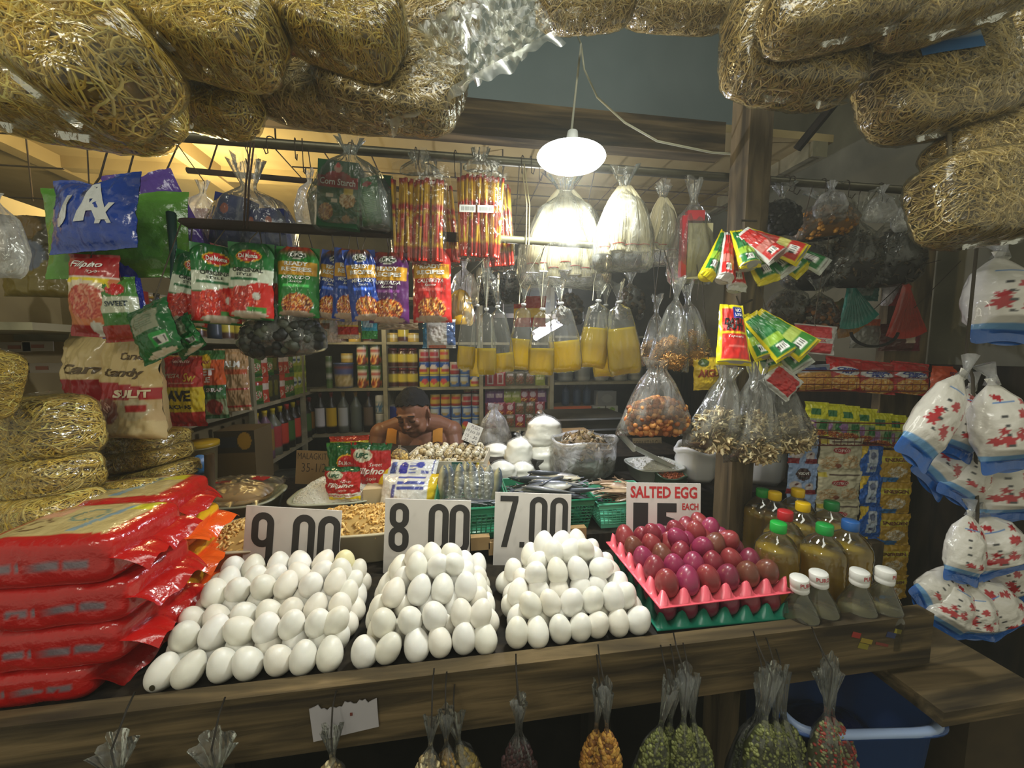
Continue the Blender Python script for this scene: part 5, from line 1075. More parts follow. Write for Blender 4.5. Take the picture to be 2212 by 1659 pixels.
# sacks on the near part of the middle shelf
def standing(box, Y, art, label, kind='pillow', t=.06, roll=0, yaw=0, seed=0, mat='film', name='snack_pack', cat='pack', **k):
    c, w, h = boxat(*box, Y); o = thing(name, label, cat, tuple(c), (0, radians(roll), FACE+radians(yaw))); pouch_mb(w, h, t, art, kind, .010, seed, nu=54, nv=64, **k).obj('wrapper', M[mat], o); return o
CRM = (214, 190, 132)
A_sack = [('bg', CRM), ('w', .52, .38, .03, 2, 2.2, (176, 30, 40)), ('r', -1, 0, 1, .385, (206, 180, 134)), ('w', .20, .0, .02, 4, 0, (216, 196, 146)), ('d', 1.2, .0, 2.5, CRM), ('e', -.25, .28, .36, .12, (150, 90, 76)), ('e', .5, .30, .34, .10, (200, 186, 150)), ('r', .35, .28, .75, .34, (176, 40, 40)),
          ('t', 'Candy', .15, .63, 1.25, .10, (92, 72, 40), .3, .03), ('t', 'Candy', .45, .78, .9, .09, (92, 72, 40), .3, .02), ('t', 'SULIT', .42, .445, .85, .075, (238, 224, 190), 0, .05), ('t', 'HEAR', -.25, .26, .22, .15, (220, 170, 150), 0, .02, 1.1)]
A_sack2 = [('bg', (206, 184, 130)), ('r', -1, .30, 1, .52, (150, 26, 34)), ('r', -1, .0, 1, .30, (120, 40, 34)), ('t', 'Can', .3, .62, 1.2, .10, (92, 72, 40), .3, .03)]
standing((138, 716, 262, 925), 1.14, A_sack2, 'cream sack with a dark red band, nearest the dark cabinet', t=.09, yaw=-14, seed=31)
standing((208, 722, 366, 948), 1.10, A_sack, 'big cream sack lettered SULIT on a red band', t=.11, yaw=-10, seed=32, kind='stand')
A_ave = [('bg', (206, 30, 28)), ('r', -1, .22, 1, .56, (238, 214, 24)), ('r', -1, .56, 1, .84, (204, 36, 34)), ('e', 0, .92, .6, .07, (150, 20, 30)), ('g', .97, 1.0, (180, 160, 60)), ('t', 'AVE', -.05, .445, 1.3, .15, (24, 22, 18), 0, .05), ('t', 'MUCH AS', -.1, .29, 1.3, .06, (24, 22, 18), 0, .03),
         ('t', 'FIESTA', -.35, .72, .9, .06, (230, 200, 190), 0, .03), ('t', 'Sw', .55, .70, .5, .12, (232, 190, 60), .2, .02), ('t', 'Del Monte', 0, .92, .9, .05, (226, 190, 190), 0, .02), ('h', -.6, .60, .7, .64, (230, 170, 160), 34)]
standing((362, 768, 441, 922), 1.38, A_ave, 'red and yellow pack lettered AVE and MUCH AS', t=.06, yaw=2, seed=33, mat='filmx')
A_swt = [('bg', (60, 130, 60)), ('r', -1, .50, 1, .86, (226, 96, 24)), ('g', .90, .97, (40, 120, 50)), ('e', -.1, .82, .42, .12, (236, 200, 30)), ('r', -1, .36, 1, .50, (36, 120, 60)), ('r', -1, 0, 1, .30, (150, 170, 130)), ('e', .3, .17, .5, .12, (150, 44, 36)), ('r', -1, 0, 1, .05, (30, 110, 60)),
         ('t', 'EET', -.1, .69, 1.2, .10, W_, 0, .04), ('t', 'YLE', -.2, .58, .9, .08, W_, 0, .04), ('t', 'ANG SARAP', 0, .43, 1.8, .06, W_, 0, .03), ('t', 'SAV', -.1, .83, .6, .05, (160, 60, 20), 0, .03)]
standing((424, 757, 486, 905), 1.52, A_swt, 'orange and green pack lettered EET, behind the AVE pack', t=.05, yaw=10, seed=34)
A_trp = [('bg', (186, 150, 106)), ('r', -.9, .60, .9, .68, (196, 84, 34)), ('t', 'PALM', -.1, .76, 1.2, .10, W_, 0, .03), ('r', -.8, .34, .9, .37, (190, 60, 50)), ('r', -.8, .06, 1, .09, (196, 50, 44)), ('s', -1, .1, 1, .33, (172, 134, 90), 3)]
standing((474, 754, 534, 888), 1.66, A_trp, 'tan pack with red lines, farthest along the near shelf', t=.04, yaw=24, seed=35)
# dark cabinet at the far left
cb_ = thing('dark_cabinet', 'dark brown cabinet with paper price strips beyond the noodle bags', 'cabinet', (-1.62, 1.40, 0))
MB().box((0, 0, .95), (.62, .30, 1.9), (40, 34, 26)).obj('body', M['woodd'], cb_, False)
for i, (px_, py) in enumerate(((30, 750), (80, 748), (28, 795), (90, 795))):
    p = WY(px_, py, 1.24); m = MB(); m.box((p[0]+1.62, 1.243-1.40, p[2]), (.075 if i != 3 else .095, .002, .028), (150, 140, 124)); m.box((p[0]+1.62, 1.241-1.40, p[2]), (.03, .002, .010), (130, 80, 60)); m.obj('price_strip', M['paper'], cb_, False)
m = pouch_mb(.16, .20, .05, [('bg', (58, 50, 26)), ('r', -1, 0, 1, .45, (110, 96, 40)), ('e', 0, .5, .4, .18, (90, 96, 110)), ('e', -.2, .85, .5, .15, (100, 80, 46))], 'stand', .01, 3); o = m.obj('dim_pack', M['film']); p = WY(82, 555, 1.12); o.location = p; tag(o, 'dim yellow pack under the blue bag pack', 'pack')
# ------------------------------------------------------------------ risers on the counter
for nm, x0, x1, y0, y1, z, lb in (('riser_plank', -.20, .66, .965, 1.165, 1.035, 'low plank step carrying the green baskets'), ('riser_plank', -.44, .84, 1.18, 1.42, 1.055, 'middle plank step behind the baskets'), ('riser_plank', -.44, .98, 1.43, 1.74, 1.115, 'highest plank step at the back of the counter')):
    tag(sbox(nm, x0, x1, y0, y1, .986, z, 'woodd', False), lb, 'plank')
for i, (px_, py) in enumerate(((1037, 1170), (1075, 1180), (1245, 1150))):
    p = WY(px_, py, .955); o = MB().box((0, 0, 0), (.05, .02, .035)).obj('cardboard_flap', M['card'], None, False); o.location = (p[0], .953, p[2]); tag(o, 'cardboard scrap under the green baskets, %s one' % ('nearest the 8.00 sign', 'half behind the 7.00 sign', 'nearest the mint basket')[i], 'cardboard')
def tub(cx, cy, z0, w, d, h, col, label, name='plastic_tub', taper=.82, e=.55, mat='tray', lip=.006, rz=0, cat='tub'):
    o = thing(name, label, cat, (cx, cy, z0), (0, 0, rz)); n = 40; th = np.arange(n)*2*pi/n; mb = MB()
    S = lambda x: np.sign(x)*np.abs(x)**e
    pr = [(0.0, .002), (taper*.95, 0), (taper, .006), (1, h-.006), (1+lip/w*2, h-.005), (1+lip/w*2, h), (.97, h), (taper*.94, .008), (0, .008)]
    P = np.stack([np.stack([S(np.cos(th))*w/2*k, S(np.sin(th))*d/2*k, 0*th+z], -1) for k, z in pr]); mb.grid(P, col, wrapu=True); mb.obj('shell', M[mat], o); return o
M['milk'] = attr_mat('milky_plastic', .35, .1, sss=.3)
def heapc(o, w, d, z, hh, pal, kind, size, n, seed, name, e=.55, bump=.004, rough=.05):
    r = np.random.default_rng(seed); m = MB(); nr, na = 12, 36; R, A = np.meshgrid(np.linspace(1, 0, nr), np.arange(na)*2*pi/na, indexing='ij'); S = lambda x: np.sign(x)*np.abs(x)**e
    f = lambda R, A: np.stack([S(np.cos(A))*w/2*R, S(np.sin(A))*d/2*R, z+hh*(1-R**2)**.8+bump*(hsh(R*5+A*0+3, A*2+9, 2.0, seed)-.5)], -1)
    m.grid(f(R, A), tuple(np.array(pal[0])*(.95 if kind == 'grain' else .8)), wrapu=True); pal = np.array(pal, float)
    P = f(np.sqrt(r.random(n)), r.random(n)*2*pi)
    for i in range(n):
        c = np.clip(pal[r.integers(len(pal))]*(.88+.2*r.random()), 0, 255); Rm = rand_R(r); s = size*(.8+.4*r.random())
        if kind == 'mac': t = np.linspace(0, 2.9, 7); m.tube(np.stack([s*np.cos(t), s*np.sin(t), 0*t], -1) @ Rm.T+P[i], s*.42, 5, c)
        elif kind == 'fish': m.ell(P[i], (s*.16, s*.30, s), c, Rm, 5, 5, .4)
        elif kind == 'grain': m.ell(P[i], (s*.35, s*.35, s), c, Rm, 4, 4)
        elif kind == 'chip': m.ell(P[i], (s, s*.55, s*.10), c, Rm, 6, 4)
    k = m.obj(name, M['food'], o); k['kind'] = 'stuff'; return k
def spot(px_, py, z): p = WZ(px_, py, z); return p
MAC = [(226, 184, 104), (236, 198, 124), (210, 166, 86)]; RICE = [(242, 242, 230), (248, 248, 240), (228, 228, 214)]
# macaroni bins
a = spot(462, 1180, 1.07); b = spot(640, 1180, 1.07)
o = tub(-.555, 1.045, .986, .21, .20, .082, (196, 186, 158), 'milky bin of pasta between the orange packs and the 9.00 sign', mat='milk', name='pasta_bin', taper=.9); heapc(o, .19, .18, .07, .035, MAC, 'mac', .0065, 420, 3, 'pasta')
o = tub(-.285, 1.065, .986, .29, .19, .09, (200, 190, 160), 'milky bin of macaroni between the 9.00 and 8.00 signs', mat='milk', name='macaroni_bin', taper=.84); heapc(o, .27, .17, .078, .040, MAC, 'mac', .0065, 600, 4, 'macaroni')
o = tub(-.405, 1.27, .986, .27, .18, .095, (190, 196, 176), 'clear tub heaped with white rice below the MALAGKIT card', mat='milk', name='rice_tub'); heapc(o, .25, .17, .088, .065, RICE, 'grain', .0034, 2600, 5, 'rice', bump=.006)
o = tub(-.72, 1.28, .986, .26, .20, .10, (180, 184, 160), 'clear tub with wrapped bread behind the red packs', mat='milk', name='bread_tub'); 
br = MB(); S_ = blob(br, .22, .17, .06, (196, 160, 110), 5, .08, z0=.075); br.obj('bread', M['food'], o)
wm = wrap_mb(.24, .18, .07, 8, .02, .008).obj('film', M['wrap0'], o); wm.location = (0, 0, .115); wm.rotation_euler = (radians(90), 0, 0)
m = MB(); m.box((-.05, -.02, .150), (.09, .014, .003), (196, 30, 34), Rz(.2)); m.box((.07, .01, .150), (.05, .03, .003), (190, 34, 36), Rz(-.3)); m.obj('red_print', M['film'], o, False)
# cardboard price cards
def card(box, Y, art, label, roll=0, col=(150, 122, 80), tilt=-6, name='price_card', yaw=0, mat='paper', parent=None):
    c, w, h = boxat(*box, Y); o = thing(name, label, 'price card', tuple(c), (radians(tilt), radians(roll), FACE+radians(yaw))); mb = MB(); mb.box((0, .0015, 0), (w, .003, h), col); mb.obj('card', M[mat], o, False)
    l = MB(); texts(l, [('bg', col)]+art, lambda u, v: np.stack([np.asarray(u)*w/2, np.full(np.shape(u), -.0004), (np.asarray(v)-.5)*h], -1), .0004); l.obj('lettering', M['paper'], o, False); return o
INK = (62, 50, 40)
card((639, 974, 709, 1046), 1.40, [('t', 'MALAGKIT', 0, .84, 1.8, .19, INK, 0, -.01), ('t', '35-1/2', .12, .50, 1.5, .26, INK, 0, -.01)], 'brown card lettered MALAGKIT 35-1/2', roll=2)
card((1003, 917, 1038, 957), 1.42, [('t', 'PUGO', .1, .86, 1.1, .16, (90, 60, 110), .2, -.01), ('t', '10 pcs 20', 0, .60, 1.7, .20, (60, 50, 70), .1, -.01), ('t', '15 - 30', 0, .34, 1.5, .16, (60, 50, 70), .1, -.01), ('t', '20 - 40', 0, .1, 1.5, .14, (60, 50, 70), .1, -.01)], 'small white card lettered PUGO 10 pcs 20', roll=22, col=(226, 224, 220))
card((1368, 946, 1430, 1006), 1.62, [('t', 'CORNSTARCH', -.05, .80, 1.9, .22, INK, 0, -.01)], 'brown card lettered CORNSTARCH behind the scoop', roll=-2, col=(142, 126, 92))
# pouches standing on the middle step
standing((713, 941, 800, 1000), 1.40, [('bg', (206, 60, 36)), ('r', -1, 0, 1, .82, (222, 200, 40))], 'red-topped yellow pouch behind the two green and red pouches', t=.03, seed=41, roll=-3)
standing((708, 955, 790, 1075), 1.33, [('bg', (40, 140, 54)), ('g', .0, .3, (24, 100, 44)), ('e', .15, .66, .55, .15, (232, 190, 40)), ('e', .15, .655, .50, .13, (200, 28, 30)), ('r', -.4, .22, .5, .36, (232, 206, 30)), ('t', 'Del Monte', .15, .66, .85, .07, W_, 0, .04), ('t', 'Quality', .2, .56, .5, .04, W_, .3, 0)], 'green pouch with a yellow-edged red logo, between the red pouches', t=.04, seed=42)
standing((757, 955, 846, 1084), 1.27, A_fil, 'large red Filipino Style spaghetti sauce pouch', t=.05, seed=43, roll=2)
standing((702, 1007, 780, 1088), 1.20, A_fil, 'small red Filipino Style spaghetti sauce pouch in front', t=.05, seed=44, roll=1)
def flatpack(cpx, cpy, z, w, d, h, art, label, rz, name='rice_pack', cat='pack', tilt=0, seed=0, mat='filmx', roll=0):
    p = spot(cpx, cpy, z); o = thing(name, label, cat, (p[0], p[1], z-h/2), (radians(90+tilt)-pi, roll, rz)); return o
def lying(cx, cy, z, w, d, t, art, label, rz, name='rice_pack', cat='pack', rx=0, ry=0, seed=0, mat='filmx'):
    """pillow pack lying on its back: width along x, height of print along y"""
    o = thing(name, label, cat, (cx, cy, z+t/2), (radians(-90+rx), radians(ry), rz)); o.rotation_mode = 'XYZ'
    pouch_mb(w, d, t, art, 'pillow', .006, seed, nu=44, nv=44).obj('wrapper', M[mat], o); return o
GLU = [('bg', (224, 226, 222)), ('r', -1, 0, -.62, 1, (232, 200, 40)), ('r', -1, .0, 1, .12, (232, 200, 50)), ('r', -.55, .2, -.40, .85, (90, 110, 170)), ('e', -.1, .6, .16, .25, (60, 60, 160)), ('h', .1, .3, .35, .8, (120, 130, 190), 9), ('r', .5, .25, .75, .55, (70, 76, 160)), ('e', .45, .75, .14, .12, (70, 80, 170)), ('r', .85, .0, .88, 1, (70, 80, 160)),
       ('t', 'GLUTINOUS', -.50, .55, .55, .10, (60, 76, 150), 0, .02, pi/2), ('t', 'RICE', -.38, .55, .4, .10, (60, 76, 150), 0, .02, pi/2)]
GLU2 = [('bg', (226, 226, 222)), ('r', .72, 0, 1, 1, (232, 200, 50)), ('h', -.4, .5, .6, .9, (80, 90, 170), 7), ('r', -.15, .10, .15, .36, (60, 60, 160)), ('t', '500g', 0, .23, .24, .14, W_, 0, .03), ('s', -.6, .4, -.3, .7, (90, 90, 150), 20)]
def slab(cx, cy, zb, w, d, t, art, label, rz, tiltx, seed, side=(222, 214, 190), name='rice_pack'):
    """plump pack lying on the heap, its printed face turned up and towards the aisle"""
    o = thing(name, label, 'pack', (cx, cy, zb+t/2), (radians(tiltx), 0, rz)); pouch_mb(w, d, t, art, 'pillow', .006, seed, nu=48, nv=40, back=side).obj('wrapper', M['filmx'], o); return o
c, w, h = boxat(812, 1003, 944, 1052, 1.22); slab(c[0], 1.25, c[2]-.035, w, h*1.5, .055, GLU, 'white, blue and yellow rice pack lying on top of its twin', FACE, -42, 51)
c, w, h = boxat(818, 1040, 944, 1108, 1.15); slab(c[0], 1.17, c[2]-.035, w, h*1.35, .07, GLU2, 'white rice pack lettered 500g, under the other rice pack', FACE, -30, 52)
o = MB().box((0, 0, 0), (.14, .14, .06), (206, 190, 150)).obj('paper_bag', M['paper'], None, False); p = WY(838, 1062, 1.22); o.location = (p[0], 1.26, 1.086); tag(o, 'small cream paper pack beneath the rice packs', 'pack')
# quail eggs
c, w, h = boxat(878, 965, 1056, 1010, 1.34)
o = thing('quail_egg_tray', 'shallow white cardboard tray full of speckled quail eggs', 'tray', (c[0], 1.40, 1.122), (0, 0, FACE-.05)); W2, D2, H2 = w*.98, .20, .042
mb = MB()
for s in (-1, 1): mb.box((0, s*D2/2, H2/2), (W2, .003, H2), (206, 200, 180)); mb.box((s*W2/2, 0, H2/2), (.003, D2, H2), (200, 190, 166))
mb.box((0, 0, .002), (W2, D2, .003), (190, 170, 130)); mb.obj('tray_walls', M['paper'], o, False)
mb = MB()
for u0, u1, cc in ((-.5, -.40, (30, 110, 110)), (-.40, -.37, (206, 190, 60)), (.12, .25, (30, 100, 90)), (.25, .28, (206, 200, 190)), (.28, .36, (206, 196, 50)), (.36, .42, (70, 66, 50)), (.42, .45, (206, 196, 50))): mb.box(((u0+u1)/2*W2, -D2/2-.0022, H2/2), ((u1-u0)*W2, .0012, H2*.9), cc)
mb.obj('printed_band', M['paper'], o, False)
rq = random.Random(4); QM = []
for s in range(3):
    mb = MB(); nv, nu = 16, 20; ph = np.linspace(0, pi, nv); th = np.arange(nu)*2*pi/nu; z = -np.cos(ph); q = np.sin(ph)*(1-.12*z)
    P = np.stack([q[:, None]*np.cos(th)*.0125, q[:, None]*np.sin(th)*.0125, np.repeat(z[:, None], nu, 1)*.016], -1)
    n = hsh(P[..., 0]*300+40+s*9, P[..., 2]*300+P[..., 1]*260+30, 1.0, s); C = np.zeros(P.shape); C[:] = (222, 212, 182) if s else (206, 186, 140); C[n > .66] = (96, 78, 50); mb.grid(P, C, wrapu=True); me = mb.mesh('quail_egg'); me.materials.append(M['egg2']); QM.append(me)
Lc = Vector(o.location)
for lay, (nx, ny, zz_, ins) in enumerate(((11, 6, .018, 0), (10, 6, .038, .010), (7, 5, .057, .03))):
    for i in range(nx):
        for j in range(ny):
            if lay == 0 and 1 < j < 5: continue
            if lay == 2 and rq.random() < .15: continue
            x = -W2/2+.016+ins+i*(W2-.032-2*ins)/(nx-1)+(.04*W2 if lay == 2 else 0); y = -D2/2+.016+ins*.7+j*(D2-.032-1.4*ins)/(ny-1)
            v = Rz(FACE-.05) @ np.array([x+rq.uniform(-.003, .003), y+rq.uniform(-.003, .003), zz_+rq.uniform(-.002, .003)])
            e = bpy.data.objects.new('quail_egg', QM[rq.randrange(3)]); COL.objects.link(e); e.location = (Lc[0]+v[0], Lc[1]+v[1], Lc[2]+v[2]); e.rotation_euler = (rq.uniform(-2, 2), rq.uniform(-2, 2), rq.random()*6)
            tag(e, ['speckled quail egg lining the bottom of the cardboard tray', 'speckled quail egg in the middle layer of the cardboard tray', 'speckled quail egg on top of the heap in the cardboard tray'][lay], 'egg', 'quail eggs, layer %s' % ('bottom', 'middle', 'top')[lay])
m = sbox('carton_support', -.10, .115, 1.32, 1.47, 1.056, 1.121, 'card', False); tag(m, 'carton under the quail egg tray', 'box')
m.location = (-.0, 0, 0)
goods((1000, 1003, 1064, 1028), 1.27, 'golden crinkled bag below the quail eggs', 'ball', [(190, 150, 50), (206, 176, 80)], .006, 120, .8, 61, d=.08, necky=.95)
goods((842, 962, 886, 1012), 1.36, 'golden bag tucked behind the big red pouch', 'ball', [(196, 160, 80), (216, 186, 110)], .006, 140, .8, 62, d=.08, necky=.95)
# ------------------------------------------------------------------ baskets and fish
def basket(cx, cy, z0, w, d, h, col, label, rz=0, nx=14, nz=6):
    o = thing('plastic_basket', label, 'basket', (cx, cy, z0), (0, 0, rz)); m = MB(); k = .86
    def pt(s, u, v):    # side s: 0 front 1 right 2 back 3 left; u -1..1, v 0..1
        f = k+(1-k)*v; x, y = w/2*f, d/2*f
        return {0: (u*x, -y, v*h), 1: (x, u*y, v*h), 2: (-u*x, y, v*h), 3: (-x, -u*y, v*h)}[s]
    for s in range(4):
        L = w if s % 2 == 0 else d; n = max(6, int(nx*L/w))
        for i in range(n+1):
            u = -1+2*i/n; m.tube([pt(s, u, .18), pt(s, u, .80)], .0016, 4, col, cap=False)
        for j in range(nz+1):
            v = .18+.62*j/nz; m.tube([pt(s, -1, v), pt(s, 1, v)], .0016, 4, col, cap=False)
        for v0, v1, o_ in ((0, .2, 0), (.78, 1, .003)):
            P = np.array([[pt(s, u, v) for u in (-1, 0, 1)] for v in (v0, v1)]); m.grid(P, col)
            P2 = P*np.array([.985, .985, 1]); m.grid(P2, col)
    R = np.array([(-1, -1), (1, -1), (1, 1), (-1, 1), (-1, -1)]); m.tube([(a*w/2*1.01, b*d/2*1.01, h) for a, b in R], .004, 6, col)
    m.box((0, 0, .003), (w*k, d*k, .004), col); m.obj('lattice', M['tray'], o); return o
GB = (40, 128, 92)
basket(.030, 1.065, 1.036, .20, .19, .092, GB, 'green basket half behind the 8.00 sign, under the wrapped fish')
basket(.262, 1.085, 1.036, .245, .20, .092, GB, 'green basket of silver dried fish behind the 7.00 sign')
basket(.487, 1.065, 1.036, .19, .17, .076, (104, 204, 168), 'mint green basket with brown dried fish beside the SALTED EGG sign')
def fish_mesh(L, back, belly, seed, thick=.5, flat=.42):
    m = MB(); n = 16; k = 12; t = np.linspace(0, 1, n); R = L*.13*np.interp(t, [0, .06, .2, .45, .75, .90, .96, 1], [.12, .5, .85, 1, .6, .24, .22, .2]); th = np.arange(k)*2*pi/k
    P = np.stack([np.repeat((t-.5)[:, None]*L, k, 1)+0*th, R[:, None]*np.cos(th)*flat, R[:, None]*np.sin(th)+.02*L*np.sin(t*3)[:, None]], -1)
    s = np.sin(th)[None]*np.ones((n, 1)); C = np.where((s > .25)[..., None], np.array(back, float), np.where((s > -.2)[..., None], (np.array(back, float)+belly)/2, np.array(belly, float))); C = C*(.85+.3*hsh(t[:, None]*20+seed+0*th, th[None]*2+0*t[:, None], 1.0, seed))[..., None]
    m.grid(P, np.clip(C, 0, 255), wrapu=True)
    z = .02*L*sin(3); m.add([(L*.47, 0, z+.0), (L*.62, .001, z+L*.085), (L*.56, .001, z), (L*.62, .001, z-L*.085)], [(0, 1, 2), (0, 2, 3)], back); m.add([(L*.47, .002, z+.0), (L*.62, .003, z+L*.085), (L*.56, .003, z), (L*.62, .003, z-L*.085)], [(2, 1, 0), (3, 2, 0)], back)
    for y in (-1, 1): m.ell((-L*.42, y*L*.03, L*.02), (L*.017, L*.008, L*.017), (230, 220, 190), None, 8, 6); m.ell((-L*.42, y*L*.036, L*.02), (L*.009, L*.006, L*.009), (24, 22, 20), None, 6, 5)
    me = m.mesh('fish'); me.materials.append(M['fish']); return me
FS = [fish_mesh(.165, (78, 84, 92), (176, 172, 156), 1), fish_mesh(.155, (96, 98, 100), (190, 182, 160), 2), fish_mesh(.17, (64, 70, 80), (150, 148, 140), 3)]
rf = random.Random(9)
for i in range(24):
    lay = i//8; x = .262+rf.uniform(-.05, .05)+(.02 if i % 3 else 0); y = 1.02+(i % 8)*.018; z = 1.118+lay*.016
    a = rf.choice([-.35, -.2, -.1, .1, 2.9, 2.75]) if i % 5 else .8
    o = put(FS[i % 3], 'dried_fish', (x, y, z), a, 'silver dried fish piled in the green basket, %s layer' % ('lowest', 'middle', 'top')[lay], 'fish', 'silver dried fish, %s layer' % ('lowest', 'middle', 'top')[lay]); o.rotation_euler = (rf.uniform(.9, 1.7), rf.uniform(-.15, .15), a)
o = put(FS[0], 'dried_fish', (.345, 1.02, 1.142), -.9, 'silver dried fish leaning out over the basket corner by the 7.00 sign', 'fish'); o.rotation_euler = (1.2, -.3, -.75)
FB = fish_mesh(.115, (124, 100, 78), (170, 146, 118), 7, flat=.3)
for i in range(22):
    o = put(FB, 'dried_fish', (.500+rf.uniform(-.055, .05), 1.0+(i % 7)*.019, 1.104+(i//7)*.013), 0, 'brown dried fish strip piled in the mint basket', 'fish', 'brown dried fish in the mint basket'); o.rotation_euler = (rf.uniform(1.0, 2.0), rf.uniform(-.3, .2), rf.choice([2.4, 2.7, 3.1, .1, -.6, -.8]))
FW_ = fish_mesh(.16, (92, 104, 120), (206, 196, 150), 12)
c = WY(1008, 1052, 1.17); mp_ = mpp(c)
for i, (px_, py, rr) in enumerate(((956, 1048, 4), (972, 1046, -3), (990, 1044, 5), (1008, 1040, 0), (1022, 1042, -4), (1038, 1048, -2), (1054, 1048, 4), (1070, 1052, 10))):
    p = WY(px_, py+2, 1.11+.004*(i % 2)); o = put(FW_, 'wrapped_fish', tuple(p), 0, 'silver fish standing head up in the clear wrap, %s from the rice packs' % ('first', 'second', 'third', 'fourth', 'fifth', 'sixth', 'seventh', 'last')[i], 'fish', sc=.82); o.rotation_euler = (radians(-8), radians(90+rr), FACE); 
wo = thing('film_wrap', 'clear wrap over the upright silver fish', 'plastic wrap', tuple(WY(1012, 1055, 1.085)), (radians(-24), 0, FACE)); wrap_mb(.15, .10, .05, 5, .02, .008).obj('film', M['bag'], wo)
for i in range(5):
    p = WY(985+i*22, 1084, 1.03+.012*i); o = put(FS[i % 3], 'wrapped_fish', tuple(p), 0, 'grey fish lying flat before the upright fish, %s' % ('nearest the rice packs', 'second from the rice packs', 'third from the rice packs', 'fourth from the rice packs', 'by the silver fish basket')[i], 'fish', sc=.8); o.rotation_euler = (1.3, rf.uniform(-.1, .1), -.25)
# flour bags
def flour(box, Y, label, seed, tip=True, mat='bagm', rl=0):
    c, w, h = boxat(*box, Y); o = thing('flour_bag', label, 'flour bag', (c[0], c[1], c[2]-h/2), (0, radians(rl), FACE))
    m = MB(); blob(m, w, w*.8, h*.96, (252, 251, 240), seed, .07, flatb=.72, nu=32, nv=22); m.obj('flour', M['food'], o)
    f = MB(); S = blob(f, w*1.05, w*.86, h*1.02, (235, 235, 235), seed, .08, flatb=.72, nu=32, nv=22)
    if tip: f.tube([(0, 0, h*.94), (-w*.05, 0, h*1.04), (-w*.12, 0, h*1.14)], [.012, .008, .018], 8, (230, 230, 235))
    f.obj('film', M['flourf'], o); return o
flour((1136, 895, 1214, 960), 1.52, 'white bag of flour topmost on the flour pile', 3)
flour((1088, 942, 1150, 1008), 1.46, 'white bag of flour standing at the egg-tray side of the pile', 4, rl=4); flour((1128, 952, 1232, 1022), 1.50, 'wide white bag of flour under the topmost one', 5, False)
flour((1038, 955, 1108, 1004), 1.55, 'white bag of flour behind the quail egg tray end', 6, False); flour((1118, 938, 1160, 975), 1.60, 'small white bag of flour at the back of the pile', 7); flour((1195, 940, 1232, 985), 1.60, 'small knotted flour bag at the clear-bag side of the pile', 8)
flour((1050, 992, 1118, 1052), 1.36, 'white bag of flour low in front, nearest the wrapped fish', 9, False); flour((1098, 994, 1158, 1050), 1.38, 'white bag of flour low in front, beside the clear fish bag', 10, False)
film_bag((1030, 872, 1104, 985), 1.70, 'grey translucent bag standing behind the PUGO card', mat='bagm', d=.14, seed=31, necky=.9, neck=.2)
# open clear bag of dried fish
p = WY(1275, 1008, 1.30)
o = thing('open_fish_bag', 'wide open clear bag heaped with brown dried fish', 'food bag', (p[0], 1.38, 1.057), (0, 0, 0)); n = 40; th = np.arange(n)*2*pi/n; prz = [(.0, .0), (.09, 0), (.125, .03), (.130, .09), (.128, .14), (.135, .150), (.128, .158), (.118, .150)]
G = np.stack([np.stack([r_*np.cos(th)*(1+.03*np.sin(5*th+z*60)), r_*.85*np.sin(th)*(1+.03*np.sin(7*th)), z+.006*np.sin(4*th+2)*(z > .1)], -1) for r_, z in prz]); MB().grid(G, (210, 214, 208), wrapu=True).obj('film', M['bagm'], o)
heapc(o, .23, .20, .095, .075, [(124, 100, 60), (96, 76, 46), (150, 126, 80), (60, 50, 34), (170, 160, 140)], 'chip', .022, 150, 8, 'dried_fish', e=1, bump=.02)
k = MB(); blob(k, .22, .18, .10, (112, 104, 82), 4, .1, z0=.004); k.obj('fish_below', M['food'], o)['kind'] = 'stuff'
# cornstarch tub and scoop
p = WY(1412, 1010, 1.31)
o = tub(p[0], 1.31, 1.057, .19, .17, .062, (196, 200, 192), 'white tub of cornstarch before the CORNSTARCH card', mat='milk', name='starch_tub'); heapc(o, .17, .155, .05, .03, [(230, 230, 220), (214, 214, 206)], 'grain', .006, 300, 9, 'cornstarch', bump=.012)
o = thing('scoop', 'clear plastic scoop stuck into the cornstarch', 'scoop', tuple(WY(1388, 990, 1.30)), (0, 0, 0)); a = WY(1338, 935, 1.27)-WY(1388, 990, 1.30)
MB().tube([a, a*.35], .011, 10, (206, 206, 200)).obj('handle', M['milk'], o)
m = MB(); U, V = np.meshgrid(np.linspace(-1, 1, 12), np.linspace(0, 1, 8)); m.grid(np.stack([a[0]*.4*(1-V)+V*.09+U*.0, a[1]*.35*(1-V)-V*.03+U*.045*(.5+.5*V), a[2]*.35*(1-V)-.03*V+.02*U*U], -1), (214, 216, 210)); m.obj('bowl', M['milk'], o)
m = sbox('metal_case', .47, .86, 1.75, 2.05, 1.10, 1.22, 'shelfd', False); m.name = 'display_case'; tag(m, 'dark glass-topped case with chrome edges behind the flour bags', 'display case')
for z in (1.215, 1.16): MB().box((.665, 1.745, z), (.39, .006, .008), (180, 184, 186)).obj('chrome_edge', M['metal'], m, False)
MB().box((.665, 1.90, .6), (.3, .2, 1.0), (30, 28, 24)).obj('base', M['woodd'], m, False)
o = MB().box((0, 0, 0), (.16, .12, .06), (176, 146, 90)).obj('open_carton', M['card'], None, False); p = WY(1235, 965, 1.68); o.location = (p[0], 1.68, 1.146); tag(o, 'tan carton behind the flour pile', 'box')
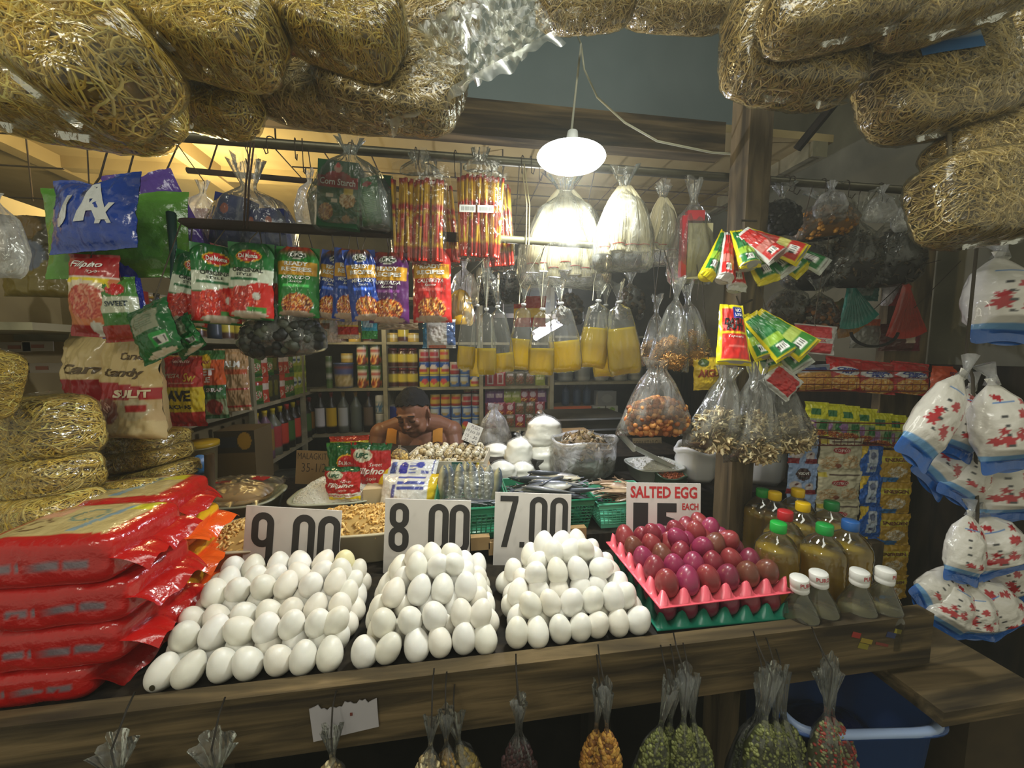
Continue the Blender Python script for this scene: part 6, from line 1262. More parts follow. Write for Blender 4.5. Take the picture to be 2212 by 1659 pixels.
# sacks on the right rear
def opensack(px_, py, Y, z0, r_, h, label, pal, kind, size, n, seed, col=(226, 228, 226), mat='bagm', cont='dried_fish'):
    p = WY(px_, py, Y); o = thing('open_sack', label, 'sack', (p[0], Y, z0)); G = np.stack([np.stack([a*r_*np.cos(th)*(1+.05*np.sin(5*th+z*9+seed)), a*r_*np.sin(th)*(1+.05*np.sin(6*th+seed)), z*h+.08*h*np.sin(3*th+seed)*(z > .7)], -1) for a, z in ((0, 0), (.8, 0), (.95, .15), (1, .6), (.98, .86), (1.08, .94), (1.05, 1.04), (.9, 1.0), (.84, .9))])
    MB().grid(G, col, wrapu=True).obj('bag', M['milk'], o); heapc(o, r_*1.7, r_*1.7, h*.82, h*.16, pal, kind, size, n, seed, cont, e=1, bump=.01); return o
tbox('side_table', 1.03, 1.40, 1.30, 1.56, .90, .984, 'woodd', 'dark side table beyond the post', 'table'); sbox('leg', 1.19, 1.24, 1.40, 1.45, 0, .90, 'woodd', False, bpy.data.objects['side_table'])
opensack(1502, 1010, 1.30, 1.057, .075, .12, 'white sack of tiny dried fish next to the post', DRY, 'fish', .012, 260, 3)
opensack(1640, 1020, 1.42, .986, .095, .17, 'white sack of dried shrimp beyond the post, behind the oil bottles', DRY, 'fish', .012, 260, 4)
opensack(1448, 1030, 1.22, 1.057, .055, .05, 'low dish of reddish dried shrimp behind the SALTED EGG sign', [(180, 96, 50), (150, 76, 40)], 'fish', .009, 200, 5, col=(60, 90, 70))
m = sbox('step_block', .86, 1.02, 1.10, 1.16, .986, 1.0, 'woodd', False); bpy.data.objects.remove(m)
# ------------------------------------------------------------------ the seller
def seller():
    Y = 1.90; hc = WY(893, 893, Y-.03); o = thing('person', 'man in a yellow tank top bent over behind the counter, looking down', 'person', (float(hc[0]), Y, 0))
    H = np.array([0, -.03, hc[2]]); R = Rz(radians(-18)) @ Rx(radians(24)) @ Ry(radians(-5))
    b = MB(); sk = (132, 84, 56)
    E = lambda c, r, Rr=None, mb=b, nu=22, nv=14: mb.ell(H+R @ np.array(c), r, sk, R if Rr is None else R @ Rr, nu, nv)
    E((0, .012, .022), (.074, .092, .092)); E((0, -.018, -.030), (.064, .070, .074)); E((0, -.040, -.078), (.036, .038, .032)); E((.040, -.040, -.052), (.026, .035, .036)); E((-.040, -.040, -.052), (.026, .035, .036))
    E((.036, -.066, -.012), (.022, .018, .020)); E((-.036, -.066, -.012), (.022, .018, .020))
    E((0, -.074, .030), (.052, .014, .012)); E((0, -.088, .004), (.0095, .016, .026), Rx(radians(-14))); E((0, -.099, -.018), (.013, .012, .010)); E((.012, -.090, -.020), (.009, .009, .007)); E((-.012, -.090, -.020), (.009, .009, .007))
    E((0, -.084, -.046), (.022, .009, .006)); E((0, -.080, -.056), (.020, .010, .007)); E((.030, -.076, .012), (.016, .010, .010)); E((-.030, -.076, .012), (.016, .010, .010))
    for s in (-1, 1): E((s*.075, .010, -.006), (.010, .020, .032), Rz(s*.35)); E((s*.080, .006, .004), (.008, .018, .022), Rz(s*.4))
    nk = H+R @ np.array([0, .035, -.07])
    sh = np.array([0, .11, H[2]-.12]);
    b.tube([nk+np.array([0, .0, .04]), nk, (nk+sh)/2+np.array([0, .012, 0]), sh], [.052, .055, .062, .085], 16, sk)
    def loft(P, R_, k=20):
        P = np.array(P, float); th = np.arange(k)*2*pi/k; G = np.stack([np.stack([p[0]+r[0]*np.cos(th), p[1]+r[1]*np.sin(th), 0*th+p[2]], -1) for p, r in zip(P, R_)]); b.grid(G, sk, wrapu=True)
    z = H[2]-.085
    loft([(0, .095, z+.045), (0, .09, z+.04), (0, .10, z), (0, .12, z-.05), (0, .13, z-.15), (0, .16, z-.30), (0, .20, z-.42), (0, .21, z-.50), (0, .21, z-.51)], [(0, 0), (.05, .05), (.13, .07), (.185, .095), (.18, .115), (.155, .115), (.16, .12), (.15, .11), (0, 0)])
    for s in (-1, 1):
        S0 = np.array([s*.185, .11, z-.045]); El = np.array([s*.235, -.02, z-.28]); Wr = np.array([s*.10, -.20, z-.30])
        b.ell(S0, (.058, .060, .062), sk, None, 24, 16); b.tube([nk+np.array([s*.02, .02, -.01]), (nk+S0)/2+np.array([0, .02, .012]), S0+np.array([0, .01, .012])], [.050, .050, .046], 16, sk); b.ell((s*.07, .06, z-.09), (.085, .05, .07), sk, None, 24, 16); b.tube([S0, (S0+El)/2, El], [.054, .047, .040], 14, sk); b.ell(El, (.040, .040, .040), sk); b.tube([El, (El*.6+Wr*.4), Wr], [.039, .036, .026], 14, sk)
        b.ell(Wr+np.array([-s*.02, -.035, -.004]), (.038, .045, .014), sk)
        for f in range(4):
            q = Wr+np.array([-s*.045+s*.0-s*f*.0+ (f-1.5)*.017, -.07, -.006]); L = (.060, .070, .066, .052)[f]; b.tube([q, q+np.array([(f-1.5)*.004, -L*.5, .002]), q+np.array([(f-1.5)*.005, -L*.9, -.012])], [.009, .0085, .007], 8, sk)
        q = Wr+np.array([-s*.048, -.02, -.004]); b.tube([q, q+np.array([-s*.022, -.022, -.004]), q+np.array([-s*.030, -.045, -.008])], [.011, .010, .008], 8, sk)
    # seat and thighs
    zz = z-.50; 
    for s in (-1, 1): b.tube([np.array([s*.08, .20, zz]), np.array([s*.11, .02, zz+.01]), np.array([s*.13, -.12, zz])], [.09, .078, .062], 14, sk); b.tube([np.array([s*.13, -.12, zz]), np.array([s*.13, -.11, .25]), np.array([s*.13, -.10, .06])], [.058, .05, .036], 14, sk); b.ell((s*.13, -.15, .04), (.045, .11, .036), sk)
    m = b.obj('body', attr_mat('skin', .5, .08, 60, .12, .002, sss=.15), o)
    md = m.modifiers.new('r', 'REMESH'); md.mode = 'VOXEL'; md.voxel_size = .0042; md.use_smooth_shade = True
    m2 = m.modifiers.new('s', 'SMOOTH'); m2.factor = .5; m2.iterations = 3
    m.data.materials.clear(); mt, t, out = nt('skin_tone'); pb = N(t, 'ShaderNodeBsdfPrincipled'); pb.inputs['Base Color'].default_value = (*lin((146, 100, 72)), 1); pb.inputs['Roughness'].default_value = .45; pb.inputs['Subsurface Weight'].default_value = .12; pb.inputs['Subsurface Scale'].default_value = .01; t.links.new(pb.outputs[0], out.inputs[0]); m.data.materials.append(mt)
    h = MB(); K = (12, 10, 9)
    th = np.arange(40)*2*pi/40; ph = np.linspace(0.02, 1.0, 16); rows = []
    for k_, a in enumerate(ph):       # cap of hair down to a hairline that is high over the face and low at the nape
        lim = 1.02+.62*np.sin(th)*1.0 ; lim = np.clip(np.where(np.sin(th) < 0, 1.15+.18*np.sin(th)+.32*np.abs(np.cos(th))**6, 1.44+.75*np.sin(th))+.05*np.sin(th*13), .5, 2.15)
        A = a*lim; n_ = hsh(th*6+0*a, A*9+1, 1.0, 5)-.5; r_ = 1.045+.10*n_; rows.append(np.stack([.077*r_*np.sin(A)*np.cos(th), .014+.094*r_*np.sin(A)*np.sin(th), .026+.100*r_*np.cos(A)], -1))
    G = np.stack(rows) @ R.T+H; h.grid(G, K, wrapu=True)
    inner = (np.stack(rows)*np.array([.90, .90, .90])+np.array([0, .001, .001])) @ R.T+H; h.grid(inner, K, wrapu=True)
    h.grid(np.stack([G[-1], inner[-1]]), K, wrapu=True)
    h.obj('hair', attr_mat('hair', .9, 0, 160, .8, .004), o)
    f = MB()
    for s in (-1, 1):
        t = np.linspace(-1, 1, 9); f.tube(np.stack([s*.031+t*.018, -.086+.006*np.abs(t)**2+.0*t, .034+.004*(1-t*t)], -1) @ R.T+H, .0028, 6, (28, 20, 16)); 
        f.tube(np.stack([s*.030+t*.014, -.0855+.006*t*t, .006-.003*(1-t*t)], -1) @ R.T+H, .0015, 5, (30, 20, 16))
    f.obj('eyebrows_and_lashes', M['matte'], o); f = MB(); t = np.linspace(-1, 1, 9); f.tube(np.stack([t*.021, -.0905+.006*t*t, -.051+.002*t*t], -1) @ R.T+H, .0016, 5, (86, 40, 34)); f.obj('mouth', M['matte'], o)
    c = MB(); YT = (206, 140, 44)
    P = [(0, .12, z-.10), (0, .13, z-.15), (0, .16, z-.30), (0, .20, z-.42), (0, .21, z-.52)]; Rr = [(.186, .112), (.188, .124), (.163, .124), (.168, .13), (.165, .125)]; th = np.arange(32)*2*pi/32
    c.grid(np.stack([np.stack([p[0]+r[0]*np.cos(th), p[1]+r[1]*np.sin(th), p[2]+.015*np.cos(th*2)*(i == 0)+0*th], -1) for i, (p, r) in enumerate(zip(P, Rr))]), YT, wrapu=True)
    for s in (-1, 1):
        for w_ in (0,):
            t = np.linspace(0, 1, 10); pts = np.stack([s*(.115-.0*t)+0*t, .12+.118*-np.cos(t*pi), z-.075+.085*np.sin(t*pi)*1.0], -1); wd = .026
            A_ = pts.copy(); A_[:, 0] -= wd; B_ = pts.copy(); B_[:, 0] += wd*.9; c.grid(np.stack([A_, (A_+B_)/2+np.array([0, 0, .006]), B_]), YT)
    c.obj('tank_top', attr_mat('jersey', .85), o)
    return o
seller()
sbox('ceiling_outer', -3.2, 3, -1.4, 1.70, 3.45, 3.5, 'tarp').name = 'ceiling.001'
# ------------------------------------------------------------------ overhead noodle packs
def ov(cx, cy, wp, hp, Y, roll, label, kind=('y', 0), t=.10, lab=None, pitch=-12, yaw=0, strings=True, wrapm='bagx', fringe=.03, top=3.45):
    p = WY(cx, cy, Y); m = mpp(p); o = noodle_pack(kind, tuple(p), wp*m, hp*m, t, (radians(pitch), radians(roll), FACE+radians(yaw)), label, None, lab, wrapm=wrapm)
    if strings:
        q = LP(o, [p+np.array([-.06, .02, .02]), (p[0]-.05, Y+.05, p[2]+.25), (p[0]-.04, Y+.06, top)]); 
        s = MB().tube(q, .004, 4, (120, 112, 90), cap=False).obj('string', M['matte'], o)
    return o
RDL = (112, 22, 26); BLL = (150, 176, 190)
ov(120, 60, 470, 250, .60, 40, 'huge yellow noodle pack in the upper corner over the blue bag pack', ('y', 0), .13)
ov(130, 215, 430, 140, .68, 8, 'long yellow noodle pack hanging just above the blue bag pack', ('y', 1), .12)
ov(300, 180, 120, 230, .66, -12, 'narrow end of a yellow noodle pack pointing down at the pipe', ('y', 1), .10)
ov(435, 60, 330, 170, .66, 14, 'yellow noodle pack above the one with the dark red label', ('y', 0), .11)
ov(430, 200, 250, 140, .80, 12, 'yellow noodle pack with a dark red paper label, left of its twin', ('y', 1), .10, (-.9, .30, .9, .85, RDL, RDL))
ov(735, 45, 270, 170, .68, 18, 'yellow noodle pack at the top edge, third from the corner', ('y', 0), .10)
ov(715, 200, 330, 130, .82, 6, 'wrinkled noodle pack with a small dark red label over the corn starch', ('b', 0), .10, (-.55, .30, -.1, .95, RDL, RDL))
ov(850, 170, 300, 210, .76, 14, 'loosely wrapped noodle pack above the stick sachets', ('b', 0), .09, pitch=-20)
ov(905, 40, 260, 130, .84, -18, 'pale noodle pack at the top edge behind the shiny empty wrap', ('b', 1), .08)
ov(1262, -5, 210, 120, 1.0, -4, 'tan noodle pack above the disc lamp, nearer the shiny wrap', ('b', 0), .10)
ov(1465, 0, 240, 110, 1.0, 3, 'tan noodle pack above the disc lamp, nearer the post', ('b', 1), .10)
ov(1712, 100, 290, 245, .80, 6, 'round tan noodle pack with a blue label, hiding the top of the post', ('b', 0), .12, (-.75, .25, -.1, 1.0, BLL, (46, 110, 160)))
ov(1815, 15, 330, 140, .68, -12, 'tan noodle pack across the top edge, before the blue-labelled one', ('b', 1), .10)
ov(2060, -5, 330, 130, .66, -16, 'tan noodle pack at the top edge beyond the post', ('b', 0), .10)
ov(2015, 175, 290, 235, .76, -8, 'plump tan noodle pack with a blue and white three-cornered label', ('b', 1), .13, (-.6, .05, .25, .62, (180, 190, 196), (46, 110, 170)))
ov(2145, 330, 240, 130, .74, -12, 'shaded noodle pack above the lowest one, over the sugar bags', ('b', 0), .12)
ov(2125, 430, 260, 190, .70, -6, 'lowest tan noodle pack, hanging over the sugar bags', ('b', 1), .13)
ov(2225, 130, 170, 300, .80, 4, 'dark noodle pack cut by the picture edge, beside the plump one', ('b', 0), .12)
o = thing('empty_wrap', 'shiny empty clear wrap hanging beside the disc lamp', 'plastic wrap', tuple(WY(980, 110, .74)), (radians(-25), radians(-27), FACE)); m_ = mpp(WY(980, 110, .74))
wrap_mb(400*m_, 190*m_, .05, 5, .03, .030, 60, 40).obj('film', M['wrap0'], o)
# ------------------------------------------------------------------ stacked noodle packs at the left end of the counter
ov(62, 935, 235, 150, .93, -8, 'tall yellow noodle pack topmost of the pile behind the red packs', ('y', 0), .14, (-1, -.35, -.35, -.05, (170, 40, 40), (200, 190, 150)), 0, strings=False)
ov(58, 1035, 250, 105, .91, -5, 'yellow noodle pack second in the pile behind the red packs', ('y', 1), .14, None, 0, strings=False)
ov(45, 1118, 300, 112, .88, -3, 'yellow noodle pack lowest in the pile behind the red packs', ('y', 0), .14, None, 0, strings=False)
ov(245, 1085, 230, 70, .99, -14, 'yellow noodle pack lying between the pile and the red packs, yellow and red tag', ('y', 1), .14, (-.35, .3, .05, 1, (210, 190, 40), (180, 40, 40)), -20, strings=False)
ov(-30, 830, 70, 150, .80, 5, 'slim noodle pack at the picture edge above the pile', ('y', 1), .08, strings=True)
for i, (cx, cy, w_, h_, Y, rl, lb) in enumerate(((280, 955, 210, 46, 1.20, -4, 'dim noodle pack under the shelf board, uppermost of three'), (290, 990, 200, 46, 1.18, -8, 'noodle pack under the shelf board, middle of three'), (330, 1028, 150, 44, 1.16, -12, 'noodle pack under the shelf board, lowest of three'))):
    ov(cx, cy, w_, h_, Y, rl, lb, ('y', i % 2), .16, None, 0, strings=False)
o = tub(*WY(433, 1000, 1.42)[:2], 1.06, .10, .10, .16, (150, 140, 100), 'milky tub with a yellow lid beneath the wall shelf', mat='milk', e=.9); m = MB(); m.lathe([(0, .16), (.056, .16), (.058, .165), (.058, .175), (0, .176)], 24, (206, 170, 30)); m.obj('lid', M['plas'], o)
p = WY(512, 985, 1.5); carton((470, 930, 548, 1055), 1.50, [('bg', (120, 98, 56)), ('r', -1, .62, 1, 1, (60, 52, 36)), ('e', .5, .82, .35, .15, (190, 150, 40)), ('r', -.7, .7, .1, .9, (50, 54, 60))], .14, 0, 10, 'brown carton with dark and yellow print behind the rice tub', (100, 84, 50))
mb = MB(); p = WY(449, 1062, 1.20); q = WY(452, 980, 1.20); mb.tube([(p[0], 1.20, .986), q], .0125, 12, (104, 72, 52)); tag(mb.obj('wooden_peg', M['woodp']), 'round brown wooden peg rising from the counter behind the red packs', 'peg')
p = WY(413, 1022, 1.22); o = MB().lathe([(0.0, 0), (.02, .004), (.032, .05), (.031, .051), (.018, .006), (0, .003)], 18, (64, 134, 190)).obj('blue_cup', M['plas']); o.location = p; o.rotation_euler = (.3, .9, .3); tag(o, 'small light blue cup lying near the wooden peg', 'cup')
film_bag((-50, 420, 44, 600), .72, 'white translucent bag at the picture edge beside the dark cabinet', mat='bagm', d=.05, seed=41, necky=.9)
# ------------------------------------------------------------------ things hanging between the rails and the shelves
goods((518, 655, 706, 768), 1.06, 'clear bag of small dark tied packets under the green sauce pouches', 'ball', [(40, 44, 36), (24, 26, 24), (70, 74, 60)], .014, 90, .72, 71, d=.10, rl=-3, necky=.93, neck=.4, hook=(RY, RZ_), content='dark_packets')
def hang(box, Y, art, label, name='hanging_sachet', kind='pillow', t=.03, roll=0, yaw=0, seed=1, mat='film', hook=None, **k): return pouch(name, 'sachet', label, box, Y, art, kind, t, roll, yaw, hook=hook or (None, RY+.004, RZ_-.008), mat=mat, seed=seed, **k)
hang((690, 682, 736, 740), 1.20, [('bg', (210, 200, 190)), ('g', .8, .9, (220, 130, 40)), ('r', -1, .5, .2, .7, (140, 90, 60))], 'white and orange sachet under the blue pouches', seed=3)
hang((728, 686, 775, 732), 1.18, [('bg', (204, 40, 30)), ('w', 1.2, .62, .05, 2, 0, (220, 190, 150)), ('r', -1, .55, 1, .64, (230, 190, 60)), ('r', -1, 0, 1, .2, (210, 196, 170))], 'red and cream sachet under the blue pouches', seed=4)
hang((780, 684, 816, 732), 1.18, [('bg', (60, 170, 200)), ('r', -1, 0, 1, .35, (60, 160, 80)), ('r', -.6, .5, .6, .8, (190, 220, 220))], 'turquoise sachet left of the purple pouch', seed=5)
hang((815, 690, 905, 712), 1.22, [('bg', (170, 150, 120))], 'tan strip of card behind the purple pouch', t=.01, seed=6)
hang((912, 690, 985, 752), 1.16, [('bg', (176, 176, 172)), ('r', -1, 0, -.7, 1, (60, 130, 170)), ('r', .5, .1, 1, .9, (70, 90, 130)), ('e', 0, .5, .4, .25, (206, 204, 200)), ('r', -.6, 0, .4, .1, (170, 80, 50))], 'silver sachet with blue edges before the cans', mat='filmx', seed=7)
film_bag((972, 560, 1034, 660), 1.22, 'white milky bag behind the stick sachet bags', mat='bagm', d=.06, seed=51)
goods((1024, 560, 1082, 660), 1.24, 'clear bag of black beans, nearer the white milky bag', 'ball', [(26, 26, 28), (40, 40, 42)], .005, 160, .68, 72, content='black_beans', hook=HP)
goods((1076, 555, 1136, 655), 1.24, 'clear bag of black beans, nearer the disc lamp', 'ball', [(26, 26, 28), (40, 40, 42)], .005, 160, .68, 73, content='black_beans', hook=HP)
goods((965, 600, 1024, 702), 1.20, 'bright yellow bag behind the red CALDERETA pouch', None, [(226, 180, 30)], .004, 0, .75, 74, core=(226, 176, 24), content='yellow_powder', hook=HP)
hang((1108, 640, 1180, 706), 1.30, [('bg', (150, 40, 30)), ('r', -1, .3, 1, .6, (190, 160, 50))], 'dark red and yellow packet behind the middle oil bags', seed=8)
for k_, (bx, lb) in enumerate((((1200, 610, 1262, 700), 'dark sachet bunch seen between the oil bags, first'), ((1330, 590, 1392, 690), 'dark sachet bunch seen between the oil bags, second'))): goods(bx, 1.34, lb, 'ball', DKB, .010, 60, .7, 80+k_, hook=HP)
hang((1497, 772, 1562, 842), 1.0, [('bg', (206, 176, 40)), ('r', -.9, .40, .9, .66, (190, 160, 40)), ('e', -.4, .85, .35, .13, (70, 90, 50)), ('t', 'ARGUS', .0, .52, 1.6, .24, (130, 50, 20), 0, .04)], 'yellow sachet with a dark red word, between the cracker and fish bags', roll=-3, seed=9)
hang((1650, 796, 1728, 852), .92, [('bg', (206, 206, 200)), ('r', -.8, .15, .8, .85, (186, 40, 40))], 'red-panelled white sachet slanting above the dried fish', roll=38, seed=10)
# vinegar and soy pouches hung in fans
def fan(tp, bt, wp, Y, art, cap, label, seed, pitch=-22, yaw=0, edge=(222, 222, 216)):
    a = WY(*tp, Y); b = WY(*bt, Y); m = mpp((a+b)/2); dx, dy = bt[0]-tp[0], bt[1]-tp[1]; L = sqrt(dx*dx+dy*dy)*m; roll = atan2(dx, dy)*-1.0
    o = thing('condiment_pouch', label, 'pouch', tuple((a+b)/2), (radians(pitch), -roll*-1.0 if False else roll*1.0, FACE+radians(yaw)))
    w = wp*m; mb = pouch_mb(w, L, .045, art, 'stand', .004, seed, nu=30, nv=36, taper=.35); mb.obj('wrapper', M['film'], o)
    c = MB(); n = 24; th = np.arange(n)*2*pi/n; R = np.array([0, .5, 1.0]); c.grid(np.stack([np.stack([w*.48*r*np.cos(th), .024*r*np.sin(th), -L*.455-.006*(1-r*r)+0*th], -1) for r in R]), cap, wrapu=True)
    c.obj('gusset', M['film'], o); return o
g1, g2, r1, r2 = (30, 116, 52), (150, 190, 60), (196, 40, 36), (206, 120, 110)
VG = A_vin(g1, g2, (232, 216, 24)); VR = A_vin(r1, r2, (220, 220, 214)); VY = A_vin((190, 50, 40), (206, 200, 110), (236, 220, 20)); VW = A_vin(g1, (200, 206, 190), (210, 216, 206))
T1 = (1600, 486)
for i, (bt, wp, Y, art, cp, lb) in enumerate((((1506, 612), 34, .95, VG, (232, 216, 24), 'green and yellow condiment pouch, lowest on the near side of the upper bunch'), ((1548, 618), 36, .93, VR, (206, 206, 200), 'slim red and white condiment pouch of the upper bunch, seen from its edge'),
    ((1575, 640), 40, .97, VR, (206, 206, 200), 'pale pouch end lowest in the upper bunch'), ((1610, 588), 46, .91, VG, (170, 172, 166), 'green condiment pouch with a round grey foot, centre of the upper bunch'), ((1672, 566), 52, .89, VR, (160, 130, 126), 'red condiment pouch with a white rim, largest of the upper bunch'),
    ((1722, 562), 52, .91, VY, (170, 172, 166), 'red and yellow condiment pouch at the far side of the upper bunch'), ((1648, 622), 50, .96, VG, (232, 216, 24), 'dark green pouch with a yellow foot, lowest of the upper bunch'), ((1692, 600), 46, .95, VW, (200, 202, 196), 'green pouch with a white foot under the largest red one'),
    ((1722, 598), 48, .99, VG, (232, 216, 24), 'yellow-footed pouch half hidden at the far side of the upper bunch'), ((1762, 590), 40, .98, VW, (206, 206, 200), 'pale pouch sticking out farthest towards the dark bags'))):
    fan((T1[0]+(bt[0]-T1[0])*.14, T1[1]+4*(i % 3)), bt, wp, Y, art, cp, lb, i+1, pitch=-26)
o = fan((1586, 655), (1578, 790), 78, .90, A_vinf, (176, 178, 172), 'red and yellow pouch with black lettering, front of the lower bunch', 21, pitch=-14)
T2 = (1600, 662)
for i, (bt, wp, Y, art, cp, lb) in enumerate((((1642, 780), 46, .94, VG, (170, 170, 150), 'narrow green pouch beside the red printed one, lower bunch'), ((1692, 772), 62, .91, VG, (180, 180, 160), 'green pouch with a grey lettered foot, lower bunch'), ((1735, 762), 64, .90, A_vin((60, 130, 50), (170, 190, 90), (240, 222, 20)), (186, 186, 166), 'green pouch with a barcode label, farthest out in the lower bunch'),
    ((1655, 806), 50, .97, VG, (226, 210, 60), 'yellow-edged pouch foot lowest in the lower bunch'), ((1720, 800), 56, .96, VW, (210, 206, 204), 'white pouch foot with pink letters, lower bunch'))):
    o = fan((T2[0]+(bt[0]-T2[0])*.3, T2[1]+12), bt, wp, Y, art, cp, lb, 30+i, pitch=-24)
for (tx, ty), lb in ((T1, 'wire loop holding the upper condiment bunch on the post'), ((1600, 668), 'wire loop holding the lower condiment bunch on the post')):
    p = WY(tx, ty, .95); tag(MB().tube([p+np.array([0, 0, -.03]), p+np.array([0, 0, .012]), (.868, 1.008, p[2]+.035)], .003, 6, (70, 60, 44)).obj('wire_loop', M['rust']), lb, 'wire')
# ------------------------------------------------------------------ the dim corner beyond the post
for i, (bx, pal, lb, rl, sz, kd) in enumerate((((1640, 400, 1724, 505), [(30, 28, 26), (22, 20, 18)], 'clear bag with black lumps directly beyond the post', 4, .012, 'ball'), ((1716, 405, 1852, 515), [(176, 120, 30), (150, 96, 20), (196, 140, 50)], 'bag of amber powder high on the far pipe', -6, .006, 'ball'),
     ((1690, 470, 1800, 625), DKB, 'bag of dark dried goods behind the upper condiment bunch', 5, .012, 'flake'), ((1792, 425, 1900, 620), DKB, 'large bag of dark dried goods in the middle of the far pipe', 0, .014, 'fish'), ((1880, 430, 2000, 615), DKB, 'large bag of dark dried goods at the end of the far pipe', -10, .014, 'fish'),
     ((1650, 585, 1752, 712), [(96, 80, 48), (70, 58, 36), (54, 44, 30)], 'brown bag behind the lower condiment bunch', 4, .012, 'flake'), ((1740, 600, 1812, 722), [(60, 34, 18), (110, 70, 24), (40, 26, 16)], 'dark brown bag left of the teal sachets', -6, .010, 'ball'))):
    goods(bx, 1.12+.03*(i % 3), lb, kd, pal, sz, 170, .60, 90+i, rl=rl, hook=HP, mat='bagd' if i > 1 else 'bag', necky=.74, flare=.55, content='dry_goods')
for i, (bx, pal) in enumerate((((1760, 395, 1830, 470), 0), ((1868, 405, 1936, 480), 0), ((1930, 420, 1998, 500), 0))): film_bag(bx, 1.10, 'crumpled empty bag top on the far pipe, %s' % ('over the amber bag', 'over the middle dark bag', 'at the pipe end')[i], d=.06, seed=60+i, mat='bagm', hook=HP)
def strips(cx, cy, n, a0, a1, L, w, col, Y, label, group):
    for i in range(n):
        a = radians(a0+(a1-a0)*i/max(1, n-1)); p = WY(cx, cy, Y+.006*i); l = L*mpp(p); c = p+np.array([sin(a)*l/2, 0, -cos(a)*l/2]); o = thing('long_sachet', label, 'sachet', tuple(c), (0, -a, FACE), group)
        pouch_mb(w*mpp(p), l, .012, [('bg', col), ('r', -.5, .1, .5, .9, tuple(int(v*.8) for v in col))], 'pillow', .002, i, nu=8, nv=12).obj('wrapper', M['filmx'], o)
strips(1838, 615, 9, -8, 44, 95, 16, (30, 130, 116), 1.16, 'teal strip sachet fanned below the dark bags', 'teal strip sachets'); strips(1958, 616, 7, -14, 26, 115, 20, (176, 46, 28), 1.16, 'red strip sachet in the fan at the far end', 'red strip sachets')
strips(1815, 650, 4, 10, 40, 80, 24, (160, 110, 40), 1.20, 'orange-brown sachet behind the teal ones', 'orange-brown sachets')
hang((1835, 595, 1900, 650), 1.22, [('bg', (20, 90, 80)), ('r', -1, .2, .4, .8, (90, 100, 90))], 'dark teal packet above the teal strips', seed=12); hang((1905, 595, 1950, 660), 1.20, [('bg', (196, 190, 196)), ('d', 1, -1, -.2, (170, 50, 50))], 'white packet tip between the teal and red strips', seed=13)
hang((1712, 702, 1806, 764), 1.08, [('bg', (200, 196, 192)), ('r', -1, .55, .7, .95, (214, 60, 66)), ('r', -.9, .05, .8, .38, (206, 66, 70)), ('t', 'RICE MIX', -.1, .47, 1.0, .10, (190, 60, 60), 0, .02)], 'pink and white packet between the condiments and the biscuit rack', roll=5, seed=14)
hang((1838, 690, 1900, 752), 1.24, [('bg', (130, 130, 122)), ('g', .75, .8, (196, 90, 40))], 'grey sachet under the teal strips', seed=15); hang((1900, 700, 1990, 758), 1.22, [('bg', (90, 50, 44)), ('r', .1, .3, .6, .8, (206, 190, 170)), ('r', .6, 0, 1, 1, (110, 30, 50))], 'dark red sachet under the red strips', seed=16)
a = np.linspace(.1, pi-.1, 14); p = WY(1890, 715, 1.14); tag(MB().tube(np.stack([p[0]+.10*np.cos(a+pi), 0*a+1.14, p[2]-.055*np.sin(a)], -1), .005, 6, (26, 24, 22)).obj('black_cable', M['matte']), 'black cable sagging above the biscuit rack', 'cable')
# racks with packs
def rack(px0, px1, y0, y1, Y, label, rows=3, n=16, d=.10, rl=0):
    a = WY(px0, y1, Y); b = WY(px1, y1, Y); h = (y1-y0)*mpp(a); o = thing('wire_rack', label, 'rack', tuple((a+b)/2), (0, 0, 0)); v = (b-a)/2; m = MB(); RC = (110, 30, 24)
    for k in range(rows+1): z = np.array([0, 0, h*k/rows]); m.tube([-v+z, v+z], .0024 if k in (0, rows) else .0015, 5, RC); m.tube([-v+z+np.array([0, d, 0]), -v+z, ], .0015, 4, RC); m.tube([v+z+np.array([0, d, 0]), v+z], .0015, 4, RC)
    for i in range(n+1): q = -v+2*v*i/n; m.tube([q+np.array([0, d, 0]), q, q+np.array([0, 0, h])], .0014, 4, RC)
    m.tube([-v+np.array([0, d, 0]), v+np.array([0, d, 0])], .0024, 5, RC)
    m.tube([v+np.array([0, d, h*.5]), v+np.array([.02, d+.03, .05]), (1.83-((a+b)/2)[0], 1.40-Y, .06)], .003, 5, RC)
    m.obj('wires', M['plas'], o); return o
rack(1722, 2004, 800, 845, 1.10, 'red wire rack holding the crispy snack packs'); rack(1742, 1972, 912, 962, 1.10, 'red wire rack holding the yellow seasoning sachets')
A_cf = [('bg', (186, 30, 30)), ('f', 0, .22, .85, .24, [(214, 150, 60), (230, 180, 90), (196, 110, 40), (236, 206, 140)]), ('e', -.1, .56, .75, .13, (222, 226, 226)), ('r', .3, .88, .8, .93, (210, 120, 110)), ('t', 'CRISPY', -.05, .60, 1.2, .09, (50, 70, 160), .2, .05), ('t', 'FRY', -.1, .51, .7, .08, (50, 70, 160), .2, .05)]
A_cf2 = [('bg', (206, 150, 60)), ('g', .65, .75, (170, 180, 196)), ('f', 0, .3, .9, .3, [(214, 150, 60), (230, 180, 90), (196, 110, 40)]), ('r', -.6, .75, .6, .88, (70, 90, 160))]
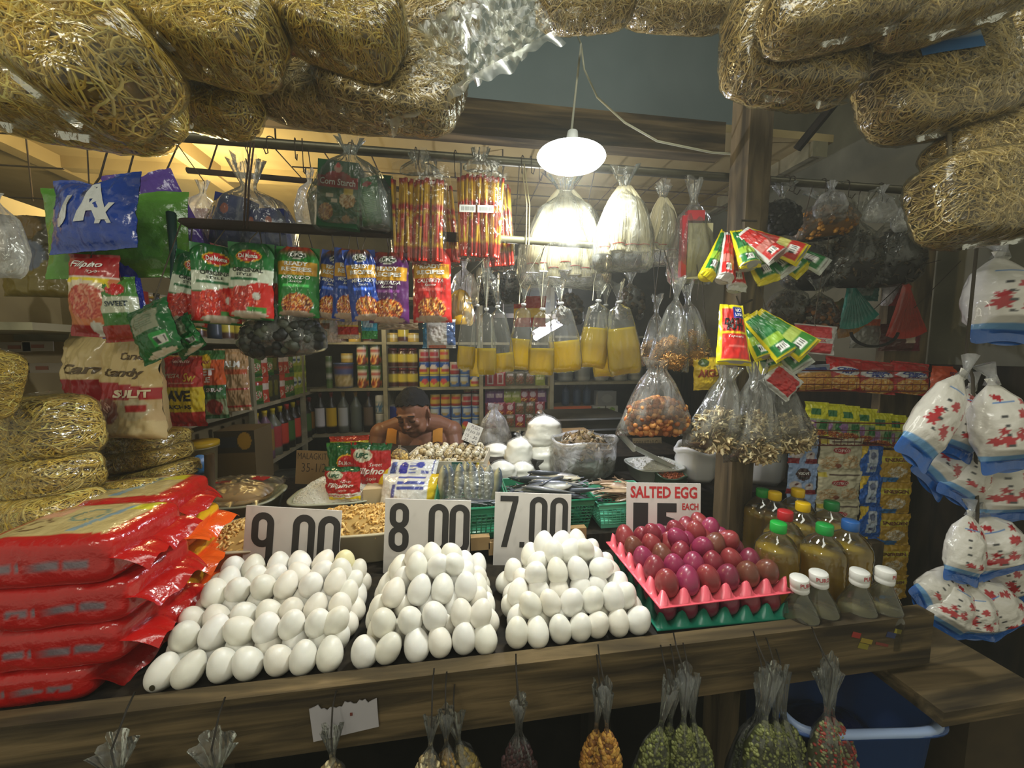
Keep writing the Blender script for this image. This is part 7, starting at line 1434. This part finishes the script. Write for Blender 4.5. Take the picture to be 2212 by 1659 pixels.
for i, (bx, art, rl, lb) in enumerate((((1722, 788, 1796, 842), A_cf2, -4, 'blue and golden snack pack lowest at the post end of the rack'), ((1782, 772, 1862, 842), A_cf, 7, 'red fry coating pack, first in the wire rack'), ((1842, 780, 1934, 850), A_cf, 5, 'red fry coating pack, middle of the wire rack'), ((1922, 782, 2008, 852), A_cf, 6, 'red fry coating pack, last in the wire rack'))):
    pouch('snack_pack', 'pack', lb, bx, 1.135, art, 'pillow', .05, rl, 0, pitch=-10, seed=60+i, back=(90, 20, 18))
pouch('snack_pack', 'pack', 'orange and purple pack beyond the snack rack', (2006, 792, 2102, 872), 1.14, [('bg', (206, 80, 36)), ('r', -1, 0, -.3, .3, (50, 30, 110)), ('r', -.1, .1, 1, .5, (196, 170, 60)), ('e', .1, .6, .7, .16, (70, 30, 70)), ('t', 'BOY', .1, .58, .95, .22, (226, 220, 210), 0, .05), ('t', 'CORNICK', .1, .8, .9, .10, (70, 30, 80), 0, .03)], 'pillow', .04, 3, 0, seed=66)
A_ml = [('bg', (206, 206, 24)), ('r', -.6, .62, .2, .80, (30, 110, 50)), ('r', -1, .05, 1, .5, (150, 170, 120)), ('r', .1, .2, .8, .45, (40, 120, 60)), ('r', -.9, .1, -.2, .45, (150, 110, 160)), ('f', 0, .08, .9, .1, FOOD)]
for i, (x0, y0) in enumerate(((1738, 868), (1772, 872), (1806, 876), (1842, 882), (1876, 892), (1908, 896), (1938, 902))):
    pouch('seasoning_sachet', 'sachet', 'yellow and green seasoning sachet, %s along the lower wire rack' % ('first', 'second', 'third', 'fourth', 'fifth', 'sixth', 'last')[i], (x0, y0, x0+52, y0+72), 1.125+.008*(i % 2), A_ml, 'pillow', .02, 4, 0, pitch=-8, seed=70+i)
A_nes = [('bg', (150, 176, 216)), ('e', 0, .66, .5, .20, (60, 28, 26)), ('e', -.45, .28, .42, .15, (210, 200, 196)), ('e', .5, .25, .34, .13, (210, 200, 196)), ('r', -1, .0, -.2, .18, (150, 30, 36)), ('r', .2, .0, 1, .14, (130, 24, 34)), ('e', -.4, .33, .14, .04, (110, 50, 40)), ('e', .5, .3, .1, .03, (110, 50, 40)), ('t', 'NESCAFE', 0, .69, .75, .09, W_, 0, .03), ('r', -.3, .53, .3, .58, (20, 20, 26))]
A_kop = [('bg', (206, 200, 166)), ('r', -1, .80, -.6, .95, (214, 196, 70)), ('r', -.5, .84, .9, .89, (90, 70, 60)), ('e', .0, .62, .42, .09, (176, 36, 44)), ('f', -.5, .24, .45, .2, [(206, 190, 150), (190, 150, 96), (216, 206, 170)]), ('f', .5, .28, .42, .2, [(206, 190, 150), (190, 150, 96), (216, 206, 170)]), ('e', -.1, .16, .14, .07, (130, 70, 40)), ('t', 'KOPIKO', 0, .62, .7, .09, (220, 190, 180), 0, .03)]
A_bear = [('bg', (30, 98, 186)), ('d', -.9, 1.6, 1.75, (226, 196, 60)), ('r', -.35, .42, .45, .86, (196, 206, 216)), ('e', .05, .66, .26, .12, (110, 120, 150)), ('r', -.45, .12, .45, .42, (180, 196, 210)), ('t', 'MILK', .05, .28, .6, .10, (60, 70, 140), 0, .02)]
A_en = [('bg', (196, 156, 44)), ('r', -.9, .62, .9, .80, (214, 200, 60)), ('f', .1, .32, .6, .18, [(206, 180, 120), (226, 220, 200), (190, 150, 60)]), ('r', -1, 0, .2, .14, (50, 120, 180)), ('t', 'ENERGEN', 0, .71, 1.5, .11, (110, 40, 30), 0, .03)]
def strip(x0, x1, ys, dx, Y, art, name_, seed, roll=1.5):
    for i in range(len(ys)-1):
        o = pouch('hanging_sachet', 'sachet', name_ % ('top', 'second', 'third', 'fourth', 'fifth', 'lowest')[i], (x0+dx*i, ys[i], x1+dx*i, ys[i+1]+2), Y, art, 'pillow', .014, roll, 0, seed=seed+i, nu=40, nv=44)
strip(1703, 1768, (930, 1000, 1066, 1132), -3.5, 1.13, A_nes, 'light blue sachet with a dark oval, %s of its strip', 80); strip(1768, 1863, (944, 1016, 1084, 1150), -4, 1.12, A_kop, 'cream sachet with a red oval, %s of its strip', 90)
strip(1857, 1906, (960, 1027, 1092, 1158, 1222, 1270), -1, 1.12, A_bear, 'blue sachet with a white shield, %s of its strip', 100, 0); strip(1898, 1970, (972, 1040, 1108, 1176, 1240, 1292), -2.5, 1.11, A_en, 'gold sachet with a yellow name band, %s of its strip', 110, 1)
p = WY(1835, 965, 1.115); q0 = WY(1690, 935, 1.13); q1 = WY(1975, 968, 1.11); tag(MB().tube([q0, q1], .003, 6, (90, 30, 24)).obj('strip_wire', M['rust']), 'wire under the lower rack from which the sachet strips hang', 'wire')
sk_ = tbox('brown_board', 1.66, 1.86, 1.24, 1.27, 0, 1.95, 'woodp', 'tall brown board behind the sugar bags', 'board')
# ------------------------------------------------------------------ sugar bags
def sugar_mesh(seed):
    r = np.random.default_rng(seed); nv, nu = 74, 90; V = np.linspace(0, 1, nv); th = np.arange(nu)*2*pi/nu; T, VV = np.meshgrid(th, V)
    rad = np.interp(V, [0, .02, .10, .18, .45, .75, .88, .94, 1], [1.0, 1.02, 1.0, .98, 1.0, .80, .38, .13, .22])[:, None]; dep = np.interp(V, [0, .10, .25, .6, .88, 1], [.05, .12, .85, .95, .5, .3])[:, None]
    n = (hsh(T*2+seed, VV*6, 2.0, seed)-.5); n[:, -1] = n[:, 0]; w2 = np.sin(T*9+VV*4+seed)*.05*np.clip(VV-.6, 0, 1)*2
    R = rad*(1+.08*n+w2); P = np.stack([R*np.cos(T)*.045, R*dep*np.sin(T)*.032, VV*.19-.095+.004*np.sin(T*3)*(VV < .1)], -1)
    C = np.zeros(P.shape); C[:] = (222, 218, 208); X = P[..., 0]/.045; Z = VV; front = np.sin(T) < .1
    C[VV < .13] = (16, 92, 178); C[(VV > .13) & (VV < .18)] = (110, 160, 206)
    for i in range(9):
        cx, cz, s = r.uniform(-.8, .8), r.uniform(.24, .8), r.uniform(.08, .22); C[(((X-cx)/s)**2+((Z-cz)/(s*.28))**2 < 1+.5*np.sin(6*np.arctan2(Z-cz, (X-cx)*.28))) & front] = (176, 38, 46)
    for i in range(4): cz = .30+.1*i; C[(np.abs(X+.45) < .08) & (np.abs(Z-cz) < .013) & front] = (60, 62, 64)
    C[(np.abs(X+.2) < .35) & (np.abs(Z-.74) < .012) & front] = (70, 130, 196)
    m = MB().grid(P, C, wrapu=True).mesh('wrapper'); m.materials.append(M['filmx']); return m
SUG = [sugar_mesh(s) for s in (3, 5, 8)]
def sugar(tp, bt, wp, Y, label, i):
    a = WY(*tp, Y); b = WY(*bt, Y); m = mpp((a+b)/2); dx, dy = bt[0]-tp[0], bt[1]-tp[1]; L = sqrt(dx*dx+dy*dy)*m
    o = thing('sugar_bag', label, 'sugar bag', tuple((a+b)/2), (radians(-10), -atan2(dx, dy), FACE)); k = bpy.data.objects.new('wrapper', SUG[i % 3]); COL.objects.link(k); k.parent = o; o.scale = (wp*m/.092, wp*m/.092, L/.19)
    c = MB(); c.tube([(0, 0, .080), (.003, 0, .10), (-.004, .002, .125)], [.010, .006, .014], 7, (220, 220, 220)); c.obj('tied_top', M['bagm'], o); return o
SB = [((2100, 800), (1950, 992), 92, .76, 'sugar bag with red flowers slanting out nearest the seasoning rack'), ((2110, 830), (2048, 985), 86, .80, 'white sugar bag with little print, second in the upper cluster'), ((2150, 815), (2172, 1014), 122, .74, 'large sugar bag hanging straight down in the upper cluster'),
      ((2110, 930), (1985, 1046), 100, .84, 'sugar bag low behind the slanting one'), ((2130, 950), (2050, 1080), 96, .82, 'dim sugar bag under the white one'), ((2160, 960), (2170, 1122), 130, .80, 'lowest sugar bag of the upper cluster'),
      ((2170, 540), (2160, 742), 150, .86, 'large dim sugar bag above the clusters, under the noodle packs'), ((2105, 1105), (2066, 1254), 80, .76, 'plain white bag first in the lower cluster'), ((2125, 1105), (2165, 1236), 120, .78, 'round red-printed sugar bag of the lower cluster'),
      ((2140, 1180), (2215, 1290), 80, .80, 'sugar bag pointing away from the counter, lower cluster'), ((2090, 1235), (1965, 1300), 76, .78, 'sugar bag pointing at the counter corner, lower cluster'), ((2090, 1250), (2022, 1362), 92, .76, 'sugar bag with a yellow tinge, lower cluster'),
      ((2105, 1260), (2098, 1378), 90, .75, 'narrow sugar bag lowest of the lower cluster'), ((2115, 1255), (2180, 1358), 96, .76, 'red-printed sugar bag beside the lowest one')]
for i, (a_, b_, w_, Y, lb) in enumerate(SB): sugar(a_, b_, w_, Y, lb, i)
p = WY(2115, 815, .79); q = WY(2112, 1110, .79); tag(MB().tube([(p[0], .83, 3.45), (p[0], .82, p[2]+.05), (p[0]-.004, .80, p[2]), q, q+np.array([0, 0, -.10])], .004, 6, (70, 62, 48)).obj('twine', M['matte']), 'long cord on which the sugar bags are tied', 'cord')
# ------------------------------------------------------------------ bags hooked on the front of the counter
for i, (x0, x1, yt, yb, rl, pal, lb, necky, sz) in enumerate(((185, 330, 1598, 1850, 0, GRN, 'empty-topped clear bag hooked far down beneath the red packs', .72, .004), (392, 548, 1594, 1850, 0, GRN, 'clear bag top hooked beneath the first egg heap', .72, .004), (672, 754, 1562, 1800, 3, DRY, 'clear bag hanging over the torn white paper', .70, .005),
     (880, 950, 1540, 1790, 6, DRY, 'clear bag of grain below the middle heap, slanting towards the paper', .74, .005), (930, 1000, 1528, 1800, 0, [(150, 120, 60), (130, 100, 50)], 'clear bag of grain straight below the middle heap', .74, .005), (975, 1062, 1536, 1760, -12, [(150, 130, 70), (120, 104, 60)], 'clear bag of golden grain slanting off below the middle heap', .74, .006),
     (1070, 1128, 1502, 1780, 6, [(60, 30, 30), (44, 24, 26)], 'bag of dark red beans, nearer the middle heap', .74, .005), (1110, 1175, 1500, 1790, -6, [(60, 30, 30), (44, 24, 26)], 'bag of dark red beans, nearer the peanuts', .74, .005),
     (1240, 1302, 1470, 1790, 5, [(170, 120, 50), (196, 150, 70), (130, 84, 36)], 'bag of peanuts, nearer the dark red beans', .70, .006), (1292, 1352, 1470, 1790, -4, [(170, 120, 50), (196, 150, 70), (130, 84, 36)], 'bag of peanuts, nearer the green beans', .70, .006),
     (1345, 1420, 1460, 1780, 14, GRN, 'bag of green mung beans slanting towards the peanuts', .70, .004), (1390, 1460, 1444, 1790, 6, GRN, 'bag of green mung beans, second of the larger bunch', .70, .004), (1440, 1508, 1440, 1800, 0, GRN, 'bag of green mung beans, middle of the larger bunch', .70, .004), (1482, 1560, 1444, 1790, -8, GRN, 'bag of green mung beans, last of the larger bunch', .70, .004),
     (1560, 1640, 1452, 1770, 10, [(64, 70, 44), (54, 60, 38)], 'dim bag of green beans between the two bunches', .74, .004), (1590, 1672, 1436, 1790, 5, GRN, 'bag of green mung beans, first of the smaller bunch', .70, .004), (1640, 1715, 1434, 1800, -2, GRN, 'bag of green mung beans, middle of the smaller bunch', .70, .004), (1690, 1775, 1436, 1780, -13, GRN, 'bag of green mung beans, last of the smaller bunch', .70, .004),
     (1742, 1820, 1420, 1800, 0, [(120, 124, 84), (150, 60, 50), (140, 140, 100)], 'bag of mixed greenish goods before the blue crate', .70, .004), (1798, 1880, 1428, 1780, -14, [(150, 50, 40), (120, 124, 84)], 'bag with red patches leaning over the blue crate', .70, .005))):
    Y = .555+.012*(i % 3) if x0 > 300 else .56
    o = goods((x0, yt, x1, yb), Y, lb, 'grain' if False else 'ball', pal, sz*.8, 420, .66, 120+i, rl=rl*.8, necky=necky, neck=.12, flare=.5, content='beans' if pal is GRN else 'grain', bump=.05, name='hooked_bag')
    c, w, h = boxat(x0, yt, x1, yb, Y)
    nk_ = Matrix.LocRotScale(o.location, o.rotation_euler, o.scale) @ Vector((0, 0, h*(necky+.04))); tp_ = Matrix.LocRotScale(o.location, o.rotation_euler, o.scale) @ Vector((0, -.004, h*.97))
    MB().tube(LP(o, [tuple(nk_), tuple(tp_), (tp_[0], .585, tp_[2]+.035), (tp_[0]+.002, .598, tp_[2]+.05)]), .0014, 5, (50, 44, 36)).obj('hook', M['rust'], o)
# torn paper, stickers
c, w, h = boxat(674, 1514, 812, 1588, .597); mb = MB(); n = 24; t = np.linspace(-1, 1, n); up_ = .46+.05*np.sin(t*14)+.04*np.sin(t*31)-.12*np.exp(-((t+.35)/.25)**2); lo_ = -.52+.10*t-.0*np.sin(t*5)
P = np.stack([np.stack([t*w/2, 0*t-.0005, up_*h], -1), np.stack([t*w/2*.98+.003, 0*t-.0005, lo_*h], -1)]); mb.grid(P, (176, 172, 176)); P2 = P.copy(); P2[..., 1] = .0005; mb.grid(P2, (176, 172, 176)); mb.box((.012, -.001, .006), (.004, .0006, .005), (110, 50, 40))
o = mb.obj('torn_paper', M['paper'], None, False); o.location = c; tag(o, 'torn white paper stuck on the front plank', 'paper')
mb = MB()
for x, z, w_, h_, cc in ((1850, 1372, 22, 12, (150, 40, 30)), (1872, 1385, 30, 10, (150, 130, 40)), (1865, 1396, 26, 12, (130, 120, 30)), (1925, 1372, 24, 12, (40, 50, 90)), (1940, 1364, 18, 10, (150, 140, 40)), (1905, 1392, 34, 6, (120, 50, 40))):
    p = WY(x, z, .5992); m_ = mpp(p); mb.box(p, (w_*m_, .0006, h_*m_), cc, Ry(.3))
tag(mb.obj('worn_sticker', M['paper'], None, False), 'scraps of a worn coloured sticker near the plank end', 'sticker')
# blue crate under the counter
o = tub(.815, .658, .42, .30, .20, .385, (44, 84, 150), 'blue plastic crate with a pale rim standing below the counter end', name='crate', e=.35, taper=.84, lip=.02, rz=-.12)
m = MB(); n = 40; th = np.linspace(0, 2*pi, n); S = lambda x: np.sign(x)*np.abs(x)**.35; m.tube(np.stack([S(np.cos(th))*.155, S(np.sin(th))*.105, 0*th+.384], -1), .009, 7, (150, 170, 206), cap=False); m.obj('rim', M['tray'], o)
b_ = MB(); blob(b_, .22, .15, .16, (20, 30, 70), 8, .2, z0=.16); k = b_.obj('blue_plastic', M['filmx'], o)
o = thing('stool', 'dark low stool supporting the crate', 'stool', (.815, .658, 0)); MB().box((0, 0, .405), (.26, .18, .025), (60, 50, 36)).obj('seat', M['woodd'], o, False)
for a_ in (-1, 1):
    for b_ in (-1, 1): MB().box((a_*.10, b_*.07, .197), (.03, .03, .393), (60, 50, 36)).obj('leg', M['woodd'], o, False)
# ------------------------------------------------------------------ thin haze volume, added for the glow around the lamp
m, t, out = nt('market_haze'); v = N(t, 'ShaderNodeVolumeScatter'); v.inputs['Color'].default_value = (.95, .97, .88, 1); v.inputs['Density'].default_value = 0.028; v.inputs['Anisotropy'].default_value = 0.35
t.links.new(v.outputs[0], out.inputs['Volume'])
hz = MB().box((-.6, .8, 1.7), (5.1, 4.2, 3.4)).obj('haze', m, None, False); hz['kind'] = 'stuff'; hz['label'] = 'thin bluish haze hanging in the stall air around the lamp'; hz['category'] = 'haze'
SC.cycles.volume_bounces = 0
